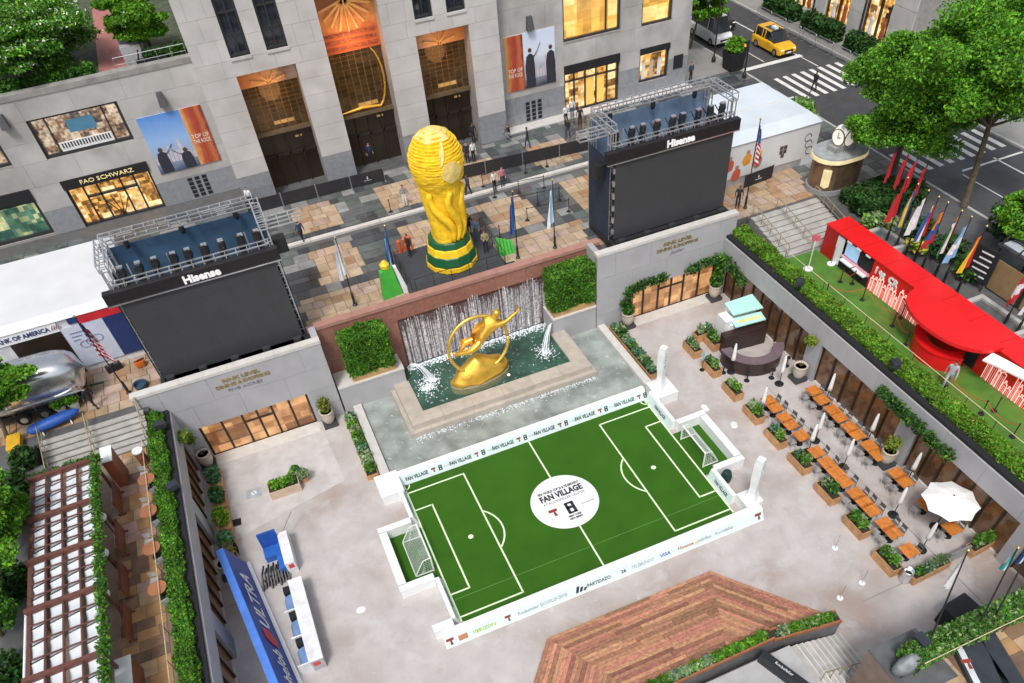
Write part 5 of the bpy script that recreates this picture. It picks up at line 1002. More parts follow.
for k, (y, ms, nb, lab) in enumerate(FL): flag((35.6, y, PL), 4.5, lab, ms, max(nb, 1), 1.5, 2.3, nb != 3 or k % 2, pi*.9, 'national flags behind the red pavilion', 20+k)
for k, y in enumerate((6.0, 5.0, 4.2, 3.3)): flag((38.6, y, PL), 4.3, 'small red flag, %s from the clock kiosk' % ('first', 'second', 'third', 'fourth')[k], [CR, CW] if k == 2 else [CR], 1+k % 2, 1.2, 2.0, True, pi, 'red flags by the clock kiosk', 50+k)
# ------------------------------------------------------------------ black barrier panels and stanchions on the plaza
BARM = mat('barrier_fabric', (.022, .021, .024), .7, var=.2)
def barrier(p, q, n, lab, logo=None):
    p, q = Vector(p), Vector(q)
    for k in range(n):
        a, c = p.lerp(q, k/n), p.lerp(q, (k+1)/n); d = (c-a).normalized(); t = thing('crowd_fence', '%s black barrier panel from the left, %s' % (('first', 'second', 'third', 'fourth')[k], lab), 'barrier', (a+c)/2, math.atan2(d.y, d.x), 'black barrier panels on the plaza')
        L_ = (c-a).length; b = MB(); b.box(-L_/2+.05, L_/2-.05, -.025, .025, .06, 1.02); b.obj('panel', BARM, t)
        for s in (-1, 1): b = MB(); b.tube((s*(L_/2-.02), 0, 0), (s*(L_/2-.02), 0, 1.1), .025, n=6); b.obj('post', STEEL, t); b = MB(); b.box(s*(L_/2-.02)-.04, s*(L_/2-.02)+.04, -.25, .25, 0, .03); b.obj('foot', STEEL, t)
        if logo == k: b = MB(); b.bar((0, -.03, .45), (0, -.03, .7), .05, .01); b.bar((-.3, -.03, .38), (.3, -.03, .38), .04, .01); b.bar((-.08, -.03, .55), (.08, -.03, .55), .03, .01); b.obj('emblem', WHITE, t)
barrier((-3.2, 28.25, PL), (7.9, 27.9, PL), 4, 'in front of the tall entrance bays', 3)
barrier((12.3, 25.0, PL), (24.9, 24.0, PL), 4, 'behind the stanchions right of the trophy')
barrier((31.5, 12.6, PL), (34.3, 12.9, PL), 1, 'in front of the white tent with pictures', 0)
def stanchion_proto():
    t = thing('stanchion', 'x', 'stanchion', (0, 0, PL)); b = MB(); b.lathe([(.17, 0), (.17, .03), (.05, .06)], n=12); b.obj('base', BLACK, t); b = MB(); b.lathe([(.03, .05), (.03, .92), (.05, .94), (.05, 1.0), (.02, 1.02)], n=8); b.obj('post', BLACK, t); return t
SP = stanchion_proto(); first = [True]
def stanchion(p, label, group):
    t = SP if first[0] else copy_tree(SP); first[0] = False; t.location = p; t['label'] = label; t['group'] = group; return t
ROWS = [[(14.5, 22.9), (16.4, 23.1), (18.3, 23.2), (20.2, 23.3)], [(14.7, 20.9), (16.6, 20.6), (18.6, 20.3)], [(15.2, 18.6), (17.2, 18.3), (18.9, 18.1)], [(15.6, 16.6), (17.4, 16.4), (18.8, 16.2)]]
BELT = mat('belt_black', (.02, .02, .022), .7)
for i, r_ in enumerate(ROWS):
    for k, (x, y) in enumerate(r_):
        stanchion((x, y, PL), 'black queue stanchion %s in the %s row right of the trophy' % (('first', 'second', 'third', 'fourth')[k]+' from the left', ('back', 'second', 'third', 'front')[i]), 'queue stanchions on the plaza')
    t = thing('queue_belt', 'black belt strung through the %s row of queue stanchions' % ('back', 'second', 'third', 'front')[i], 'belt', (*r_[0], PL+.9)); b = MB(t.location)
    for a, c in zip(r_, r_[1:]): b.bar((*a, PL+.93), (*c, PL+.93), .012, .05)
    b.obj('strap', BELT, t)
for k, (px, py) in enumerate(((391, 212), (500, 258-20))): stanchion(PZ(px, py, PL), ('black queue stanchion on a tan stone pad behind the trophy', 'black queue stanchion near the right corner of the trophy platform')[k], 'queue stanchions on the plaza')
# ------------------------------------------------------------------ gilded fountain statue: plain generic leaning figure with a hoop on a mound
def skin_mesh(verts, edges, radii, matl, name, sub=2, root=0):
    me = bpy.data.meshes.new(name); me.from_pydata(verts, edges, []); o = bpy.data.objects.new(name, me); COL.objects.link(o)
    sk = o.modifiers.new('s', 'SKIN'); sk.use_smooth_shade = True
    for i, r_ in enumerate(radii): me.skin_vertices[0].data[i].radius = (r_, r_) if not hasattr(r_, '__len__') else r_
    me.skin_vertices[0].data[root].use_root = True
    ss = o.modifiers.new('b', 'SUBSURF'); ss.levels = sub; ss.render_levels = sub
    dg = bpy.context.evaluated_depsgraph_get(); m2 = bpy.data.meshes.new_from_object(o.evaluated_get(dg)); m2.name = name; m2.materials.clear()
    for x in (matl if isinstance(matl, list) else [matl]): m2.materials.append(x)
    bpy.data.objects.remove(o); return m2
t = thing('gilded_statue', 'gilded figure leaning through a large hoop on a golden mound in the basin', 'statue', (7.6, 6.75, .85)); ST0 = t
b = MB(); n = 20; pr = [(1.0, 0), (1.05, .15), (1.0, .3), (.9, .65), (.72, 1.0), (.5, 1.3), (.25, 1.5), (.04, 1.6)]
b.lathe([(r_*1.0, z) for r_, z in pr], (0, 0, .55), n, sx=2.0, sy=.95, rz=.12); b.v = [(x+.13*sin(5*z+2*x), y+.10*sin(6*x+3*z), z+.10*sin(3*x+2)*(z > .8)) for x, y, z in b.v]; b.obj('mound', GOLD, t, smooth=True)
b = MB(); b.lathe([(1.05, 0), (1.05, .55), (1.0, .6)], (0, 0, -.05), 24, sx=2.1, sy=1.0, rz=.12); b.obj('plinth', mat('plinth_olive', (.22, .22, .12), .6), t)
b = MB(); b.path([(.15+2.05*cos(a), -.15+.25*sin(a*1), 3.1+2.0*sin(a)) for a in np.linspace(0, 2*pi, 41)], .115, 8); b.obj('hoop', mat('gold_bright', (.98, .66, .14), .25, metal=.75), t, smooth=True)
J = [(.35, -.1, 3.5), (.75, -.12, 3.95), (1.15, -.12, 4.45), (1.4, -.15, 4.75), (1.62, -.2, 5.05),     # pelvis, waist, chest, neck, head
     (1.55, -.4, 4.35), (2.1, -.45, 4.45), (2.75, -.35, 4.75), (.95, .15, 4.65), (.6, .3, 4.1), (.1, .35, 3.75),   # right arm reaching out, left arm trailing
     (.2, -.3, 3.3), (-.55, -.5, 3.05), (-1.35, -.55, 3.2), (-1.75, -.5, 3.35), (.15, .1, 3.35), (-.6, .05, 3.5), (-1.2, -.05, 2.8), (-1.55, -.1, 2.75), (3.0, -.33, 4.85), (-.0, .35, 3.65)]
E_ = [(0, 1), (1, 2), (2, 3), (3, 4), (2, 5), (5, 6), (6, 7), (2, 8), (8, 9), (9, 10), (0, 11), (11, 12), (12, 13), (13, 14), (0, 15), (15, 16), (16, 17), (17, 18), (7, 19), (10, 20)]
R_ = [.33, .29, .36, .13, .24, .16, .12, .08, .17, .13, .09, .25, .18, .11, .08, .25, .18, .11, .08, .05, .06]
link('figure', skin_mesh(J, E_, [r_*1.25 for r_ in R_], GOLD, 'figure', 2), t)
b = MB(); b.lathe([(.22, 0), (.27, .12), (.2, .3), (.05, .38)], (1.60, -.2, 5.0), 12); b.obj('hair', GOLD, t, smooth=True)
b = MB(); b.lathe([(.03, 0), (.10, .06), (.12, .16), (.05, .3), (.01, .45)], (3.05, -.33, 4.83), 8); b.obj('flame', GOLD, t)
b = MB(); b.grid(lambda u, v: (.9-1.9*u, .2+.25*sin(u*5), 4.3-.35*u*2+.22*sin(u*8)-.5*v*(.4+u)), 12, 3); b.obj('drape', GOLD, t, smooth=True)
# ------------------------------------------------------------------ dining terrace on the court floor
TABW = mat('table_orange', (.56, .19, .035), .4, var=.2, scale=5, rnd=.12, bump=.1); CHR = mat('chair_grey', (.46, .46, .45), .4, metal=.4); CHD = mat('chair_dark', (.12, .115, .11), .5)
def table_proto():
    t = thing('dining_table', 'x', 'table', (0, 0, 0))
    for k in range(5): b = MB(); b.box(-.41+k*.164+.004, -.41+(k+1)*.164-.004, -.41, .41, .72, .76); b.obj('slat', TABW, t)
    b = MB(); b.box(-.3, .3, -.3, .3, .68, .72); b.obj('apron', BLACK, t); b = MB(); b.lathe([(.24, 0), (.24, .02), (.05, .06), (.04, .68)], n=10); b.obj('pedestal', BLACK, t); return t
def chair_proto(cm):
    t = thing('cafe_chair', 'x', 'chair', (0, 0, 0)); b = MB(); b.box(-.2, .2, -.2, .2, .43, .46); b.obj('seat', cm, t)
    for k in range(3): b = MB(); b.box(-.19, .19, -.235, -.21, .58+k*.1, .65+k*.1); b.obj('back_slat', cm, t)
    for sx in (-1, 1):
        b = MB(); b.tube((sx*.18, .18, 0), (sx*.18, .18, .43), .015, n=6); b.obj('leg', cm, t); b = MB(); b.path([(sx*.18, -.2, 0), (sx*.18, -.2, .45), (sx*.18, -.23, .86)], .015, 6); b.obj('leg', cm, t)
    return t
def inst(proto, loc, rz, label, group, used={}):
    t = copy_tree(proto) if id(proto) in used else proto; used[id(proto)] = proto; t.location = loc; t.rotation_euler = (0, 0, rz); t['label'] = label; t['group'] = group; return t
TP, CP, CP2 = table_proto(), chair_proto(CHR), chair_proto(CHD); ORD = ['first', 'second', 'third', 'fourth', 'fifth', 'sixth', 'seventh', 'eighth', 'ninth', 'tenth', 'eleventh', 'twelfth', 'thirteenth', 'fourteenth']
INNER = [(z_[0]/2.845+760, z_[1]/2.845+360) for z_ in ((165, 82), (182, 110), (214, 138), (232, 160), (262, 188), (280, 210), (318, 240), (342, 268), (393, 322), (412, 344), (470, 410), (545, 478))]
OUTER = [(z_[0]/2.845+760, z_[1]/2.845+360) for z_ in ((30, 113), (46, 133), (72, 163), (86, 183), (118, 214), (158, 262), (187, 292), (213, 320), (235, 347), (268, 382), (290, 404), (312, 428), (352, 468), (372, 492), (415, 545))]
def row(PX_, nm, x_):
    n = len(PX_)
    for i, (u, v) in enumerate(PX_):
        q = PZ(u, v, .75); x = q.x*.35+x_*.65; tag_ = '%s orange wooden table of the %s row, counted from the bar' % ((ORD+['fifteenth'])[i], nm)
        inst(TP, (x, q.y, 0), 0, tag_, 'orange tables of the dining terrace')
        for s, cp in ((-1, CP), (1, CP2)):
            inst(cp, (x+s*random.uniform(.55, .66), q.y+random.uniform(-.06, .06), 0), (-pi/2 if s < 0 else pi/2)+random.uniform(-.15, .15), '%s cafe chair on the %s side of the %s table of the %s row' % ('grey' if s < 0 else 'dark', 'pitch' if s < 0 else 'window', (ORD+['fifteenth'])[i], nm), 'cafe chairs of the dining terrace')
row(INNER, 'window', 26.5); row(OUTER, 'planter', 23.55)
# closed parasols
def parasol_proto():
    t = thing('closed_parasol', 'x', 'parasol', (0, 0, 0)); b = MB(); b.lathe([(.3, 0), (.3, .05), (.08, .09), (.06, .3)], n=14); b.obj('base', BLACK, t); b = MB(); b.tube((0, 0, .1), (0, 0, 2.5), .028, n=8); b.obj('pole', BLACK, t)
    b = MB(); b.lathe([(.05, 1.05), (.16, 1.1), (.13, 1.35), (.12, 1.6), (.10, 2.1), (.05, 2.42), (.015, 2.5)], n=12); b.v = [(x*(1+.16*sin(6*math.atan2(y, x))), y*(1+.16*sin(6*math.atan2(y, x))), z) for x, y, z in b.v]; b.obj('folded_canopy', WHITEF, t, smooth=True); b = MB(); b.lathe([(.125, 1.5), (.13, 1.52), (.125, 1.55)], n=10); b.obj('tie', CW, t); return t
PP = parasol_proto()
for (u, v, lab) in ((731, 372, 'in front of the curved bar'), (779, 384, 'between the bar and the stone urn'), (760, 415, 'behind the first planter box of the tables'), (815, 441, 'in the aisle by the fourth outer table'), (808, 452, 'among the outer tables next to the third planter'), (843, 467, 'in the aisle halfway along the tables'), (831, 400, 'against the windows by the first inner tables'), (870, 441, 'against the windows halfway along the inner tables'), (893, 515, 'in the aisle near the open parasol'), (921, 550, 'at the end of the aisle past the open parasol'), (919, 476, 'against the windows beyond the second urn')):
    q = PZ(u, v); inst(PP, (min(q.x, 27.3), q.y, 0), random.random(), 'closed white parasol '+lab, 'closed white parasols')
q = PZ(952, 499, 2.5); t = thing('open_parasol', 'open white parasol with eight panels over the last tables', 'parasol', (q.x, q.y, 0)); b = MB(); b.tube((0, 0, 0), (0, 0, 2.75), .03, n=8); b.obj('pole', BLACK, t); b = MB(); b.lathe([(.32, 0), (.32, .06), (.06, .1)], n=14); b.obj('base', BLACK, t)
for k in range(8):
    b = MB(); a0, a1 = 2*pi*k/8, 2*pi*(k+1)/8; R_ = 1.48; am = (a0+a1)/2
    P_ = lambda a, r_, z: (r_*cos(a), r_*sin(a), z); b.add([P_(am, 0, 2.78), P_(a0, R_*.5, 2.62), P_(a1, R_*.5, 2.62), P_(am, R_*.47, 2.60), P_(a0, R_, 2.32), P_(am, R_*.88, 2.33), P_(a1, R_, 2.32)], [(0, 1, 3), (0, 3, 2), (1, 4, 5, 3), (3, 5, 6, 2)]); b.obj('canopy_panel', WHITEF, t)
    b = MB(); b.bar(P_(a0, .05, 2.7), P_(a0, R_, 2.30), .02); b.obj('rib', BLACK, t)
b = MB(); b.lathe([(.03, 0), (.05, .04), (.01, .1)], (0, 0, 2.77), 8); b.obj('finial', BLACK, t)
# wooden planters
def wplanter(u, v, lab, rz=pi/2, L_=1.55, hgt=.62):
    q = PZ(u, v); d = Vector((cos(rz), sin(rz)))*L_/2; low_planter('wooden_planter', lab, (q.x-d.x, q.y-d.y), (q.x+d.x, q.y+d.y), .66, hgt, 80, PMIX, PW, WOOD, 'wooden planters around the dining terrace', .62, .17)
for i, (u, v) in enumerate(((711, 371), (732, 394), (753, 417), (775, 441), (799, 466), (826, 496), (855, 529), (885, 565))):
    wplanter(u, v, ('cedar planter of pale and dark plants by the small menu stand', 'cedar planter of variegated plants left of the curved bar', 'cedar planter beside the first outer tables', 'cedar planter beside the second outer tables, bluish plants', 'cedar planter in the middle of the outer tables', 'cedar planter with silvery plants beside the outer tables', 'cedar planter second from the steel bin', 'last cedar planter of the row, next to the steel bin')[i])
wplanter(692, 352, 'dark leaved cedar planter nearest the right doors'); q = PZ(712, 345); wplanter(712, 346, 'cedar planter of mixed greenery against the white kiosk', L_=1.3); wplanter(703, 338, 'cedar planter of feathery plants set crosswise facing the right doors', rz=0, L_=1.5)
a, c = PZ(908, 582), PZ(944, 564); low_planter('wooden_planter', 'cedar planter set crosswise at the end of the dining terrace', a.xy, c.xy, .6, .6, 80, PMIX, PW, WOOD, 'wooden planters around the dining terrace', .5, .17)
a, c = PZ(966, 555), PZ(988, 543); low_planter('wooden_planter', 'planter of tall pale shrubs in the corner by the right glazing', a.xy, c.xy, .6, .6, 110, [G_HEDGE, G_PALE, G_BLUE], [2, 2, 1], WOOD, 'wooden planters around the dining terrace', .9, .2)
a, c = PZ(946, 563), PZ(966, 554); t = thing('low_screen', 'low grey panel between the two end planters of the dining terrace', 'screen', (a+c)/2, math.atan2((c-a).y, (c-a).x)); L_ = (c-a).length; b = MB(); b.box(-L_/2, L_/2, -.05, .05, .0, .75); b.obj('panel', mat('panel_grey', (.3, .33, .34), .4), t); b = MB(); b.box(-L_/2, L_/2, -.08, .08, .75, .8); b.obj('top_rail', STEEL, t)
q = PZ(904, 580); t = thing('steel_bin', 'round brushed steel bin at the end of the planter row', 'bin', q); b = MB(); b.lathe([(.27, 0), (.29, .05), (.29, .85), (.26, .9), (.24, .9), (.22, .6)], n=20); b.obj('body', ALU, t, smooth=True); b = MB(); b.lathe([(.2, .62), (.2, .64)], n=16); b.obj('opening', BLACKM, t)
q = PZ(702, 370); t = thing('menu_stand', 'small pale blue menu board on a post in front of the planters', 'sign', q, .6); b = MB(); b.tube((0, 0, 0), (0, 0, 1.1), .02, n=6); b.obj('post', BLACK, t); b = MB(); b.lathe([(.18, 0), (.18, .03), (.02, .05)], n=10); b.obj('base', BLACK, t); b = MB(); b.hull([(-.22, -.05, 1.0), (.22, -.05, 1.0), (.22, -.02, 1.0), (-.22, -.02, 1.0)], [(-.22, .12, 1.5), (.22, .12, 1.5), (.22, .15, 1.5), (-.22, .15, 1.5)]); b.obj('board', mat('menu_blue', (.35, .55, .62), .5), t)
# curved bar and white kiosk with mint roof
BARW = mat('bar_brown', (.035, .018, .016), .35, var=.2); BART = mat('bar_top', (.16, .115, .13), .3, var=.15, scale=3)
c0 = Vector((25.55, 1.35)); t = thing('curved_bar', 'dark brown crescent shaped bar counter by the right glazing', 'bar', (c0.x, c0.y, 0)); o = t.location
def arc(r0, r1, z0, z1, a0, a1, n, nm, mt, sc=(1, 1)):
    b = MB(o)
    for k in range(n):
        A = [a0+(a1-a0)*(k+j)/n for j in (0, 1)]; P_ = lambda a, r_, z: (c0.x+r_*cos(a)*sc[0], c0.y+r_*sin(a)*sc[1], z)
        b.hull([P_(A[0], r0, z0), P_(A[0], r1, z0), P_(A[1], r1, z0), P_(A[1], r0, z0)], [P_(A[0], r0, z1), P_(A[0], r1, z1), P_(A[1], r1, z1), P_(A[1], r0, z1)])
    b.obj(nm, mt, t)
a0, a1 = radians(168), radians(335)
arc(1.95, 2.12, 0, 1.05, a0, a1, 20, 'front_panel', BARW); arc(1.45, 2.18, 1.05, 1.12, a0, a1, 20, 'counter_top', BART); arc(1.45, 1.6, .0, .8, a0, a1, 16, 'inner_shelf', BARW)
b = MB(o); d = Vector((.95, -.13, 0)); P1 = Vector((24.0, 2.35, 0)); P2 = Vector((27.3, 2.05, 0)); n_ = Vector((.09, .6, 0)); b.hull([P1, P2, P2+n_, P1+n_], [v+Vector((0, 0, 1.45)) for v in (P1, P2, P2+n_, P1+n_)]); b.obj('back_bar', BARW, t)
for k in range(4): an = radians(195+k*38); b = MB(o); b.lathe([(.2, 0), (.2, .03), (.04, .07), (.04, .68), (.17, .7), (.17, .75)], (c0.x+2.6*cos(an), c0.y+2.6*sin(an), 0), 12); b.obj('bar_stool', BLACK, t)
MINT = mat('mint_roof', (.42, .74, .66), .45, var=.05); t = thing('white_kiosk', 'white kiosk with pale mint roof panels behind the curved bar', 'kiosk', (26.2, 3.6, 0)); o = t.location
b = MB(o); b.box(24.85, 27.2, 2.95, 4.4, 0, 1.75); b.obj('body', WHITE, t); b = MB(o); b.box(24.5, 25.2, 3.1, 4.2, 0, 2.05); b.obj('end_cabinet', WHITE, t)
b = MB(o); b.hull([(25.2, 3.35, 2.2), (27.45, 3.1, 2.2), (27.45, 4.5, 2.45), (25.2, 4.5, 2.45)], [(25.2, 3.35, 2.28), (27.45, 3.1, 2.28), (27.45, 4.5, 2.53), (25.2, 4.5, 2.53)]); b.obj('upper_roof', MINT, t)
b = MB(o); b.hull([(25.0, 2.6, 1.75), (27.3, 2.4, 1.75), (27.3, 3.1, 1.95), (25.0, 3.3, 1.95)], [(25.0, 2.6, 1.81), (27.3, 2.4, 1.81), (27.3, 3.1, 2.01), (25.0, 3.3, 2.01)]); b.obj('lower_roof', MINT, t)
b = MB(o); b.hull([(25.3, 2.82, 1.84), (27.1, 2.64, 1.84), (27.1, 2.84, 1.92), (25.3, 3.02, 1.92)], [(25.3, 2.82, 1.89), (27.1, 2.64, 1.89), (27.1, 2.84, 1.97), (25.3, 3.02, 1.97)]); b.obj('roof_stripe', mat('stripe_yellow', (.75, .62, .25), .5), t)
for x in (25.3, 27.35): b = MB(o); b.tube((x, 4.3, 0), (x, 4.3, 2.4), .04, n=6); b.obj('post', WHITE, t)
# stone urns
URN = mat('urn_stone', (.50, .44, .36), .7, var=.1, scale=4, bump=.1)
def urn(q, lab, kind, h=1.0):
    t = thing('stone_urn', lab, 'urn', (q[0], q[1], 0), 0, 'stone urns along the court walls'); b = MB(); b.cbox((0, 0, 0), (.95, .95, .22), b=.04); b.obj('plinth', mat('plinth_dark', (.05, .05, .055), .5), t)
    b = MB(); b.lathe([(.26, .22), (.30, .26), (.42, .55), (.46, .9), (.44, 1.1), (.47, 1.16), (.47, 1.22), (.38, 1.22), (.36, 1.1)], n=22); b.obj('pot', URN, t, smooth=True); b = MB(); b.lathe([(.37, 1.08), (.36, 1.1)], n=16); b.obj('soil', SOIL, t)
    if kind == 'fern': foliage(blob_pts(600, (0, 0, 1.55), (.5, .5, .5), .2), .11, [G_DARK, G_HEDGE], t, [.6, .4], name='plant')
    if kind == 'yellow': foliage(blob_pts(420, (0, 0, 1.75), (.5, .5, .6), .2), .1, [G_YEL, G_HEDGE], t, [.6, .4], name='plant'); b = MB(); [b.path([(0, 0, 1.1), (.2*cos(k*2), .2*sin(k*2), 1.8)], .02, 5) for k in range(4)]; b.obj('stems', BARK, t)
    if kind == 'bare': b = MB(); [b.path([(0, 0, 1.1), (.18*cos(k), .18*sin(k), 1.35)], .02, 5) for k in range(6)]; b.obj('stems', BARK, t)
urn((-11.0, 8.1), 'empty looking stone urn in the far left corner of the court', 'bare'); urn((-2.85, 8.3), 'stone urn with yellowing plant beside the left doors', 'yellow'); urn((19.7, 8.25), 'pale stone urn under the climbing plant left of the right doors', 'fern'); urn((27.0, 8.15), 'stone urn under the climbing plant in the far right corner', 'fern'); urn((27.05, -2.1), 'stone urn on a dark plinth at the first pier of the right glazing', 'bare'); urn((27.05, -10.65), 'stone urn with lime plant at the second pier of the right glazing', 'yellow'); urn((-11.0, -1.2), 'stone urn behind the blue banner on the left', 'bare'); urn((-11.0, -14.0), 'stone urn with pale shrub at the lower left glazing', 'yellow')
# climbers hanging over the doors and fascia
def vine(name, lab, pts, r_, n, mats, w, size=.2, parent_wall=True):
    t = thing(name, lab, 'climber', Vector(pts[0])); o = t.location; b = MB(o); b.path(pts, .03, 5); b.obj('stem', BARK, t); P_ = []
    for a, c in zip(pts, pts[1:]):
        a, c = Vector(a), Vector(c); k = max(3, int((c-a).length/.35))
        for i in range(k): q = a.lerp(c, (i+random.random())/k); P_.append(blob_pts(int(n*2.4), q, (r_[0]*random.uniform(.7, 1.15), r_[1], r_[2]*random.uniform(.7, 1.2)), .15))
    foliage(np.concatenate(P_), size*.6, mats, t, w, org=o); return t
VM, VW = [G_SHRUB, G_DARK, G_HEDGE], [.35, .45, .2]
vine('wisteria', 'dark green climber rising from an urn over the left part of the right doors', [(19.75, 8.3, .9), (19.6, 8.45, 2.0), (20.0, 8.5, 2.9), (21.4, 8.5, 3.05), (23.0, 8.5, 2.95)], (.5, .35, .38), 42, VM, VW)
vine('wisteria', 'dark green climber over the far right corner of the court', [(24.6, 8.5, 2.9), (26.0, 8.45, 3.2), (27.2, 8.2, 3.5), (27.3, 6.6, 3.2), (27.35, 5.4, 2.6)], (.45, .45, .45), 42, VM, VW); vine('wisteria', 'green climber running from the corner urn up to the fascia corner', [(27.0, 8.1, 1.2), (27.0, 8.1, 2.6), (27.15, 8.1, 3.4)], (.5, .45, .4), 40, [G_DARK, G_HEDGE], [.6, .4])
vine('wisteria', 'long dark green climber hanging on the right fascia above the second urn', [(27.5, -8.0, 3.7), (27.4, -9.4, 3.75), (27.35, -11, 3.65), (27.35, -12.6, 3.6), (27.4, -13.9, 3.55)], (.4, .5, .45), 60, VM, VW)
vine('wisteria', 'small lime climber on the right fascia above the first urn', [(27.3, -1.9, 2.9), (27.3, -2.3, 3.4)], (.4, .45, .3), 60, [G_YEL, G_BRIGHT], [.6, .4])
vine('wisteria', 'yellowing climber in the far left corner above the urn', [(-11.2, 8.3, 2.2), (-11.25, 7.6, 3.6), (-11.3, 6.4, 4.0)], (.35, .4, .35), 34, [G_YEL, G_HEDGE], [.6, .4], .17)
# ------------------------------------------------------------------ left half of the court
q = PZ(285, 490); low_planter('wooden_planter', 'pale timber planter box with clipped low greenery in the left court', (-7.75, 3.7), (-5.85, 3.7), .95, .68, 130, [G_BRIGHT, G_HEDGE], [2, 3], mat('pale_timber', (.55, .42, .30), .6, var=.12), None, .4, .14)
t = thing('potted_shrub', 'small potted shrub with silvery leaves beside the pale planter box', 'plant', (-5.5, 3.95, 0)); b = MB(); b.lathe([(.2, 0), (.28, .45), (.25, .45)], n=14); b.obj('pot', WOOD, t); foliage(blob_pts(160, (0, 0, .75), (.4, .4, .35), .2), .15, [G_PALE, G_BLUE], t, [.6, .4], name='plant')
t = thing('potted_shrub', 'small round green shrub behind the pale planter box', 'plant', (-5.9, 4.6, 0)); b = MB(); b.lathe([(.2, 0), (.26, .4), (.24, .4)], n=14); b.obj('pot', mat('grey_pot', (.35, .36, .36), .6), t); foliage(blob_pts(160, (0, 0, .62), (.34, .34, .3), .2), .14, [G_HEDGE, G_BLUE], t, [.6, .4], name='plant')
for i, (y, ms, lab, r_) in enumerate(((6.3, [G_BLUE, G_DARK], 'bluish green shrub along the left glazing, nearest the urn', .8), (4.5, [G_DARK, G_BLUE], 'dark shrub along the left glazing, second from the urn', .75), (2.6, [G_BRIGHT, G_YEL], 'bright lime fern along the left glazing', .95), (.7, [G_BLUE, G_HEDGE], 'grey green shrub along the left glazing by the blue banner', .8), (-.3, [G_YEL, BARK], 'browning shrub behind the top of the blue banner', .7))):
    t = thing('border_shrub', lab, 'plant', (-10.75, y, 0), 0, 'shrubs along the left glazing'); b = MB(); b.box(-.42, .42, -.85, .85, 0, .5); b.obj('trough', WOOD, t); foliage(blob_pts(700, (0, 0, .85), (.5, .75, r_*.6), .2), .13, ms, t, [.7, .3], name='plant')
    b = MB(); [b.path([(0, .2*k-.4, .5), (.1*k-.2, .25*k-.5, 1.2)], .02, 5) for k in range(5)]; b.obj('stems', BARK, t)
# blue banner wall
BLU = mat('banner_blue', (.012, .06, .33), .45, var=.08, scale=1); BLUL = mat('banner_edge_blue', (.08, .22, .68), .5)
A = Vector((-10.05, -.9, 0)); B = Vector((-8.35, -13.0, 0)); d = (B-A).normalized(); n = Vector((-d.y, d.x, 0)); n = n if n.x > 0 else -n
t = thing('banner_wall', 'tall blue banner wall with white ULTRA lettering along the left court', 'banner', A); o = t.location; hh = 2.1
U = Vector((0, 0, hh))
b = MB(o); b.hull([A-n*1.1, B-n*1.1, B, A], [v+U for v in (A-n*1.0, B-n*1.0, B-n*.6, A-n*.6)]); b.obj('frame', BLUL, t)
f0, f1 = A+n*.012, B+n*.012; tp = U-n*.6; b = MB(o); b.hull([f0, f1, f1+tp, f0+tp], [v+n*.02 for v in (f0, f1, f1+tp, f0+tp)]); b.obj('printed_face', BLU, t)
b = MB(o); b.hull([A+n*.02, B+n*.02, B+n*.22, A+n*.22], [v+Vector((0, 0, .12)) for v in (A+n*.02, B+n*.02, B+n*.22, A+n*.22)]); b.obj('white_kick', WHITE, t)
e = tp.normalized(); X = -d; cc = lambda u, v: A+d*u+e*v+n*.07
text('ULTRA', WHITE, t, cc(3.6, 1.1), X, e, 1.2, org=o, width=4.0, ext=.012, bold=.01, shear=.25); text('Michelob', WHITE, t, cc(8.9, 1.05), X, e, 1.05, org=o, width=3.6, ext=.012, shear=.35)
b = MB(o); Q = [cc(6.25+u, 1.1+v) for u, v in ((.55, -.45), (-.15, -.45), (-.45, .0), (-.5, .5), (.2, .5), (.5, 0))]; b.hull(Q, [v+n*.02 for v in Q]); b.obj('red_ribbon', mat('ribbon_red', (.62, .03, .04), .5), t)
# arcade counters
CWH = mat('counter_white', (.74, .75, .76), .4); CGR = mat('counter_grey', (.42, .43, .45), .5); SBL = mat('tray_blue', (.16, .27, .50), .4, var=.2)
t = thing('game_counter', 'long white counter with three pale blue trays and a red mark on its end', 'counter', (-7.8, -6.5, 0)); o = t.location
b = MB(o); b.box(-7.85, -7.2, -9.35, -4.0, 0, 1.0); b.obj('body', CGR, t); b = MB(o); b.box(-7.9, -7.15, -9.4, -3.95, 1.0, 1.06); b.obj('top', CWH, t)
for k in range(3):
    y0 = -4.1-k*1.75; b = MB(o); b.hull([(-8.45, y0-1.55, .25), (-7.86, y0-1.55, .25), (-7.86, y0-.5, .25), (-8.45, y0-.5, .25)], [(-8.3, y0-1.5, .62), (-7.86, y0-1.5, .8), (-7.86, y0-.55, .8), (-8.3, y0-.55, .62)]); b.obj('tray', SBL, t); b = MB(o); b.box(-8.3, -7.86, y0-.48, y0-.02, .0, .85); b.obj('black_screen', BLACKM, t); b = MB(o); b.box(-8.5, -7.84, y0-1.68, y0-1.6, .0, .85); b.obj('divider', CWH, t)
b = MB(o); b.box(-7.75, -7.4, -9.362, -9.35, .45, .8); b.obj('red_mark', mat('mark_red', (.6, .06, .05), .5), t)
t = thing('game_booth', 'corner booth with white counter and blue padded inside near the planter', 'booth', (-8.3, -1.6, 0)); o = t.location
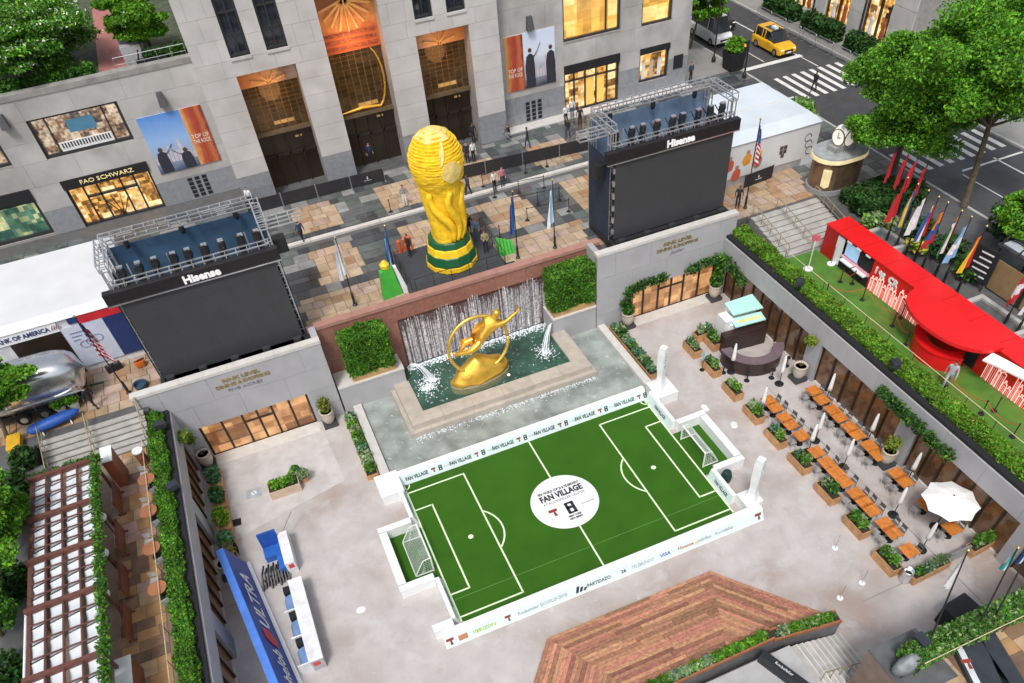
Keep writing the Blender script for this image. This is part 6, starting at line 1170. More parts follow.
b = MB(o); b.box(-7.85, -7.3, -2.75, -.35, 0, 1.0); b.obj('counter', CWH, t); b = MB(o); b.box(-8.9, -7.86, -1.4, -.4, 0, .45); b.obj('blue_pad', mat('pad_blue', (.02, .12, .45), .5, var=.15), t); b = MB(o); b.hull([(-8.9, -.6, .45), (-7.86, -.6, .45), (-7.86, -.36, .45), (-8.9, -.36, .45)], [(-8.9, -.5, 1.5), (-7.86, -.5, 1.5), (-7.86, -.36, 1.5), (-8.9, -.36, 1.5)]); b.obj('blue_back', mat('back_blue', (.015, .08, .36), .5), t)
b = MB(o); b.box(-8.2, -7.87, -2.7, -1.45, 0, .7); b.obj('blue_side', MATS['pad_blue'], t); b = MB(o); b.box(-7.7, -7.4, -2.762, -2.75, .5, .85); b.obj('red_mark', MATS['mark_red'], t); b = MB(o); b.bar((-7.5, -.2, .9), (-6.7, .55, 1.4), .06); b.obj('prop', STEEL, t)
t = thing('game_rack', 'cluster of black metal rods and grips in front of the corner booth', 'rack', (-8.7, -2.6, 0)); b = MB()
for k in range(10):
    b.path([(-.75+k*.17, -.7+.1*(k % 3), .05), (-.55+k*.15, .1, .5), (-.35+k*.14, .6-.2*(k % 2), .6)], .06, 6)
b.obj('rods', BLACK, t)
for k in range(4): b = MB(); b.lathe([(.14, 0), (.14, .03), (.03, .06), (.03, .5)], (-.5+k*.36, -.3+.15*(k % 2), 0), 10); b.obj('foot', BLACK, t)
for (u, v, lab) in ((254, 493, 'grey floor sticker with a white emblem in front of the left doors'), (235, 523, 'small dark floor mat by the blue banner')):
    q = PZ(u, v, .008); b = MB(); b.cbox((q.x, q.y, .008), (.95, .75, .01) if u == 254 else (.75, .55, .02), rz=-.1); ob = b.obj('floor_sticker' if u == 254 else 'floor_mat', mat('sticker_grey', (.36, .40, .42), .6) if u == 254 else BLACKM, None, label=lab, category='sticker' if u == 254 else 'mat')
    if u == 254: b = MB(); b.lathe([(.17, .018), (.17, .022)], (q.x, q.y, 0), 14); b.obj('emblem', WHITE, ob); b = MB(); b.cbox((q.x, q.y, .023), (.1, .3, .004), rz=.4); b.obj('emblem_bar', MATS['sticker_grey'], ob)
for k, (u, v) in enumerate(((835, 548), (862, 583), (840, 598))):   # weighted white feet with thin rods on the open floor
    q = PZ(u, v); t = thing('rod_stand', ('thin rod on a round white foot, farthest of three on open floor', 'thin rod on a round white foot, nearest the dining planters', 'thin rod on a round white foot, nearest the wooden deck')[k], 'stand', q, group='rod stands on the open floor'); b = MB(); b.lathe([(.17, 0), (.17, .03), (.12, .05)], n=14); b.obj('foot', WHITE, t); b = MB(); b.tube((0, 0, .03), (.12, .1, 1.0), .018, n=6); b.obj('rod', STEEL, t)
# ------------------------------------------------------------------ hedges on the terrace edges
def hedge(x0, x1, y0, y1, z0, z1, lab, n, mats, w, size=.15, rough=.3):
    t = thing('hedge', lab, 'hedge', ((x0+x1)/2, (y0+y1)/2, z0)); o = t.location; b = MB(o); b.box(x0, x1, y0, y1, z0-.02, z0+.15); b.obj('trough', BLACKM, t)
    b = MB(o); b.box(x0+.15, x1-.15, y0+.15, y1-.15, z0+.15, z1-.2); b.obj('core', M_TWIG, t); foliage(boxshell_pts(n, x0, x1, y0, y1, z0+.1, z1, rough), size, mats, t, w, org=o); return t
hedge(-12.72, -12.02, -16, 8.45, TR, 5.05, 'long clipped hedge along the left terrace edge above the court', 75000, [G_BRIGHT, G_HEDGE, G_DARK], [.25, .5, .25], .075)
hedge(28.3, 29.25, -20, 8.75, TR, 5.02, 'long bright hedge along the right terrace edge above the dining tables', 90000, [G_BRIGHT, G_HEDGE, G_YEL], [.5, .35, .15], .085, .3)
hedge(16.3, 27.6, -23.05, -22.2, TR, 5.25, 'hedge along the near right terrace edge beside the dark mats', 26000, [G_HEDGE, G_DARK, G_PALE], [.5, .3, .2], .1)
ROPE = mat('pale_rope', (.62, .52, .34), .6)
def ropeline(p, q, lab, n, h=.85):
    p, q = Vector(p), Vector(q); t = thing('rope_rail', lab, 'railing', p); b = MB(p); b.tube(p+Vector((0, 0, h)), q+Vector((0, 0, h)), .022, n=6); b.obj('rope', ROPE, t)
    for i in range(n): a = p.lerp(q, i/(n-1)); b = MB(p); b.tube(a, a+Vector((0, 0, h+.03)), .018, n=6); b.obj('post', BLACK, t)
ropeline((-13.05, -15, TR), (-13.05, 6.1, TR), 'thin pale rail running beside the left hedge', 12); ropeline((29.55, -20, TR), (29.55, 4.4, TR), 'thin pale rail running beside the right hedge and turf', 13); ropeline((16.5, -23.2, TR), (27.9, -23.2, TR), 'pale rail beside the near right hedge', 6)
# small black floodlights on the hedges
for k, (x, y, lab) in enumerate(((-12.0, 6.9, 'at the stair end of the left hedge'), (-11.75, 1.6, 'halfway along the left hedge'), (28.2, 1.1, 'on the right hedge above the curved bar'), (28.15, -7.9, 'on the right hedge above the long climber'), (17.2, -22.3, 'at the tip of the near right hedge'))):
    t = thing('floodlight', 'small black floodlight '+lab, 'floodlight', (x, y, TR+.1), .4*k); b = MB(); b.cbox((0, 0, .55), (.62, .45, .3), b=.06); b.obj('housing', mat('flood_black', (.03, .035, .045), .4), t); b = MB(); b.tube((0, 0, 0), (0, 0, .56), .035, n=6); b.obj('bracket', BLACK, t)
# ------------------------------------------------------------------ pergola on the left terrace
PERG = mat('pergola_brown', (.13, .05, .035), .55, var=.2, scale=3); RUST = mat('rust_screen', (.24, .075, .035), .5, var=.25, scale=2); SHADE = mat('white_shade', (.62, .66, .70), .6, var=.08, scale=2)
t = thing('pergola', 'brown pergola with rows of white shade panels on the left terrace', 'pergola', (-16.4, -3.5, TR)); o = t.location; x0, x1, zz = -18.0, -14.95, 7.1
ys = [3.3, .35, -2.45, -5.35, -9.0, -12.6]
for y in ys: b = MB(o); b.box(x0-.1, x1+.1, y-.11, y+.11, zz, zz+.24); b.obj('cross_beam', PERG, t)
for x in (x0, x1): b = MB(o); b.box(x-.09, x+.09, ys[-1]-.1, ys[0]+.1, zz-.22, zz-.005); b.obj('edge_beam', PERG, t)
for x in (x0, x1):
    for y in ys: b = MB(o); b.box(x-.07, x+.07, y-.07, y+.07, TR, zz-.22); b.obj('post', PERG, t)
for a, c in zip(ys, ys[1:]):
    nr = 4
    for k in range(1, 4): x = x0+(x1-x0)*k/4; b = MB(o); b.box(x-.035, x+.035, c+.12, a-.12, zz+.02, zz+.14); b.obj('rafter', PERG, t)
    for r_ in range(1, nr): y = c+(a-c)*r_/nr; b = MB(o); b.box(x0+.1, x1-.1, y-.03, y+.03, zz+.145, zz+.2); b.obj('batten', PERG, t)
    for k in range(4):
        for r_ in range(nr):
            xa, xb = x0+(x1-x0)*k/4+.09, x0+(x1-x0)*(k+1)/4-.02; ya, yb = c+(a-c)*r_/nr+.05, c+(a-c)*(r_+1)/nr-.03
            b = MB(o); sg = random.uniform(.05, .12); b.grid(lambda u, v: (xa+(xb-xa)*u, ya+(yb-ya)*v, zz-.1+.14*u-sg*sin(pi*v)), 4, 5); b.obj('shade_panel', SHADE, t)
b = MB(o); b.tube((x0-.12, -9.2, zz), (x0-.12, -5.3, zz), .06, n=8); b.obj('gutter', WHITE, t)
vine('climbing_vine', 'green vine trailing along the inner edge of the pergola', [(-14.75, 3.6, 7.3), (-14.8, 1, 7.35), (-14.75, -2, 7.4), (-14.8, -5, 7.35), (-14.75, -8, 7.4), (-14.8, -12, 7.4)], (.33, .35, .3), 48, [G_DARK, G_HEDGE, G_BRIGHT], [.4, .45, .15], .15)
vine('climbing_vine', 'green vine along the far end of the pergola by the stairs', [(-17.8, 3.5, 7.2), (-16.2, 3.55, 7.2), (-14.9, 3.5, 7.3)], (.3, .25, .25), 34, [G_DARK, G_HEDGE], [.5, .5], .14)
for k, y in enumerate((2.4, -.6, -3.4, -6.0)):
    t = thing('rust_screen', '%s rust brown upright screen panel beside the pergola, counted from the stairs' % ORD[k], 'screen', (-14.75, y, TR), 0, 'rust screens beside the pergola'); b = MB(); b.box(-.04, .04, -.95, .95, .05, .95); b.obj('panel', RUST, t); b = MB(); b.box(-.06, .06, -.98, .98, .95, 1.0); b.obj('cap', PERG, t); b = MB(); b.box(-.2, .2, -.9, -.8, 0, .05); b.box(-.2, .2, .8, .9, 0, .05); b.obj('foot', PERG, t)
t = thing('planter_wall', 'white topped rust brown long planter at the near end of the pergola', 'planter', (-14.7, -10, TR)); b = MB(); b.box(-.35, .3, -3.5, 1.4, 0, 1.3); b.obj('body', RUST, t); b = MB(); b.box(-.38, .33, -3.55, 1.45, 1.3, 1.36); b.obj('top', WHITE, t)
t = thing('planter_wall', 'white topped rust brown end wall of the pergola by the stairs', 'planter', (-14.5, 4.3, TR)); b = MB(); b.box(-.3, .25, -.6, .6, 0, 2.0); b.obj('body', RUST, t); b = MB(); b.box(-.33, .28, -.63, .63, 2.0, 2.06); b.obj('top', WHITE, t)
for k, (u, v) in enumerate(((101, 517), (103, 553), (104, 594))):
    q = PZ(u, v, 6.3); t = thing('globe_lamp', '%s round white lamp on a post at the pergola edge, from the stairs' % ORD[k], 'lamp', (q.x, q.y, TR), 0, 'round white lamps at the pergola'); b = MB(); b.lathe([(.02, 1.55), (.2, 1.62), (.27, 1.8), (.2, 1.98), (.02, 2.05)], n=14); b.obj('globe', WHITE, t, smooth=True); b = MB(); b.lathe([(.14, 0), (.14, .03), (.03, .06), (.03, 1.6)], n=8); b.obj('post', BLACK, t)
RT_ = mat('round_table_wood', (.36, .15, .07), .35, var=.15)
for k, (u, v) in enumerate(((146, 479), (148, 511), (151, 548), (157, 588))):
    q = PZ(u, v, TR+.74); t = thing('round_table', '%s round brown table along the left hedge, counted from the stairs' % ORD[k], 'table', (q.x, q.y, TR), 0, 'round tables on the left terrace'); b = MB(); b.lathe([(.02, .7), (.45, .71), (.46, .74), (.45, .76)], n=22); b.obj('top', RT_, t); b = MB(); b.lathe([(.25, 0), (.25, .02), (.04, .06), (.04, .7)], n=10); b.obj('pedestal', BLACK, t)
    inst(CP, (q.x+.25, q.y-.75, TR), .3, 'grey chair on the near side of the %s round table' % ORD[k], 'chairs on the left terrace'); inst(CP, (q.x-.2, q.y+.75, TR), pi-.2, 'grey chair on the far side of the %s round table' % ORD[k], 'chairs on the left terrace')
q = PZ(145, 462, TR); t = thing('litter_bin', 'rust brown round bin with a white top at the foot of the left stairs', 'bin', (q.x, q.y, TR)); b = MB(); b.lathe([(.26, 0), (.28, .9)], n=16); b.obj('body', RUST, t); b = MB(); b.lathe([(.3, .9), (.3, .98), (.14, .98), (.13, .92)], n=16); b.obj('lid', WHITE, t)
# ------------------------------------------------------------------ left marquee with printed front
TENT = mat('tent_white', (.64, .65, .66), .6, var=.05, scale=.6, bump=.1, bscale=2); NV = mat('panel_navy', (.015, .035, .14), .5); RD = mat('panel_red', (.55, .02, .03), .5); PV = mat('panel_pale', (.55, .60, .72), .5, var=.08)
t = thing('marquee', 'long white marquee left of the left video wall, its front printed OF AMERICA', 'marquee', (-20, 18, PL)); o = t.location; zt = 9.55
b = MB(o); b.hull([(-45, 13.9, 9.25), (-11.9, 13.9, 9.25), (-11.9, 22.3, 9.25), (-45, 22.3, 9.25)], [(-45, 14.5, zt), (-12.4, 14.5, zt), (-12.4, 21.8, zt), (-45, 21.8, zt)]); b.obj('roof', TENT, t)
b = MB(o); b.box(-45, -11.95, 14.05, 14.15, PL, 9.2); b.obj('front_wall', mat('tent_wall', (.62, .63, .65), .6), t); b = MB(o); b.box(-12.0, -11.92, 14.16, 22.2, PL, 9.2); b.obj('end_wall', TENT, t); b = MB(o); b.box(-45, -12.0, 22.1, 22.2, PL, 9.2); b.obj('back_wall', TENT, t)
b = MB(o); b.box(-14.5, -11.9, 13.95, 14.04, 8.68, 9.2); b.obj('red_header', RD, t); b = MB(o); b.box(-15.1, -14.5, 13.95, 14.04, 8.8, 9.2); b.obj('navy_corner', NV, t)
b = MB(o); b.box(-15.7, -13.3, 13.97, 14.04, PL+.4, 8.66); pp_ = b.obj('pale_panel', PV, t); b = MB(o); b.box(-13.28, -11.9, 13.97, 14.04, PL+.4, 8.66); b.obj('navy_panel', NV, t)
b = MB(o)
for k in range(3): b.path([(-14.9+.4*k+.3*cos(a), 13.95, 7.3+.24*sin(a)+.1*k) for a in np.linspace(0, 6.3, 12)], .02, 4)
for k in range(3): b.bar((-15.4, 13.95, 8.2-.25*k), (-14.6-.2*k, 13.95, 8.2-.25*k), .03)
b.obj('line_drawing', mat('line_ink', (.12, .16, .3), .6), pp_)
b = MB(o); b.box(-24, -15.72, 13.97, 14.04, 8.55, 9.2); sg = b.obj('name_board', WHITE, t); text('BANK OF AMERICA', mat('name_navy', (.02, .04, .16), .5), sg, (-17.75, 13.95, 8.86), (1, 0, 0), (0, 0, 1), .4, org=o, width=3.1, ext=.01, bold=.01)
for k in range(4): b = MB(o); b.bar((-16.1+k*.12, 13.95, 8.75), (-15.98+k*.12, 13.95, 9.02), .06, .02); b.obj('emblem_stripe', RD if k % 2 else NV, sg)
b = MB(o); b.box(-18.6, -15.75, 13.99, 14.045, PL, 8.5); b.obj('dark_opening', DARKIN, t)
# ------------------------------------------------------------------ silver trailer
SILV = mat('trailer_alloy', (.66, .68, .70), .22, metal=.85, var=.06, scale=2, bump=.08, bscale=3)
t = thing('silver_trailer', 'rounded silver camper trailer parked in front of the left marquee', 'trailer', (-18.35, 11.75, PL)); L_ = 6.6; 
b = MB(); N_ = 18; rings = []; K = 16
for i in range(N_+1):
    u = -1+2*i/N_; s_ = max(.02, (1-abs(u)**5))**.5 if abs(u) < 1 else .02; ring = []
    for j in range(K): a = 2*pi*j/K; c_, sn = cos(a), sin(a); ring.append((u*L_/2, 1.3*s_*math.copysign(abs(c_)**.6, c_), 1.85+1.32*s_*math.copysign(abs(sn)**.65, sn)-.0))
    rings.append(ring)
V = [p for r_ in rings for p in r_]; F = [(i*K+j, i*K+(j+1) % K, (i+1)*K+(j+1) % K, (i+1)*K+j) for i in range(N_) for j in range(K)]; b.add(V, F); b.obj('body', SILV, t, smooth=True)
for k in range(5): b = MB(); b.bar((-2.4+k*1.2, -1.30, .8), (-2.4+k*1.2, -1.30, 2.6), .02, .02); b.obj('panel_seam', STEEL, t)
b = MB(); b.box(-2.9, 2.9, -1.32, -1.24, 1.2, 1.26); b.obj('trim', ALU, t)
for x in (-.9, .25): 
    b = MB(); b.tube((x, -1.3, .38), (x, -1.0, .38), .38, n=16); w = b.obj('wheel', BLACKM, t); b = MB(); b.tube((x, -1.33, .38), (x, -1.29, .38), .2, n=12); b.obj('hub', ALU, w)
b = MB(); b.box(-2.8, 2.7, -1.0, 1.0, .35, .65); b.obj('chassis', BLACK, t); b = MB(); b.box(-2.4, -.9, -1.33, -1.25, 1.6, 2.3); b.obj('window', GLASS_DK, t)
b = MB(); b.bar((2.9, 0, .5), (3.7, 0, .45), .1); b.obj('tow_bar', BLACK, t)
# things beside the trailer
t = thing('covered_boat', 'blue tarpaulin bundle lying by the top of the left stairs', 'bundle', (-17.6, 9.5, PL), .18); b = MB(); b.lathe([(.05, -1.5), (.33, -1.3), (.42, -.5), (.4, .6), (.25, 1.3), (.04, 1.5)], n=12); b.v = [(z, x*.9, .45+y*.75+.05*sin(5*z)) for x, y, z in b.v]; b.obj('tarpaulin', mat('tarp_blue', (.02, .10, .42), .5, var=.25, scale=4, bump=.4, bscale=8), t, smooth=True)
for k in (-1, 1): b = MB(); b.bar((k*.8, -.35, 0), (k*.8, .1, .4), .05); b.bar((k*.8, .45, 0), (k*.8, 0, .4), .05); b.obj('trestle', WHITE, t)
for k, x in enumerate((-17.25, -16.5)):
    t = thing('potted_plant', ('white pot of grassy green leaves, left of the pair by the trailer wheel', 'white pot of grassy green leaves, right of the pair by the trailer wheel')[k], 'plant', (x, 10.65, PL)); b = MB(); b.lathe([(.2, 0), (.34, .5), (.31, .5)], n=16); b.obj('pot', WHITE, t); foliage(blob_pts(200, (0, 0, .68), (.4, .36, .26), .2), .15, [G_BRIGHT, G_HEDGE], t, [.6, .4], name='plant')
t = thing('yellow_case', 'yellow equipment case near the left edge below the trailer', 'case', PZ(17, 446, PL)); b = MB(); b.cbox((0, 0, 0), (.7, 1.3, .35), b=.05); b.obj('case', mat('case_yellow', (.65, .38, .02), .5), t); b = MB(); b.cbox((0, 0, .35), (.74, 1.34, .05), b=.05); b.obj('lid', MATS['case_yellow'], t)
t = thing('utility_box', 'low grey utility block beside the outer end of the left stairs', 'box', (-18.75, 5.6, TR)); b = MB(); b.cbox((0, 0, 0), (.7, 1.9, .8), b=.1); b.obj('body', mat('util_grey', (.32, .33, .34), .6, var=.2, scale=4), t); b = MB(); b.cbox((0, 0, .8), (.75, 1.95, .06), b=.1); b.obj('lid', STEEL, t)
q = PZ(142, 387, PL); t = thing('rubber_tub', 'round dark blue tub on the paving beside the left wall end', 'tub', q); b = MB(); b.lathe([(.36, 0), (.42, .3), (.4, .33), (.36, .3), (.33, .08)], n=18); b.obj('tub', mat('tub_blue', (.03, .07, .12), .5), t)
q = PZ(142, 366, PL); t = thing('power_tool', 'small orange machine on the paving under the left video wall', 'machine', q); b = MB(); b.cbox((0, 0, .08), (.6, .42, .32), b=.08); b.obj('body', mat('tool_orange', (.62, .14, .02), .5), t); b = MB(); b.bar((-.3, 0, .4), (.35, 0, .55), .06); b.obj('handle', BLACK, t); [(_b := MB(), _b.lathe([(.1, 0), (.1, .08)], (x, .15, 0), 8), _b.obj('foot', BLACK, t)) for x in (-.2, .2)]
for k, (u, v) in enumerate(((112, 371), (119, 368))): q = PZ(u, v, PL); t = thing('floor_case', ('black case on the paving below the striped flag, left one', 'black case on the paving below the striped flag, right one')[k], 'case', q, .3); b = MB(); b.cbox((0, 0, 0), (.5, .4, .4), b=.05); b.obj('case', BLACKM, t); b = MB(); b.bar((-.12, 0, .43), (.12, 0, .43), .04); b.obj('handle', STEEL, t)
# near right terrace: mats, speaker, flag, cabinet
for k, (pts, lab) in enumerate(((((948, 636), (975, 632), (1010, 683), (975, 690)), 'wide black stage mat with a white stripe and red emblem'), (((980, 634), (990, 624), (1030, 690), (1010, 700)), 'narrow black runner beside the stage mat'))):
    P_ = [PZ(u, v, TR+.3) for u, v in pts]; t = thing('stage_mat', lab, 'mat', P_[0]-Vector((0, 0, .3))); b = MB(t.location); b.hull([v-Vector((0, 0, .28)) for v in P_], P_); b.obj('deck', mat('mat_black', (.03, .036, .045), .6, var=.2), t)
    if k == 0:
        d1, d2 = (P_[3]-P_[0]), (P_[1]-P_[0]); Z4 = Vector((0, 0, .006)); Q = [P_[0]+d2*a+d1*c+Z4 for a, c in ((.08, 0), (.3, 0), (.3, 1), (.08, 1))]; b = MB(t.location); b.hull(Q, [v+Z4 for v in Q]); b.obj('white_stripe', mat('stripe_grey', (.6, .62, .64), .5), t); tlogo(t, P_[0]+d2*.19+d1*.55+Z4*3, d2.normalized(), -d1.normalized(), .45, t.location)
t = thing('black_case', 'large black box standing on the court floor below the near right hedge', 'case', (22.9, -20.6, 0), .1); b = MB(); b.cbox((0, 0, 0), (1.5, 1.0, 1.3), b=.06); b.obj('case', mat('case_black', (.012, .013, .015), .7), t); b = MB(); b.cbox((0, 0, 1.3), (1.55, 1.05, .05), b=.06); b.obj('lid', BLACK, t)
t = flag(PZ(930, 640, TR+.6), 4.3, 'white flag with blue print on a leaning black pole at the near right hedge', [CW, CW, CB, CW, CW], 5, 2.6, 2.4, True, .3, None, 77, (1.4, .9), foot=False)
for k, (u, v, lab, m_) in enumerate(((1000, 590, 'teal and white flag at the right edge above the near hedge', [mat('cloth_teal', (.05, .42, .42), .7), CW]), (1016, 583, 'dark blue flag at the right edge above the near hedge', [CB, CW]))):
    flag(PZ(u-22, v+36, TR+.6), 3.6, lab, m_, 3, 1.4, 1.3, True, .3, None, 80+k, (1.5, .7), foot=False)
t = thing('parked_scooter', 'grey covered cart at the lower edge beside the near right terrace', 'cart', PZ(905, 668, TR)); b = MB(); b.lathe([(.1, 0), (.5, .2), (.45, .7), (.1, .95)], n=12, sx=1.6, sy=.7); b.v = [(x+.08*sin(4*y), y, z+.06*sin(6*x)) for x, y, z in b.v]; b.obj('cover', mat('cover_grey', (.22, .24, .25), .6, var=.3, scale=3, bump=.4, bscale=8), t, smooth=True); b = MB(); b.tube((-.4, -.3, .12), (-.4, .3, .12), .12, n=10); b.tube((.4, -.3, .12), (.4, .3, .12), .12, n=10); b.obj('wheels', BLACK, t)
# ------------------------------------------------------------------ turf and red pavilion on the right terrace
TURF2 = mat('terrace_turf', (.07, .20, .02), .8, var=.2, scale=1.2, bump=.5, bscale=90, stain=((.16, .17, .03), .6, .35)); b = MB(); b.box(29.62, 32.3, -22, 4.55, TR+.002, TR+.02); b.obj('artificial_turf', TURF2, None, kind='structure')
PR = mat('pavilion_red', (.74, .012, .015), .38, var=.05, scale=1); PRD = mat('pavilion_red_deep', (.45, .006, .010), .4); GLOW = mat('skyline_glow', (.85, .55, .48), .5, emit=(1, .62, .52), es=.5); PINK = mat('pink_trim', (.75, .35, .40), .5)
t = thing('red_pavilion', 'long glossy red pavilion with glowing skyline outlines on the green turf', 'pavilion', (33, -6, TR)); o = t.location; xf, zt = 32.3, 6.6
b = MB(o); b.box(xf, xf+.12, 2.95, 4.15, TR+.02, zt); b.obj('end_panel', PRD, t); b = MB(o); b.box(xf+.12, 34.0, 4.03, 4.15, TR+.02, zt); b.obj('end_wall', PR, t)
b = MB(o); b.box(xf, xf+.12, -24, -.55, TR+.02, zt); b.obj('front_wall', PR, t); b = MB(o); b.box(33.88, 34.0, -24, 4.02, TR+.02, zt); b.obj('back_wall', PR, t); b = MB(o); b.box(xf-.05, 34.05, -24, 4.2, zt, zt+.08); b.obj('roof', PR, t)
b = MB(o); b.box(33.2, 33.3, -.5, 2.9, TR+.02, zt); b.obj('niche_back', PRD, t)
b = MB(o); b.box(xf+.02, xf+.08, 2.3, 2.93, TR+.02, zt-.15); b.obj('white_pillar', WHITE, t); b = MB(o); b.box(xf-.02, xf+.3, -.5, 2.25, TR+.75, TR+.87); b.obj('counter', PINK, t)
for k in range(2): b = MB(o); b.box(xf-.32, xf-.03, .9-k*1.25, 2.0-k*1.25, TR+.72, TR+.8); b.obj('white_shelf', WHITE, t)
b = MB(o); b.box(xf-.03, xf+.05, -.5, 2.25, TR+.02, TR+.7); b.obj('counter_front', BLACKM, t)
b = MB(o); b.box(xf+.1, xf+.16, .9, 2.1, TR+.95, TR+1.85); b.obj('blue_screen', mat('screen_blue', (.25, .42, .62), .3, emit=(.4, .6, .85), es=.35), t); b = MB(o); b.box(xf+.1, xf+.16, -.4, .75, TR+.95, TR+1.85); b.obj('dark_opening', BLACKM, t)
for k in range(3): b = MB(o); b.box(xf-.08, xf+.02, -.2+k*.9, .2+k*.9, zt-.12, zt-.03); b.obj('downlight', WHITE, t)
for k in range(12): b = MB(o); b.box(xf-.05, 34.05, 3.0-k*2.2, 3.03-k*2.2, zt+.08, zt+.088); b.obj('roof_seam', PRD, t)
for k in range(11): b = MB(o); b.box(xf-.008, xf-.0005, -1.6-k*2.0, -1.575-k*2.0, TR+.05, zt-.02); b.obj('wall_seam', PRD, t)
# skyline outlines
def skyline(y0, y1, seed):
    rs = random.Random(seed); y = y0
    while y > y1:
        w_ = rs.uniform(.18, .38); h = rs.uniform(.5, 1.25)*(1 if rs.random() < .7 else 1.3); pts = [(xf-.02, y, TR+.06), (xf-.02, y, TR+h), (xf-.02, y-w_*.35, TR+h), (xf-.02, y-w_*.35, TR+h+.18), (xf-.02, y-w_*.65, TR+h+.18), (xf-.02, y-w_*.65, TR+h), (xf-.02, y-w_, TR+h), (xf-.02, y-w_, TR+.06)]
        b = MB(o)
        for p_, q_ in zip(pts, pts[1:]): b.bar(p_, q_, .035)
        for k in range(2): b.bar((xf-.02, y-w_*(k+1)/3, TR+.06), (xf-.02, y-w_*(k+1)/3, TR+h*.85), .015)
        b.obj('skyline_outline', GLOW, t); y -= w_+.03
skyline(-.75, -5.4, 3); skyline(-10.4, -21, 5)
text('I', WHITE, t, (xf-.03, -.95, 6.05), (0, -1, 0), (0, 0, 1), .62, org=o, ext=.02, bold=.03); text('CR', WHITE, t, (xf-.03, -2.45, 6.05), (0, -1, 0), (0, 0, 1), .62, org=o, ext=.02, bold=.03)
b = MB(o); H = [(xf-.05, -1.45-.28*(16*sin(a)**3)/16, 6.03+.26*(13*cos(a)-5*cos(2*a)-2*cos(3*a)-cos(4*a))/16) for a in np.linspace(0, 2*pi, 20, endpoint=False)]; b.hull(H, [(x+.04, y, z) for x, y, z in H]); b.obj('heart', WHITE, t)
# round canopy over a curved counter
b = MB(o); A = [(xf+.1-2.4*max(0, cos(a))**.8, -7.5+3.2*sin(a)) for a in np.linspace(-pi/2, pi/2, 22)]; b.prism(A[::-1], zt+.085, zt+.3); b.obj('canopy', PR, t)
def arcw(r0, r1, cx_, cy_, z0, z1, a0, a1, n, nm, mt, sy=1.0):
    b = MB(o); P_ = lambda a, r_, z: (cx_-r_*cos(a), cy_+r_*sin(a)*sy, z)
    for k in range(n):
        p_, q_ = a0+(a1-a0)*k/n, a0+(a1-a0)*(k+1)/n; b.hull([P_(p_, r0, z0), P_(p_, r1, z0), P_(q_, r1, z0), P_(q_, r0, z0)], [P_(p_, r0, z1), P_(p_, r1, z1), P_(q_, r1, z1), P_(q_, r0, z1)])
    b.obj(nm, mt, t)
arcw(1.75, 1.95, 32.2, -7.7, TR+.02, TR+.98, -1.15, 1.25, 16, 'bar_front', PR); arcw(1.35, 2.02, 32.2, -7.7, TR+.98, TR+1.06, -1.15, 1.25, 16, 'bar_top', PR)
b = MB(o); b.box(xf-.03, xf+.0-.004, -9.7, -8.9, TR+.1, TR+1.9); b.obj('side_door', BLACKM, t)
b = MB(o); n = 14
for k in range(n):   # white swoosh along the front edge
    u0, u1 = k/n, (k+1)/n; f_ = lambda u: (xf-.06-1.1*(1-u)**2*.9, -10.6-5*u); w_ = lambda u: .55*(1-u)+.02; (xa, ya), (xb, yb) = f_(u0), f_(u1); b.hull([(xa, ya, zt-.3), (xa+w_(u0), ya, zt-.05), (xb+w_(u1), yb, zt-.05), (xb, yb, zt-.3)], [(xa, ya, zt-.2), (xa+w_(u0), ya, zt+.05), (xb+w_(u1), yb, zt+.05), (xb, yb, zt-.2)])
b.obj('white_swoosh', WHITE, t)
# stanchions with red cords on the turf
RC = mat('red_cord', (.5, .06, .02), .6); pts = [(825, 297), (840, 282), (852, 284), (862, 300), (892, 326), (900, 318), (905, 345), (918, 338), (943, 386), (981, 414), (994, 411), (1012, 437)]
W3 = [PZ(u, v, TR+.02) for u, v in pts]
for k, q in enumerate(W3): stanchion(q, 'black stanchion on the green turf, %s from the right stairs' % (ORD[k]), 'stanchions on the green turf')
for k, (i, j) in enumerate(((0, 3), (3, 4), (4, 6), (8, 9), (9, 11), (1, 2))):
    a, c = W3[i]+Vector((0, 0, .9)), W3[j]+Vector((0, 0, .9)); t = thing('barrier_rope', 'sagging red cord between turf stanchions, %s from the right stairs' % ORD[k], 'cord', W3[i], group='red cords on the turf'); b = MB(t.location); b.path([a.lerp(c, u)-Vector((0, 0, .35*4*u*(1-u))) for u in np.linspace(0, 1, 9)], .02, 5); b.obj('cord', RC, t)
q = PZ(808, 269, TR+.02); t = thing('sign_post', 'thin white sign post on a round white foot at the edge of the turf', 'sign', q); b = MB(); b.lathe([(.32, 0), (.32, .05), (.28, .07)], n=18); b.obj('foot', WHITE, t); b = MB(); b.tube((0, 0, .05), (.1, .1, 2.1), .025, n=6); b.obj('post', WHITE, t); b = MB(); b.cbox((.1, .1, 2.0), (.5, .05, .45), rz=-.6); b.obj('plate', mat('plate_pink', (.6, .12, .16), .5), t)
q = PZ(831, 264, TR+.02); t = thing('sign_post', 'white round foot with a short post beside the pavilion counter', 'sign', q); b = MB(); b.lathe([(.28, 0), (.28, .05), (.24, .07)], n=18); b.obj('foot', WHITE, t); b = MB(); b.tube((0, 0, .05), (0, 0, 1.3), .03, n=6); b.obj('post', STEEL, t)
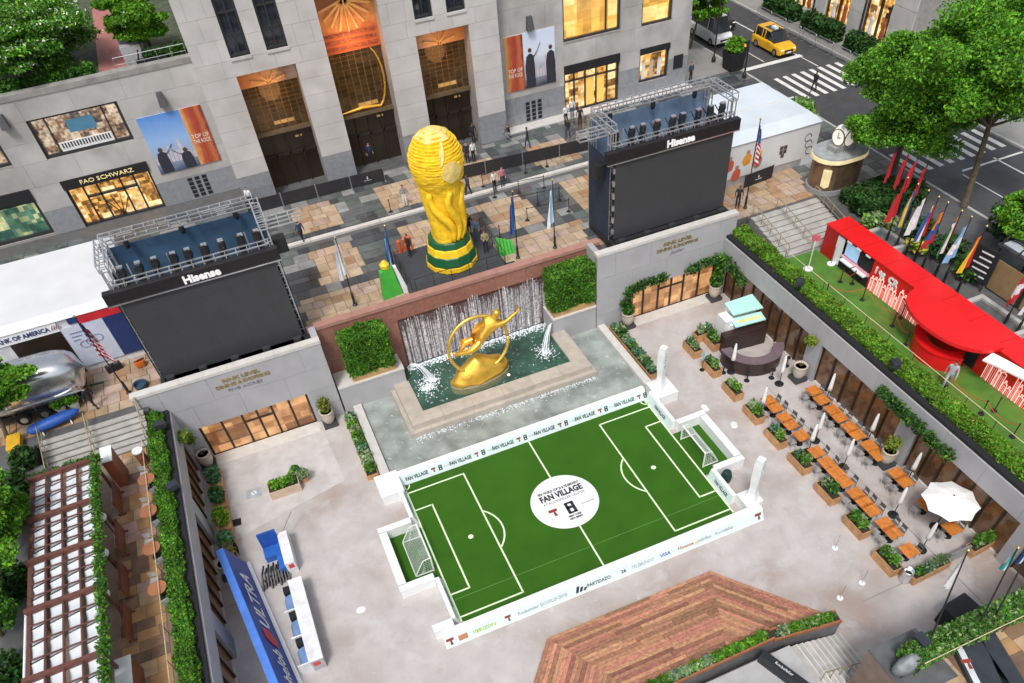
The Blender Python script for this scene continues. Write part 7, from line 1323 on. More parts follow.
# ------------------------------------------------------------------ right marquee with pictures
t = thing('marquee', 'white marquee with sports pictures on its front, right of the right video wall', 'marquee', (34.3, 17, PL)); o = t.location; TR_ = mat('tent_roof_blue', (.60, .66, .72), .5, var=.08, scale=.5)
b = MB(o); b.hull([(29.6, 13.3, 8.5), (38.4, 13.3, 8.5), (38.4, 21, 8.5), (29.6, 21, 8.5)], [(30.3, 14.3, 8.95), (37.9, 14.3, 8.95), (37.9, 20.5, 8.95), (30.3, 20.5, 8.95)]); b.obj('roof', TR_, t); b = MB(o); b.box(29.7, 38.3, 16.9, 17.05, 8.93, 8.975); b.obj('roof_seam', TENT, t)
b = MB(o); b.box(29.6, 37.2, 13.4, 13.5, PL+.55, 8.48); b.obj('front_wall', TENT, t); b = MB(o); b.box(37.2, 38.35, 13.4, 13.5, PL, 8.48); b.obj('end_panel', TENT, t); b = MB(o); b.box(38.25, 38.35, 13.5, 20.9, PL, 8.48); b.obj('side_wall', TENT, t); b = MB(o); b.box(29.6, 38.2, 20.8, 20.9, PL, 8.48); b.obj('back_wall', TENT, t); b = MB(o); b.box(29.6, 29.7, 13.5, 20.8, PL, 8.48); b.obj('side_wall', TENT, t)
b = MB(o); b.box(29.65, 37.2, 13.45, 13.5, PL, PL+.54); b.obj('skirt', mat('skirt_grey', (.35, .33, .33), .7), t)
BL_ = [mat('print_shirt_red', (.55, .10, .06), .6), mat('print_shirt_orange', (.68, .28, .03), .6), mat('print_shirt_gold', (.75, .48, .04), .6), mat('print_skin', (.38, .22, .15), .6), mat('print_dark_ink', (.08, .06, .06), .6)]  # last one is plain dark ink for the emblem and scribble
for k, (x, z, c1) in enumerate(((30.6, 7.0, 0), (31.3, 6.2, 0), (32.1, 7.15, 1), (33.0, 7.2, 2), (33.1, 6.7, 3))):   # printed players: head, arms, body
    n = 9; b = MB(o); A = [(x+.36*cos(2*pi*j/n)*(1+.3*(j % 2)), 13.392, z+.42*sin(2*pi*j/n)*(1+.25*((j+1) % 2))) for j in range(n)]; b.hull(A, [(p_[0], 13.398, p_[2]) for p_ in A]); b.obj('printed_player', BL_[c1], t); b = MB(o); b.tube((x, 13.385, z+.55), (x, 13.395, z+.55), .17, n=10); b.obj('printed_head', BL_[3], t)
b = MB(o); [b.box(34.95+dx, 35.25+dx, 13.385, 13.398, 6.5+dz, 6.78+dz) for dx, dz in ((0, .62), (.34, .62), (.0, .3), (.34, .3), (.17, 0))]; b.obj('printed_emblem', BL_[4], t)
b = MB(o); [b.path([(37.4+.3*cos(a)+.15*k, 13.39, 7.5+.3*sin(a)-.5*k) for a in np.linspace(0, 5, 9)], .03, 4) for k in range(3)]; b.obj('printed_scribble', BL_[4], t)
# ------------------------------------------------------------------ clock kiosk
BRZ = mat('kiosk_bronze', (.25, .17, .11), .3, metal=.7, var=.25, scale=1.5); CRM = mat('kiosk_cream', (.75, .62, .38), .4, emit=(1, .8, .4), es=.25)
t = thing('clock_kiosk', 'rounded bronze kiosk with a four faced clock on its roof', 'kiosk', (37.4, 9.9, PL)); 
def pill(a, r_, n=10): return [(-a+r_*cos(u), r_*sin(u)) for u in np.linspace(pi/2, 3*pi/2, n)]+[(a+r_*cos(u), r_*sin(u)) for u in np.linspace(-pi/2, pi/2, n)]
b = MB(); b.prism(pill(.55, 1.35), 0, 2.35); b.obj('body', BRZ, t); b = MB(); b.prism(pill(.6, 1.5), 2.35, 2.62); b.obj('lit_band', CRM, t); b = MB(); b.prism(pill(.58, 1.47), 2.62, 2.72); b.obj('roof', mat('kiosk_roof', (.33, .35, .36), .5, var=.2), t); b = MB(); b.prism(pill(.58, 1.4), 0, .35); b.v = [(x*1.03, y*1.03, z) for x, y, z in b.v]; b.obj('plinth', GRAN_B, t)
b = MB(); b.box(-1.75, -1.35, -1.15, -.7, .7, 1.9); b.obj('poster_box', CRM, t); b = MB(); b.box(-.9, .9, -.45, .45, 2.72, 3.05); b.obj('clock_base', mat('clock_grey', (.30, .30, .29), .5), t)
for k in range(7): b = MB(); b.bar((-.8+k*.27, -.47, 2.8), (-.8+k*.27, -.47, 3.15), .06); b.obj('fin', STEEL, t)
FACE = mat('clock_face', (.82, .81, .74), .4, emit=(1, .97, .85), es=.25)
for k in range(4):
    a = .12+k*pi/2; c = Vector((.42*cos(a), .42*sin(a), 3.65)); d = Vector((cos(a), sin(a), 0)); b = MB(); b.tube(c, c+d*.18, .56, .54, n=20); dl = b.obj('clock_dial', FACE, t); b = MB(); b.path([c+d*.14+Vector((-sin(a)*.53*cos(u), cos(a)*.53*cos(u), .53*sin(u))) for u in np.linspace(0, 2*pi, 20)], .05, 6); b.obj('dial_rim', BRZ, dl); b = MB(); b.bar(c+d*.2, c+d*.2+Vector((0, 0, .36)), .03); b.bar(c+d*.2, c+d*.2+Vector((-sin(a)*.24, cos(a)*.24, .05)), .04); b.obj('clock_hand', BLACK, dl)
b = MB(); b.lathe([(.4, 0), (.3, .2), (.05, .35)], (0, 0, 4.05), 12); b.obj('clock_cap', ALU, t)
# planting beds and shrubs round the kiosk and behind the pavilion
def shrub(c, r_, n, lab, mats, w, size=.2, trunk=True, grp='shrubs behind the red pavilion'):
    t = thing('shrub', lab, 'shrub', c, 0, grp); foliage(blob_pts(n, (0, 0, r_[2]*.95), r_, .3), size, mats, t, w); b = MB(); [b.path([(0, 0, 0), (.3*cos(k*1.7)*r_[0], .3*sin(k*1.7)*r_[1], r_[2]*1.2)], [.04, .015], 5) for k in range(5)]; b.obj('stems', BARK, t)
hedge(36.3, 41.2, 4.6, 6.4, PL, 6.5, 'dark clipped hedge beside the clock kiosk', 5000, [G_SHRUB, G_DARK], [.6, .4], .2, .35); hedge(36.6, 40.6, 7.0, 7.9, PL, 6.2, 'low dark hedge at the foot of the clock kiosk', 2500, [G_SHRUB, G_DARK], [.6, .4], .18, .3)
for k, (x, y, r_, m_, w, lab) in enumerate(((36.2, 4.0, (.9, .7, .5), [G_PALE, G_BRIGHT], [.6, .4], 'pale variegated shrub behind the end of the red pavilion'), (36.8, 3.1, (.7, .6, .5), [G_PALE, G_YEL], [.6, .4], 'yellowish variegated shrub behind the red pavilion'), (37.6, 1.2, (1.1, 1.0, .8), [G_SHRUB, G_DARK], [.7, .3], 'dark shrub behind the first flags'), (37.8, -1.2, (1.2, 1.1, .8), [G_SHRUB, G_DARK], [.6, .4], 'dark shrub behind the white flag'), (37.4, -3.6, (1.0, 1.2, .75), [G_DARK, G_HEDGE], [.6, .4], 'green shrub behind the sky blue flag'), (42.5, -1.2, (1.5, 1.4, 1.5), [G_SHRUB], None, 'tall dark round shrub at the street kerb'), (39.8, 21.5, (1.5, 1.2, .8), [G_HEDGE, G_BRIGHT], [.6, .4], 'leafy green shrub behind the picture marquee'), (41.8, 20.0, (1.3, 1.3, .9), [G_HEDGE, G_PALE], [.6, .4], 'pale leafy shrub at the kerb behind the picture marquee'), (40.2, 18.0, (1.4, 1.6, 1.2), [G_BRIGHT, G_HEDGE], [.6, .4], 'bright green shrub beside the picture marquee'))): shrub((x, y, PL), r_, 700, lab, m_, w)
t = thing('flower_clump', 'clump of small yellow flowers at the foot of the flags', 'flowers', (36.5, .2, PL)); foliage(blob_pts(160, (0, 0, .5), (.6, .9, .35), .2), .2, [cl('flower', (.75, .62, .08)), G_HEDGE], t, [.6, .4], name='blooms')
for k, (x0, x1, y0, y1, lab) in enumerate(((34.3, 36.4, .6, 3.3, 'pale stone planting kerb behind the left half of the red pavilion'), (34.3, 36.4, -9.5, -5.6, 'pale stone planting kerb behind the right half of the red pavilion'))):
    t = thing('planting_kerb', lab, 'kerb', ((x0+x1)/2, (y0+y1)/2, PL-.03))
    for (a, c, e, f_) in ((x0, x1, y0, y0+.3), (x0, x1, y1-.3, y1), (x0, x0+.3, y0+.3, y1-.3), (x1-.3, x1, y0+.3, y1-.3)): b = MB(t.location); b.box(a, c, e, f_, PL-.03, PL+.4); b.obj('kerb_stone', KERB, t)
    b = MB(t.location); b.box(x0+.3, x1-.3, y0+.3, y1-.3, PL-.03, PL+.25); b.obj('paving', SL[1], t)
# dark shelter with a menu board at the right edge
t = thing('glass_shelter', 'dark framed glazed shelter with bronze panels behind the flags', 'shelter', (39.2, -7.2, PL)); TANP = mat('tan_panel', (.30, .20, .10), .4, var=.15)
for x in (-1.6, 1.6):
    for y in (-2.6, 0, 2.6): b = MB(); b.tube((x, y, 0), (x, y, 2.7), .06, n=8); b.obj('post', BLACK, t)
b = MB(); b.box(-1.75, 1.75, -2.8, 2.8, 2.7, 2.85); b.obj('roof', mat('shelter_roof', (.05, .05, .055), .3, var=.3), t)
for k in range(4): b = MB(); b.box(-1.5+k*.8, -.85+k*.8, -2.6, 2.6, 2.86, 2.9); b.obj('roof_light', mat('sky_glass', (.45, .5, .54), .1), t)
for k in range(2): b = MB(); b.box(-1.68, -1.6, -2.4+k*2.5, -.2+k*2.5, .1, 2.0); b.obj('tan_panel', TANP, t)
for k in range(5): b = MB(); b.path([(1.7*cos(a), 2.6-k*1.3, 2.85+.6*sin(a)) for a in np.linspace(0, pi, 9)], .05, 6); b.obj('arch_rib', BLACK, t)
t = thing('menu_board', 'black menu board with rows of white lettering near the orange flag', 'sign', (36.9, -4.3, PL), .15); b = MB(); b.box(-.05, .05, -.85, .85, .5, 2.7); b.obj('board', BLACKM, t)
for k in range(5): b = MB(); b.box(-.06, -.052, -.6, .1+.4*random.random(), .8+k*.38, .9+k*.38); b.obj('text_line', WHITE, t)
for s_ in (-.7, .7): b = MB(); b.tube((0, s_, 0), (0, s_, .5), .04, n=6); b.obj('leg', BLACK, t)
# ------------------------------------------------------------------ trees
def tree(name, lab, base, crown, r_, n, mats, w, size=.3, blobs=26, trunk_r=.28, grp=None, cat='tree', limbs=9):
    """tapered trunk, limbs to clumps, leaf quads over uneven clumps with gaps between"""
    t = thing(name, lab, cat, base, 0, grp); c = Vector(crown)-Vector(base); b = MB(); fork = Vector((c.x*.45, c.y*.45, c.z*.62)); b.path([(0, 0, 0), fork*.5+Vector((.08, .05, 0)), fork], [trunk_r, trunk_r*.75, trunk_r*.6], 8); b.obj('trunk', BARK, t)
    cs = []
    for k in range(blobs):
        d = rng.normal(size=3); d /= np.linalg.norm(d); u = (.35+.65*rng.random())**.6; d[2] = d[2]*.9+.1; cs.append(np.array(c)+d*u*np.array(r_)*rng.uniform(.75, 1.0))
    for k in range(min(limbs, blobs)): b = MB(); e = Vector(cs[k]); m_ = fork.lerp(e, .5)+Vector((0, 0, -.25)); b.path([fork*.95, m_, e], [trunk_r*.38, trunk_r*.22, .03], 6); b.obj('limb', BARK, t)
    P_ = [blob_pts(n//blobs, q, np.array(r_)*np.array([rng.uniform(.16, .42), rng.uniform(.16, .42), rng.uniform(.10, .24)]), .2) for q in cs]; foliage(np.concatenate(P_), size, mats, t, w, name='crown'); return t
TM, TW = [G_TREE, G_BRIGHT, G_DARK], [.5, .35, .15]
tree('street_tree', 'large leafy street tree spreading over the crosswalk near the clock kiosk', (42.8, 9.6, PL), (41.2, 8.2, 11.2), (5.0, 5.6, 3.9), 110000, TM, TW, .125, 64, .3, limbs=18)
tree('street_tree', 'leafy street tree with a leaning trunk at the right edge, behind the flags', (43.3, 3.0, PL), (43.6, 4.6, 14.2), (6.4, 5.2, 4.3), 140000, TM, TW, .125, 76, .26, limbs=18)
tree('street_tree', 'bright green tree crown at the right edge in front of the shelter', (41.4, -5.4, PL), (40.2, -4.6, 8.8), (2.3, 2.8, 1.9), 22000, [G_BRIGHT, G_HEDGE], [.6, .4], .13, 34, .14)
tree('street_tree', 'small tree over the white van at the corner of the office building', (42.3, 38.0, PL), (42.6, 36.6, 9.6), (2.4, 2.3, 1.7), 14000, TM, TW, .16, 30, .14); tree('street_tree', 'small tree at the top of the street behind the yellow taxi', (42.6, 45, PL), (43.5, 44.2, 10.5), (2.8, 2.4, 1.9), 6000, TM, TW, .25, 18, .14)
tree('plaza_tree', 'bright green tree over the silver trailer at the left edge', (-20.4, 9.9, PL), (-19.4, 9.6, 8.8), (2.2, 1.7, 1.5), 22000, [G_BRIGHT, G_TREE, G_DARK], [.45, .35, .2], .12, 36, .14); tree('plaza_tree', 'green tree at the left edge beside the far end of the pergola', (-20.0, .4, TR+.9), (-19.2, 0, 8.3), (1.6, 2.6, 1.8), 22000, TM, TW, .12, 36, .15); tree('plaza_tree', 'dark green tree at the left edge beside the middle of the pergola', (-20.2, -4.5, TR+.9), (-19.6, -4.6, 7.8), (1.3, 2.4, 1.5), 14000, [G_DARK, G_TREE], [.5, .5], .12, 26, .14)
for k, (x, y, r_) in enumerate(((-19.4, 4.6, (.9, 1.2, .8)), (-19.7, 2.6, (.9, 1.2, .9)), (-19.3, -2.2, (.7, 1.3, .8)), (-19.5, -7.5, (.8, 1.4, .8)), (-19.2, 6.9, (.7, .8, .6)))): shrub((x, y, PL-.02), r_, 700, '%s dark shrub in the bed left of the pergola' % ('tall', 'broad', 'narrow', 'long', 'small')[k], [G_SHRUB, G_DARK], [.6, .4], .19, grp='shrubs left of the pergola')
tree('roof_tree', 'broad roof garden tree flecked with white blossom at the top left', (-13.8, 38.5, 14.6), (-13.9, 38.0, 17.2), (5.6, 4.6, 2.6), 64000, [G_TREE, G_HEDGE, G_DARK, mat('blossom_white', (.72, .75, .66), .7)], [.45, .25, .24, .06], .13, 70, .2)
tree('roof_tree', 'bright green roof garden tree beside the office tower', (-5.6, 37.2, 14.6), (-5.9, 36.6, 17.3), (2.3, 2.6, 1.8), 26000, [G_BRIGHT, G_HEDGE], [.65, .35], .14, 40, .16)
def rhedge(x0, x1, y0, y1, lab): hedge(x0, x1, y0, y1, 14.62, 15.5, lab, 4000, [G_DARK, G_HEDGE], [.6, .4], .16, .3)
rhedge(-18, -9.9, 34.3, 35.3, 'low roof garden hedge behind the parapet at the top left'); rhedge(-6.1, -3.4, 34.4, 35.2, 'short roof garden hedge under the bright green tree')
rail((-8.2, 33.9, 14.95), (-3.3, 33.9, 14.95), .9, STEEL, 'roof_railing', 'thin grey railing on the roof edge beside the office tower', 6, cat='railing', w=.025)
t = thing('roof_unit', 'dark jumble of frames on the roof terrace beside the bright tree', 'equipment', (-5.7, 34.2, 15.0)); 
for k in range(6): b = MB(); b.bar((-1+.35*k, 0, .0), (-.7+.3*k, .2, .9), .08); b.obj('frame_bar', BLACK, t)
b = MB(); b.cbox((0, .1, -.05), (2.2, .5, .35), b=.05); b.obj('base', BLACKM, t)
# ------------------------------------------------------------------ vehicles
def car(lab, cat, loc, rz, paint, L_=4.7, W_=1.9, H_=1.7, van=False, name='parked_car', sign=False):
    t = thing(name, lab, cat, loc, rz); hw = W_/2
    def loft(secs, matl, nm, smooth=True):
        b = MB(); n = 10; rings = []
        for (x, z0, z1, w_, rr) in secs:
            r_ = min(rr, (z1-z0)/2, w_); pts = [(w_, z0), (w_, z1-r_), (w_-r_*.3, z1-r_*.3), (w_-r_, z1)]; rings.append([(x, y, z) for y, z in pts]+[(x, -y, z) for y, z in pts[::-1]])
        k = 8; V = [p for r_ in rings for p in r_]; F = [(i*k+j, i*k+(j+1) % k, (i+1)*k+(j+1) % k, (i+1)*k+j) for i in range(len(rings)-1) for j in range(k)]+[tuple(range(k-1, -1, -1)), tuple(range((len(rings)-1)*k, len(rings)*k))]
        b.add(V, F); return b.obj(nm, matl, t, smooth=False)
    l = L_/2; hd = .96 if not van else 1.15
    loft([(-l, .42, hd-.25, hw*.86, .1), (-l+.12, .3, hd, hw*.96, .12), (-l+.6, .28, hd+.03, hw, .14), (l*.30, .28, hd+.05, hw, .14), (l*.55, .28, hd, hw, .14), (l-.35, .28, hd-.08, hw*.97, .14), (l-.08, .32, hd-.22, hw*.9, .12), (l, .42, hd-.35, hw*.8, .08)], paint, 'body')
    f = (l*.16, l*.46) if not van else (l*.62, l*.82); r0 = -l+.14
    GL = mat('car_glass', (.02, .025, .03), .05, spec=.8)
    gh = loft([(r0, hd, hd+.05, hw*.92, .04), (r0+.28, hd, H_-.06, hw*.80, .1), (r0+.9, hd, H_, hw*.80, .12), (f[0]-.15, hd, H_-.02, hw*.80, .12), (f[1], hd, hd+.04, hw*.90, .04)], GL, 'window')
    b = MB(); b.box(r0+.32, f[0]-.2, -hw*.78, hw*.78, H_-.03, H_+.025); b.obj('roof', paint, t)
    for s in (-1, 1):
        for x in (r0+.3, r0+1.35, f[0]-.85): b = MB(); b.hull([(x, s*hw*.93, hd-.02), (x+.1, s*hw*.93, hd-.02), (x+.1, s*hw*.95, hd-.02), (x, s*hw*.95, hd-.02)], [(x, s*hw*.79, H_-.04), (x+.1, s*hw*.79, H_-.04), (x+.1, s*hw*.81, H_-.04), (x, s*hw*.81, H_-.04)]); b.obj('pillar', paint, t)
        for x in (-l*.62, l*.62):
            b = MB(); b.tube((x, s*(hw-.22), .34), (x, s*(hw+.01), .34), .34, n=18); w = b.obj('wheel', BLACKM, t); b = MB(); b.tube((x, s*(hw+.0), .34), (x, s*(hw+.025), .34), .2, n=12); b.obj('rim', ALU, w)
        b = MB(); b.cbox((l-.16, s*hw*.66, hd-.36), (.22, .36, .16), b=.05); b.obj('headlight', mat('headlight_glass', (.75, .75, .72), .15, emit=(1, .95, .85), es=.3), t); b = MB(); b.cbox((-l+.06, s*hw*.72, hd-.3), (.12, .28, .2), b=.03); b.obj('tail_light', mat('tail_red', (.45, .01, .01), .3), t); b = MB(); b.cbox((f[0]+.1, s*(hw+.08), hd+.02), (.16, .16, .14), b=.04); b.obj('mirror', paint, t)
    b = MB(); b.box(l-.06, l+.02, -hw*.5, hw*.5, .5, .68); b.obj('grille', BLACKM, t); b = MB(); b.box(l-.12, l+.03, -hw*.82, hw*.82, .3, .42); b.obj('bumper', BLACK, t); b = MB(); b.box(l+.02, l+.035, -.26, .26, .42, .54); b.obj('number_plate', WHITE, t)
    if sign: b = MB(); b.box(-.55, .1, -.18, .18, H_+.03, H_+.2); b.obj('roof_sign', WHITE, t); b = MB(); b.box(-1.1, .3, -hw*.55, hw*.55, H_+.026, H_+.04); b.obj('sunroof', GL, t)
    return t
TX = mat('taxi_yellow', (.78, .42, .01), .25, coat=.4, var=.04); WP = mat('van_white', (.74, .75, .76), .25, coat=.4, var=.03); BP = mat('car_black', (.015, .016, .018), .2, coat=.5)
car('yellow taxi estate car waiting at the stop line', 'taxi', (48.9, 33.6, 5.258), -pi/2, TX, 4.8, 1.95, 1.75, name='taxi', sign=True); car('white van parked at the kerb by the office building corner', 'van', (45.4, 39.4, 5.258), -pi/2, WP, 5.4, 2.0, 2.3, True, 'van'); car('black car behind the yellow taxi at the top of the street', 'car', (47.9, 42.2, 5.258), -pi/2, BP, 4.8, 1.9, 1.6)
# ------------------------------------------------------------------ street furniture
t = thing('street_planter', 'tall black planter box with bright green shrub on the pavement corner', 'planter', (43.0, 31.6, PL)); b = MB(); b.hull([(-.65, -.65, 0), (.65, -.65, 0), (.65, .65, 0), (-.65, .65, 0)], [(-.8, -.8, 1.5), (.8, -.8, 1.5), (.8, .8, 1.5), (-.8, .8, 1.5)]); b.obj('box', BLACKM, t); foliage(blob_pts(900, (0, 0, 2.0), (.95, .95, .7), .25), .17, [G_BRIGHT, G_HEDGE], t, [.7, .3], name='plant')
def pole(x, y, h, lab, head=None, r_=.07):
    t = thing('street_pole', lab, 'pole', (x, y, PL)); b = MB(); b.tube((0, 0, 0), (0, 0, h), r_, r_*.7, 8); b.obj('post', mat('pole_black', (.02, .019, .018), .5), t); b = MB(); b.lathe([(.2, 0), (.2, .3), (.1, .5)], n=10); b.obj('base', MATS['pole_black'], t)
    if head == 'signal': b = MB(); b.cbox((-.2, 0, h-.9), (.32, .35, .85), b=.04); b.obj('signal_box', BLACK, t); b = MB(); b.cbox((-.37, 0, h-.45), (.04, .2, .2)); b.obj('signal_lamp', mat('signal_amber', (.8, .3, .05), .4, emit=(1, .4, .1), es=.8), t)
    if head == 'lamp': b = MB(); b.path([(0, 0, h-.1), (-.5, 0, h+.4), (-1.2, 0, h+.5)], .05, 6); b.obj('arm', MATS['pole_black'], t); b = MB(); b.lathe([(.04, 0), (.22, -.1), (.25, -.2), (.1, -.25)], (-1.3, 0, h+.52), 10); b.obj('lamp_head', STEEL, t)
pole(42.75, 29.3, 3.1, 'black crossing signal pole at the pavement corner by the planter box', 'signal', .09); pole(42.4, 33.9, 6.5, 'tall thin black lamp pole beside the white van', 'lamp'); pole(54.4, 28.6, 8.0, 'tall dark lamp pole across the street in front of the lit shop', 'lamp', .12); pole(55.4, 26.4, 4.2, 'crossing signal pole across the street by the shop corner', 'signal', .09); pole(54.2, 35.2, 6.0, 'dark lamp pole across the street beside the hedges', 'lamp', .1)
for k, (y0, y1) in enumerate(((26.6, 29.8), (31.4, 36.4), (38, 43))): hedge(54.1, 55.3, y0, y1, PL, 6.7, '%s dark hedge box in front of the lit shops across the street' % ('first', 'second', 'third')[k], 2600, [G_SHRUB, G_DARK], [.5, .5], .2, .4)
for k in range(9):
    y = 20.8+k*2.45; t = thing('crowd_barrier', '%s steel crowd barrier along the far kerb, counted from the intersection' % ORD[k], 'barrier', (52.55, y, 5.252), pi/2+random.uniform(-.05, .05), 'steel crowd barriers along the far kerb'); b = MB(); b.path([(-1.1, 0, .15), (-1.1, 0, 1.0), (-1.0, 0, 1.08), (1.0, 0, 1.08), (1.1, 0, 1.0), (1.1, 0, .15), (-1.1, 0, .2)], .03, 6); b.obj('frame', STEEL, t); b = MB(); [b.bar((-1+.15*j, 0, .2), (-1+.15*j, 0, 1.05), .018) for j in range(14)]; b.obj('bars', STEEL, t, kind='stuff')
    for s in (-.8, .8): b = MB(); b.bar((s, -.35, .02), (s, .35, .02), .06, .03); b.bar((s, 0, .02), (s, 0, .2), .04); b.obj('foot', STEEL, t)
# ------------------------------------------------------------------ people
def person_mesh(pose, name):
    """one continuous body grown from a joint graph; poses: stand, walk, carry, crouch"""
    J, E_, R_ = [], [], []
    def add(p, r_, par=None): J.append(tuple(p)); R_.append(r_); (E_.append((par, len(J)-1)) if par is not None else None); return len(J)-1
    k = 0 if pose != 'crouch' else -.42; dz = k
    pel = add((0, 0, .95+dz), (.15, .11)); wai = add((0, .0, 1.12+dz), (.13, .10), pel); che = add((0, .01 if pose != 'crouch' else .12, 1.34+dz), (.165, .115), wai); nb = add((0, .02 if pose != 'crouch' else .18, 1.48+dz), (.06, .06), che); hd0 = add((0, .03 if pose != 'crouch' else .22, 1.58+dz), (.075, .085), nb); hd = add((0, .035 if pose != 'crouch' else .24, 1.67+dz), (.08, .095), hd0); add((0, .02 if pose != 'crouch' else .23, 1.74+dz), (.055, .065), hd)
    for s in (-1, 1):
        st = {'stand': 0, 'carry': 0, 'walk': .22*s, 'crouch': .0}[pose]
        hip = add((s*.09, 0, .90+dz), (.095, .10), pel)
        if pose == 'crouch': kn = add((s*.13, .38, .52), (.065, .07), hip); an = add((s*.12, .05, .1), (.042, .045), kn); toe = add((s*.13, .22, .04), (.04, .03), an)
        else: kn = add((s*.10, st*.6+.03, .50), (.065, .07), hip); an = add((s*.10, st-.03*abs(st) if st < 0 else st*.9, .09), (.042, .045), kn); toe = add((s*.11, st+.15, .04), (.04, .03), an)
        sh = add((s*.19, .01 if pose != 'crouch' else .13, 1.41+dz), (.065, .065), che)
        if pose == 'carry' or pose == 'crouch': el = add((s*.25, .05+(.15 if pose == 'crouch' else 0), 1.13+dz), (.045, .045), sh); wr = add((s*.14, .30+(.15 if pose == 'crouch' else 0), 1.15+dz), (.03, .03), el); hv = Vector((-s*.02, .08, 0))
        else: el = add((s*.26, -st*.35, 1.13), (.045, .045), sh); wr = add((s*.27, -st*.8+.05, .88), (.03, .03), el); hv = Vector((0, .02, -.08))
        pw = Vector(J[wr]); pm = add(pw+hv, (.035, .02), wr)
        for q_ in range(4): add(pw+hv*1.9+Vector((.018*(q_-1.5), .012*(q_-1.5), -.004*abs(q_-1.5))), (.009, .009), pm)
        add(pw+hv*1.1+Vector((-s*.045, .03, 0)), (.010, .010), pm)
    MS = [mat('p%d' % i, (.3, .3, .3)) for i in range(5)]; me = skin_mesh(J, E_, R_, MS, name, 1)
    cols = []
    for p_ in me.polygons:
        c = p_.center; z = c.z-dz; hand = (abs(c.x) > .2 and z < .93 and pose in ('stand', 'walk')) or (pose in ('carry', 'crouch') and c.y > (.28 if pose == 'carry' else .42) and 1.0 < z < 1.3)
        hy = (.03 if pose != 'crouch' else .22)
        if z > 1.66 or (z > 1.53 and c.y < hy-.02): i = 4
        elif z > 1.47 or hand: i = 0
        elif z > 1.0 or (abs(c.x) > .2 and z > .9): i = 1
        elif c.z > .10: i = 2
        else: i = 3
        cols.append(i)
    me.polygons.foreach_set('material_index', cols); return me
POSES = {p_: person_mesh(p_, 'body_'+p_) for p_ in ('stand', 'walk', 'carry', 'crouch')}
SK = [mat('skin_a', (.45, .26, .18), .6), mat('skin_b', (.20, .11, .07), .6), mat('skin_c', (.55, .36, .26), .6)]; HR = [mat('hair_dark', (.02, .015, .012), .6), mat('hair_brown', (.09, .05, .03), .6)]
CL_ = {n: mat('wear_'+n, c, .8, var=.12, scale=6) for n, c in dict(black=(.018, .018, .022), white=(.72, .72, .71), navy=(.03, .045, .09), grey=(.25, .26, .28), khaki=(.30, .25, .14), blue=(.12, .24, .42), pink=(.5, .16, .24), denim=(.08, .12, .2), silver=(.35, .38, .42), olive=(.16, .16, .08)).items()}
def person(q, pose, top, bot, rz, lab, sk=0, hr=0, h=1.0, robe=False):
    t = thing('person', lab, 'person', q, rz); o = link('body', POSES[pose], t); o.scale = (h, h, h)
    for i, m_ in enumerate((SK[sk], CL_[top], CL_[bot], CL_['black'], HR[hr])): o.material_slots[i].link = 'OBJECT'; o.material_slots[i].material = m_
    b = MB(); b.lathe([(.02, -.015), (.018, .005), (.008, .02)], (0, .135 if pose != 'crouch' else .34, 1.635 if pose != 'crouch' else 1.215), 6); b.obj('nose', SK[sk], t).scale = (h, h, h)
    if robe: b = MB(); b.lathe([(.40, .06), (.33, .4), (.22, .9), (.17, 1.1), (.19, 1.38), (.1, 1.45)], (0, 0, 0), 14, sy=.8); b.obj('gown', CL_[top], t)
    return t
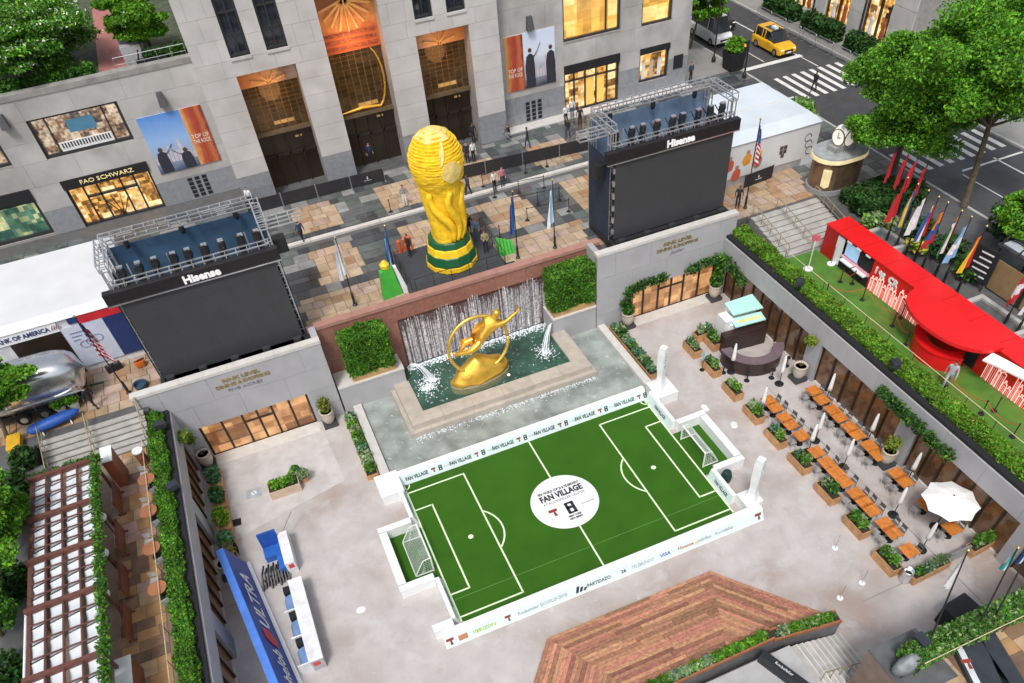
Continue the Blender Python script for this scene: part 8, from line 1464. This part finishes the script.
PPL = [((284, 183), 'stand', 'white', 'white', pi, 'person in a long white gown inside the left entrance bay', 0, True), ((253, 208), 'stand', 'white', 'black', 2.6, 'person in a white top at the foot of the left entrance pier', 2, False), ((304, 242), 'walk', 'navy', 'black', .4, 'person in navy walking beside the left video wall tower', 0, False), ((406, 206), 'stand', 'grey', 'white', 3.0, 'person in grey top and white trousers behind the trophy on its left', 0, False), ((469, 196), 'walk', 'navy', 'black', 2.0, 'person in dark clothes walking behind the trophy on its right', 1, False), ((462, 164), 'stand', 'pink', 'black', 3.3, 'person in a pink top in the group behind the barrier', 0, False), ((468, 163), 'stand', 'black', 'black', 2.9, 'person in all black in the group of three behind the barrier', 2, False), ((474, 162), 'stand', 'white', 'black', 3.4, 'person in a white top in the group of three behind the barrier', 2, False), ((474, 143), 'stand', 'black', 'black', 3.1, 'guard in black standing inside the right entrance bay', 1, False), ((495, 192), 'stand', 'white', 'black', 3.5, 'person in a white shirt and black trousers near the barrier', 0, False), ((503, 188), 'stand', 'pink', 'navy', 3.2, 'person in pink beside the white shirted visitor', 2, False), ((510, 139), 'crouch', 'black', 'grey', 1.2, 'person crouching in black against the office building wall', 0, False), ((528, 148), 'walk', 'black', 'navy', 1.4, 'person in dark clothes walking under the curtain poster', 1, False), ((566, 125), 'stand', 'white', 'black', 3.2, 'person in a white shirt at the lit shop door, front one', 0, False), ((572, 119), 'stand', 'white', 'denim', 3.0, 'person in a white shirt at the lit shop door, rear one', 2, False), ((580, 127), 'stand', 'black', 'black', 2.8, 'person in black waiting right of the two white shirts', 0, False), ((568, 139), 'walk', 'black', 'navy', 2.2, 'person striding in dark clothes in front of the lit shop', 1, False), ((690, 82), 'stand', 'navy', 'black', 3.3, 'person in navy at the outer corner of the office building', 0, False), ((737, 208), 'stand', 'black', 'black', 2.6, 'person in black beside the flag pole right of the right video wall', 1, False), ((97, 408), 'walk', 'black', 'black', .9, 'person in black walking past the end of the silver trailer', 0, False), ((365, 164), 'stand', 'black', 'black', 3.0, 'person in dark suit inside the middle entrance bay, left one', 0, False), ((372, 163), 'stand', 'navy', 'black', 3.3, 'person in dark blue inside the middle entrance bay, right one', 2, False)]
for (u, v), pose, a, c, rz, lab, sk, robe in PPL: person(PZ(u, v, PL+.01), pose, a, c, rz, lab, sk, 0 if sk else 1, 1.0, robe)
person(PZ(813, 92, 5.26), 'walk', 'black', 'black', 1.8, 'pedestrian in black on the crosswalk nearest the taxi', 1)
for (x, y, pose, a, c, rz, lab) in ((6.3, 15.6, 'stand', 'black', 'black', 2.0, 'person in black on the platform left of the trophy'), (11.1, 15.2, 'stand', 'blue', 'denim', 2.6, 'person in blue on the platform behind the trophy'), (11.15, 13.4, 'carry', 'khaki', 'black', 2.9, 'person in a khaki top filming on the platform right of the trophy'), (10.9, 16.0, 'stand', 'black', 'black', 3.3, 'person in black at the back of the trophy platform')): person((x, y, 5.855), pose, a, c, rz, lab)
person(PZ(930, 396, TR+.02)+Vector((1.2, .2, 0)), 'walk', 'silver', 'silver', 2.2, 'person in a silver grey costume on the turf beside the red bar', 0, 0, 1.12)
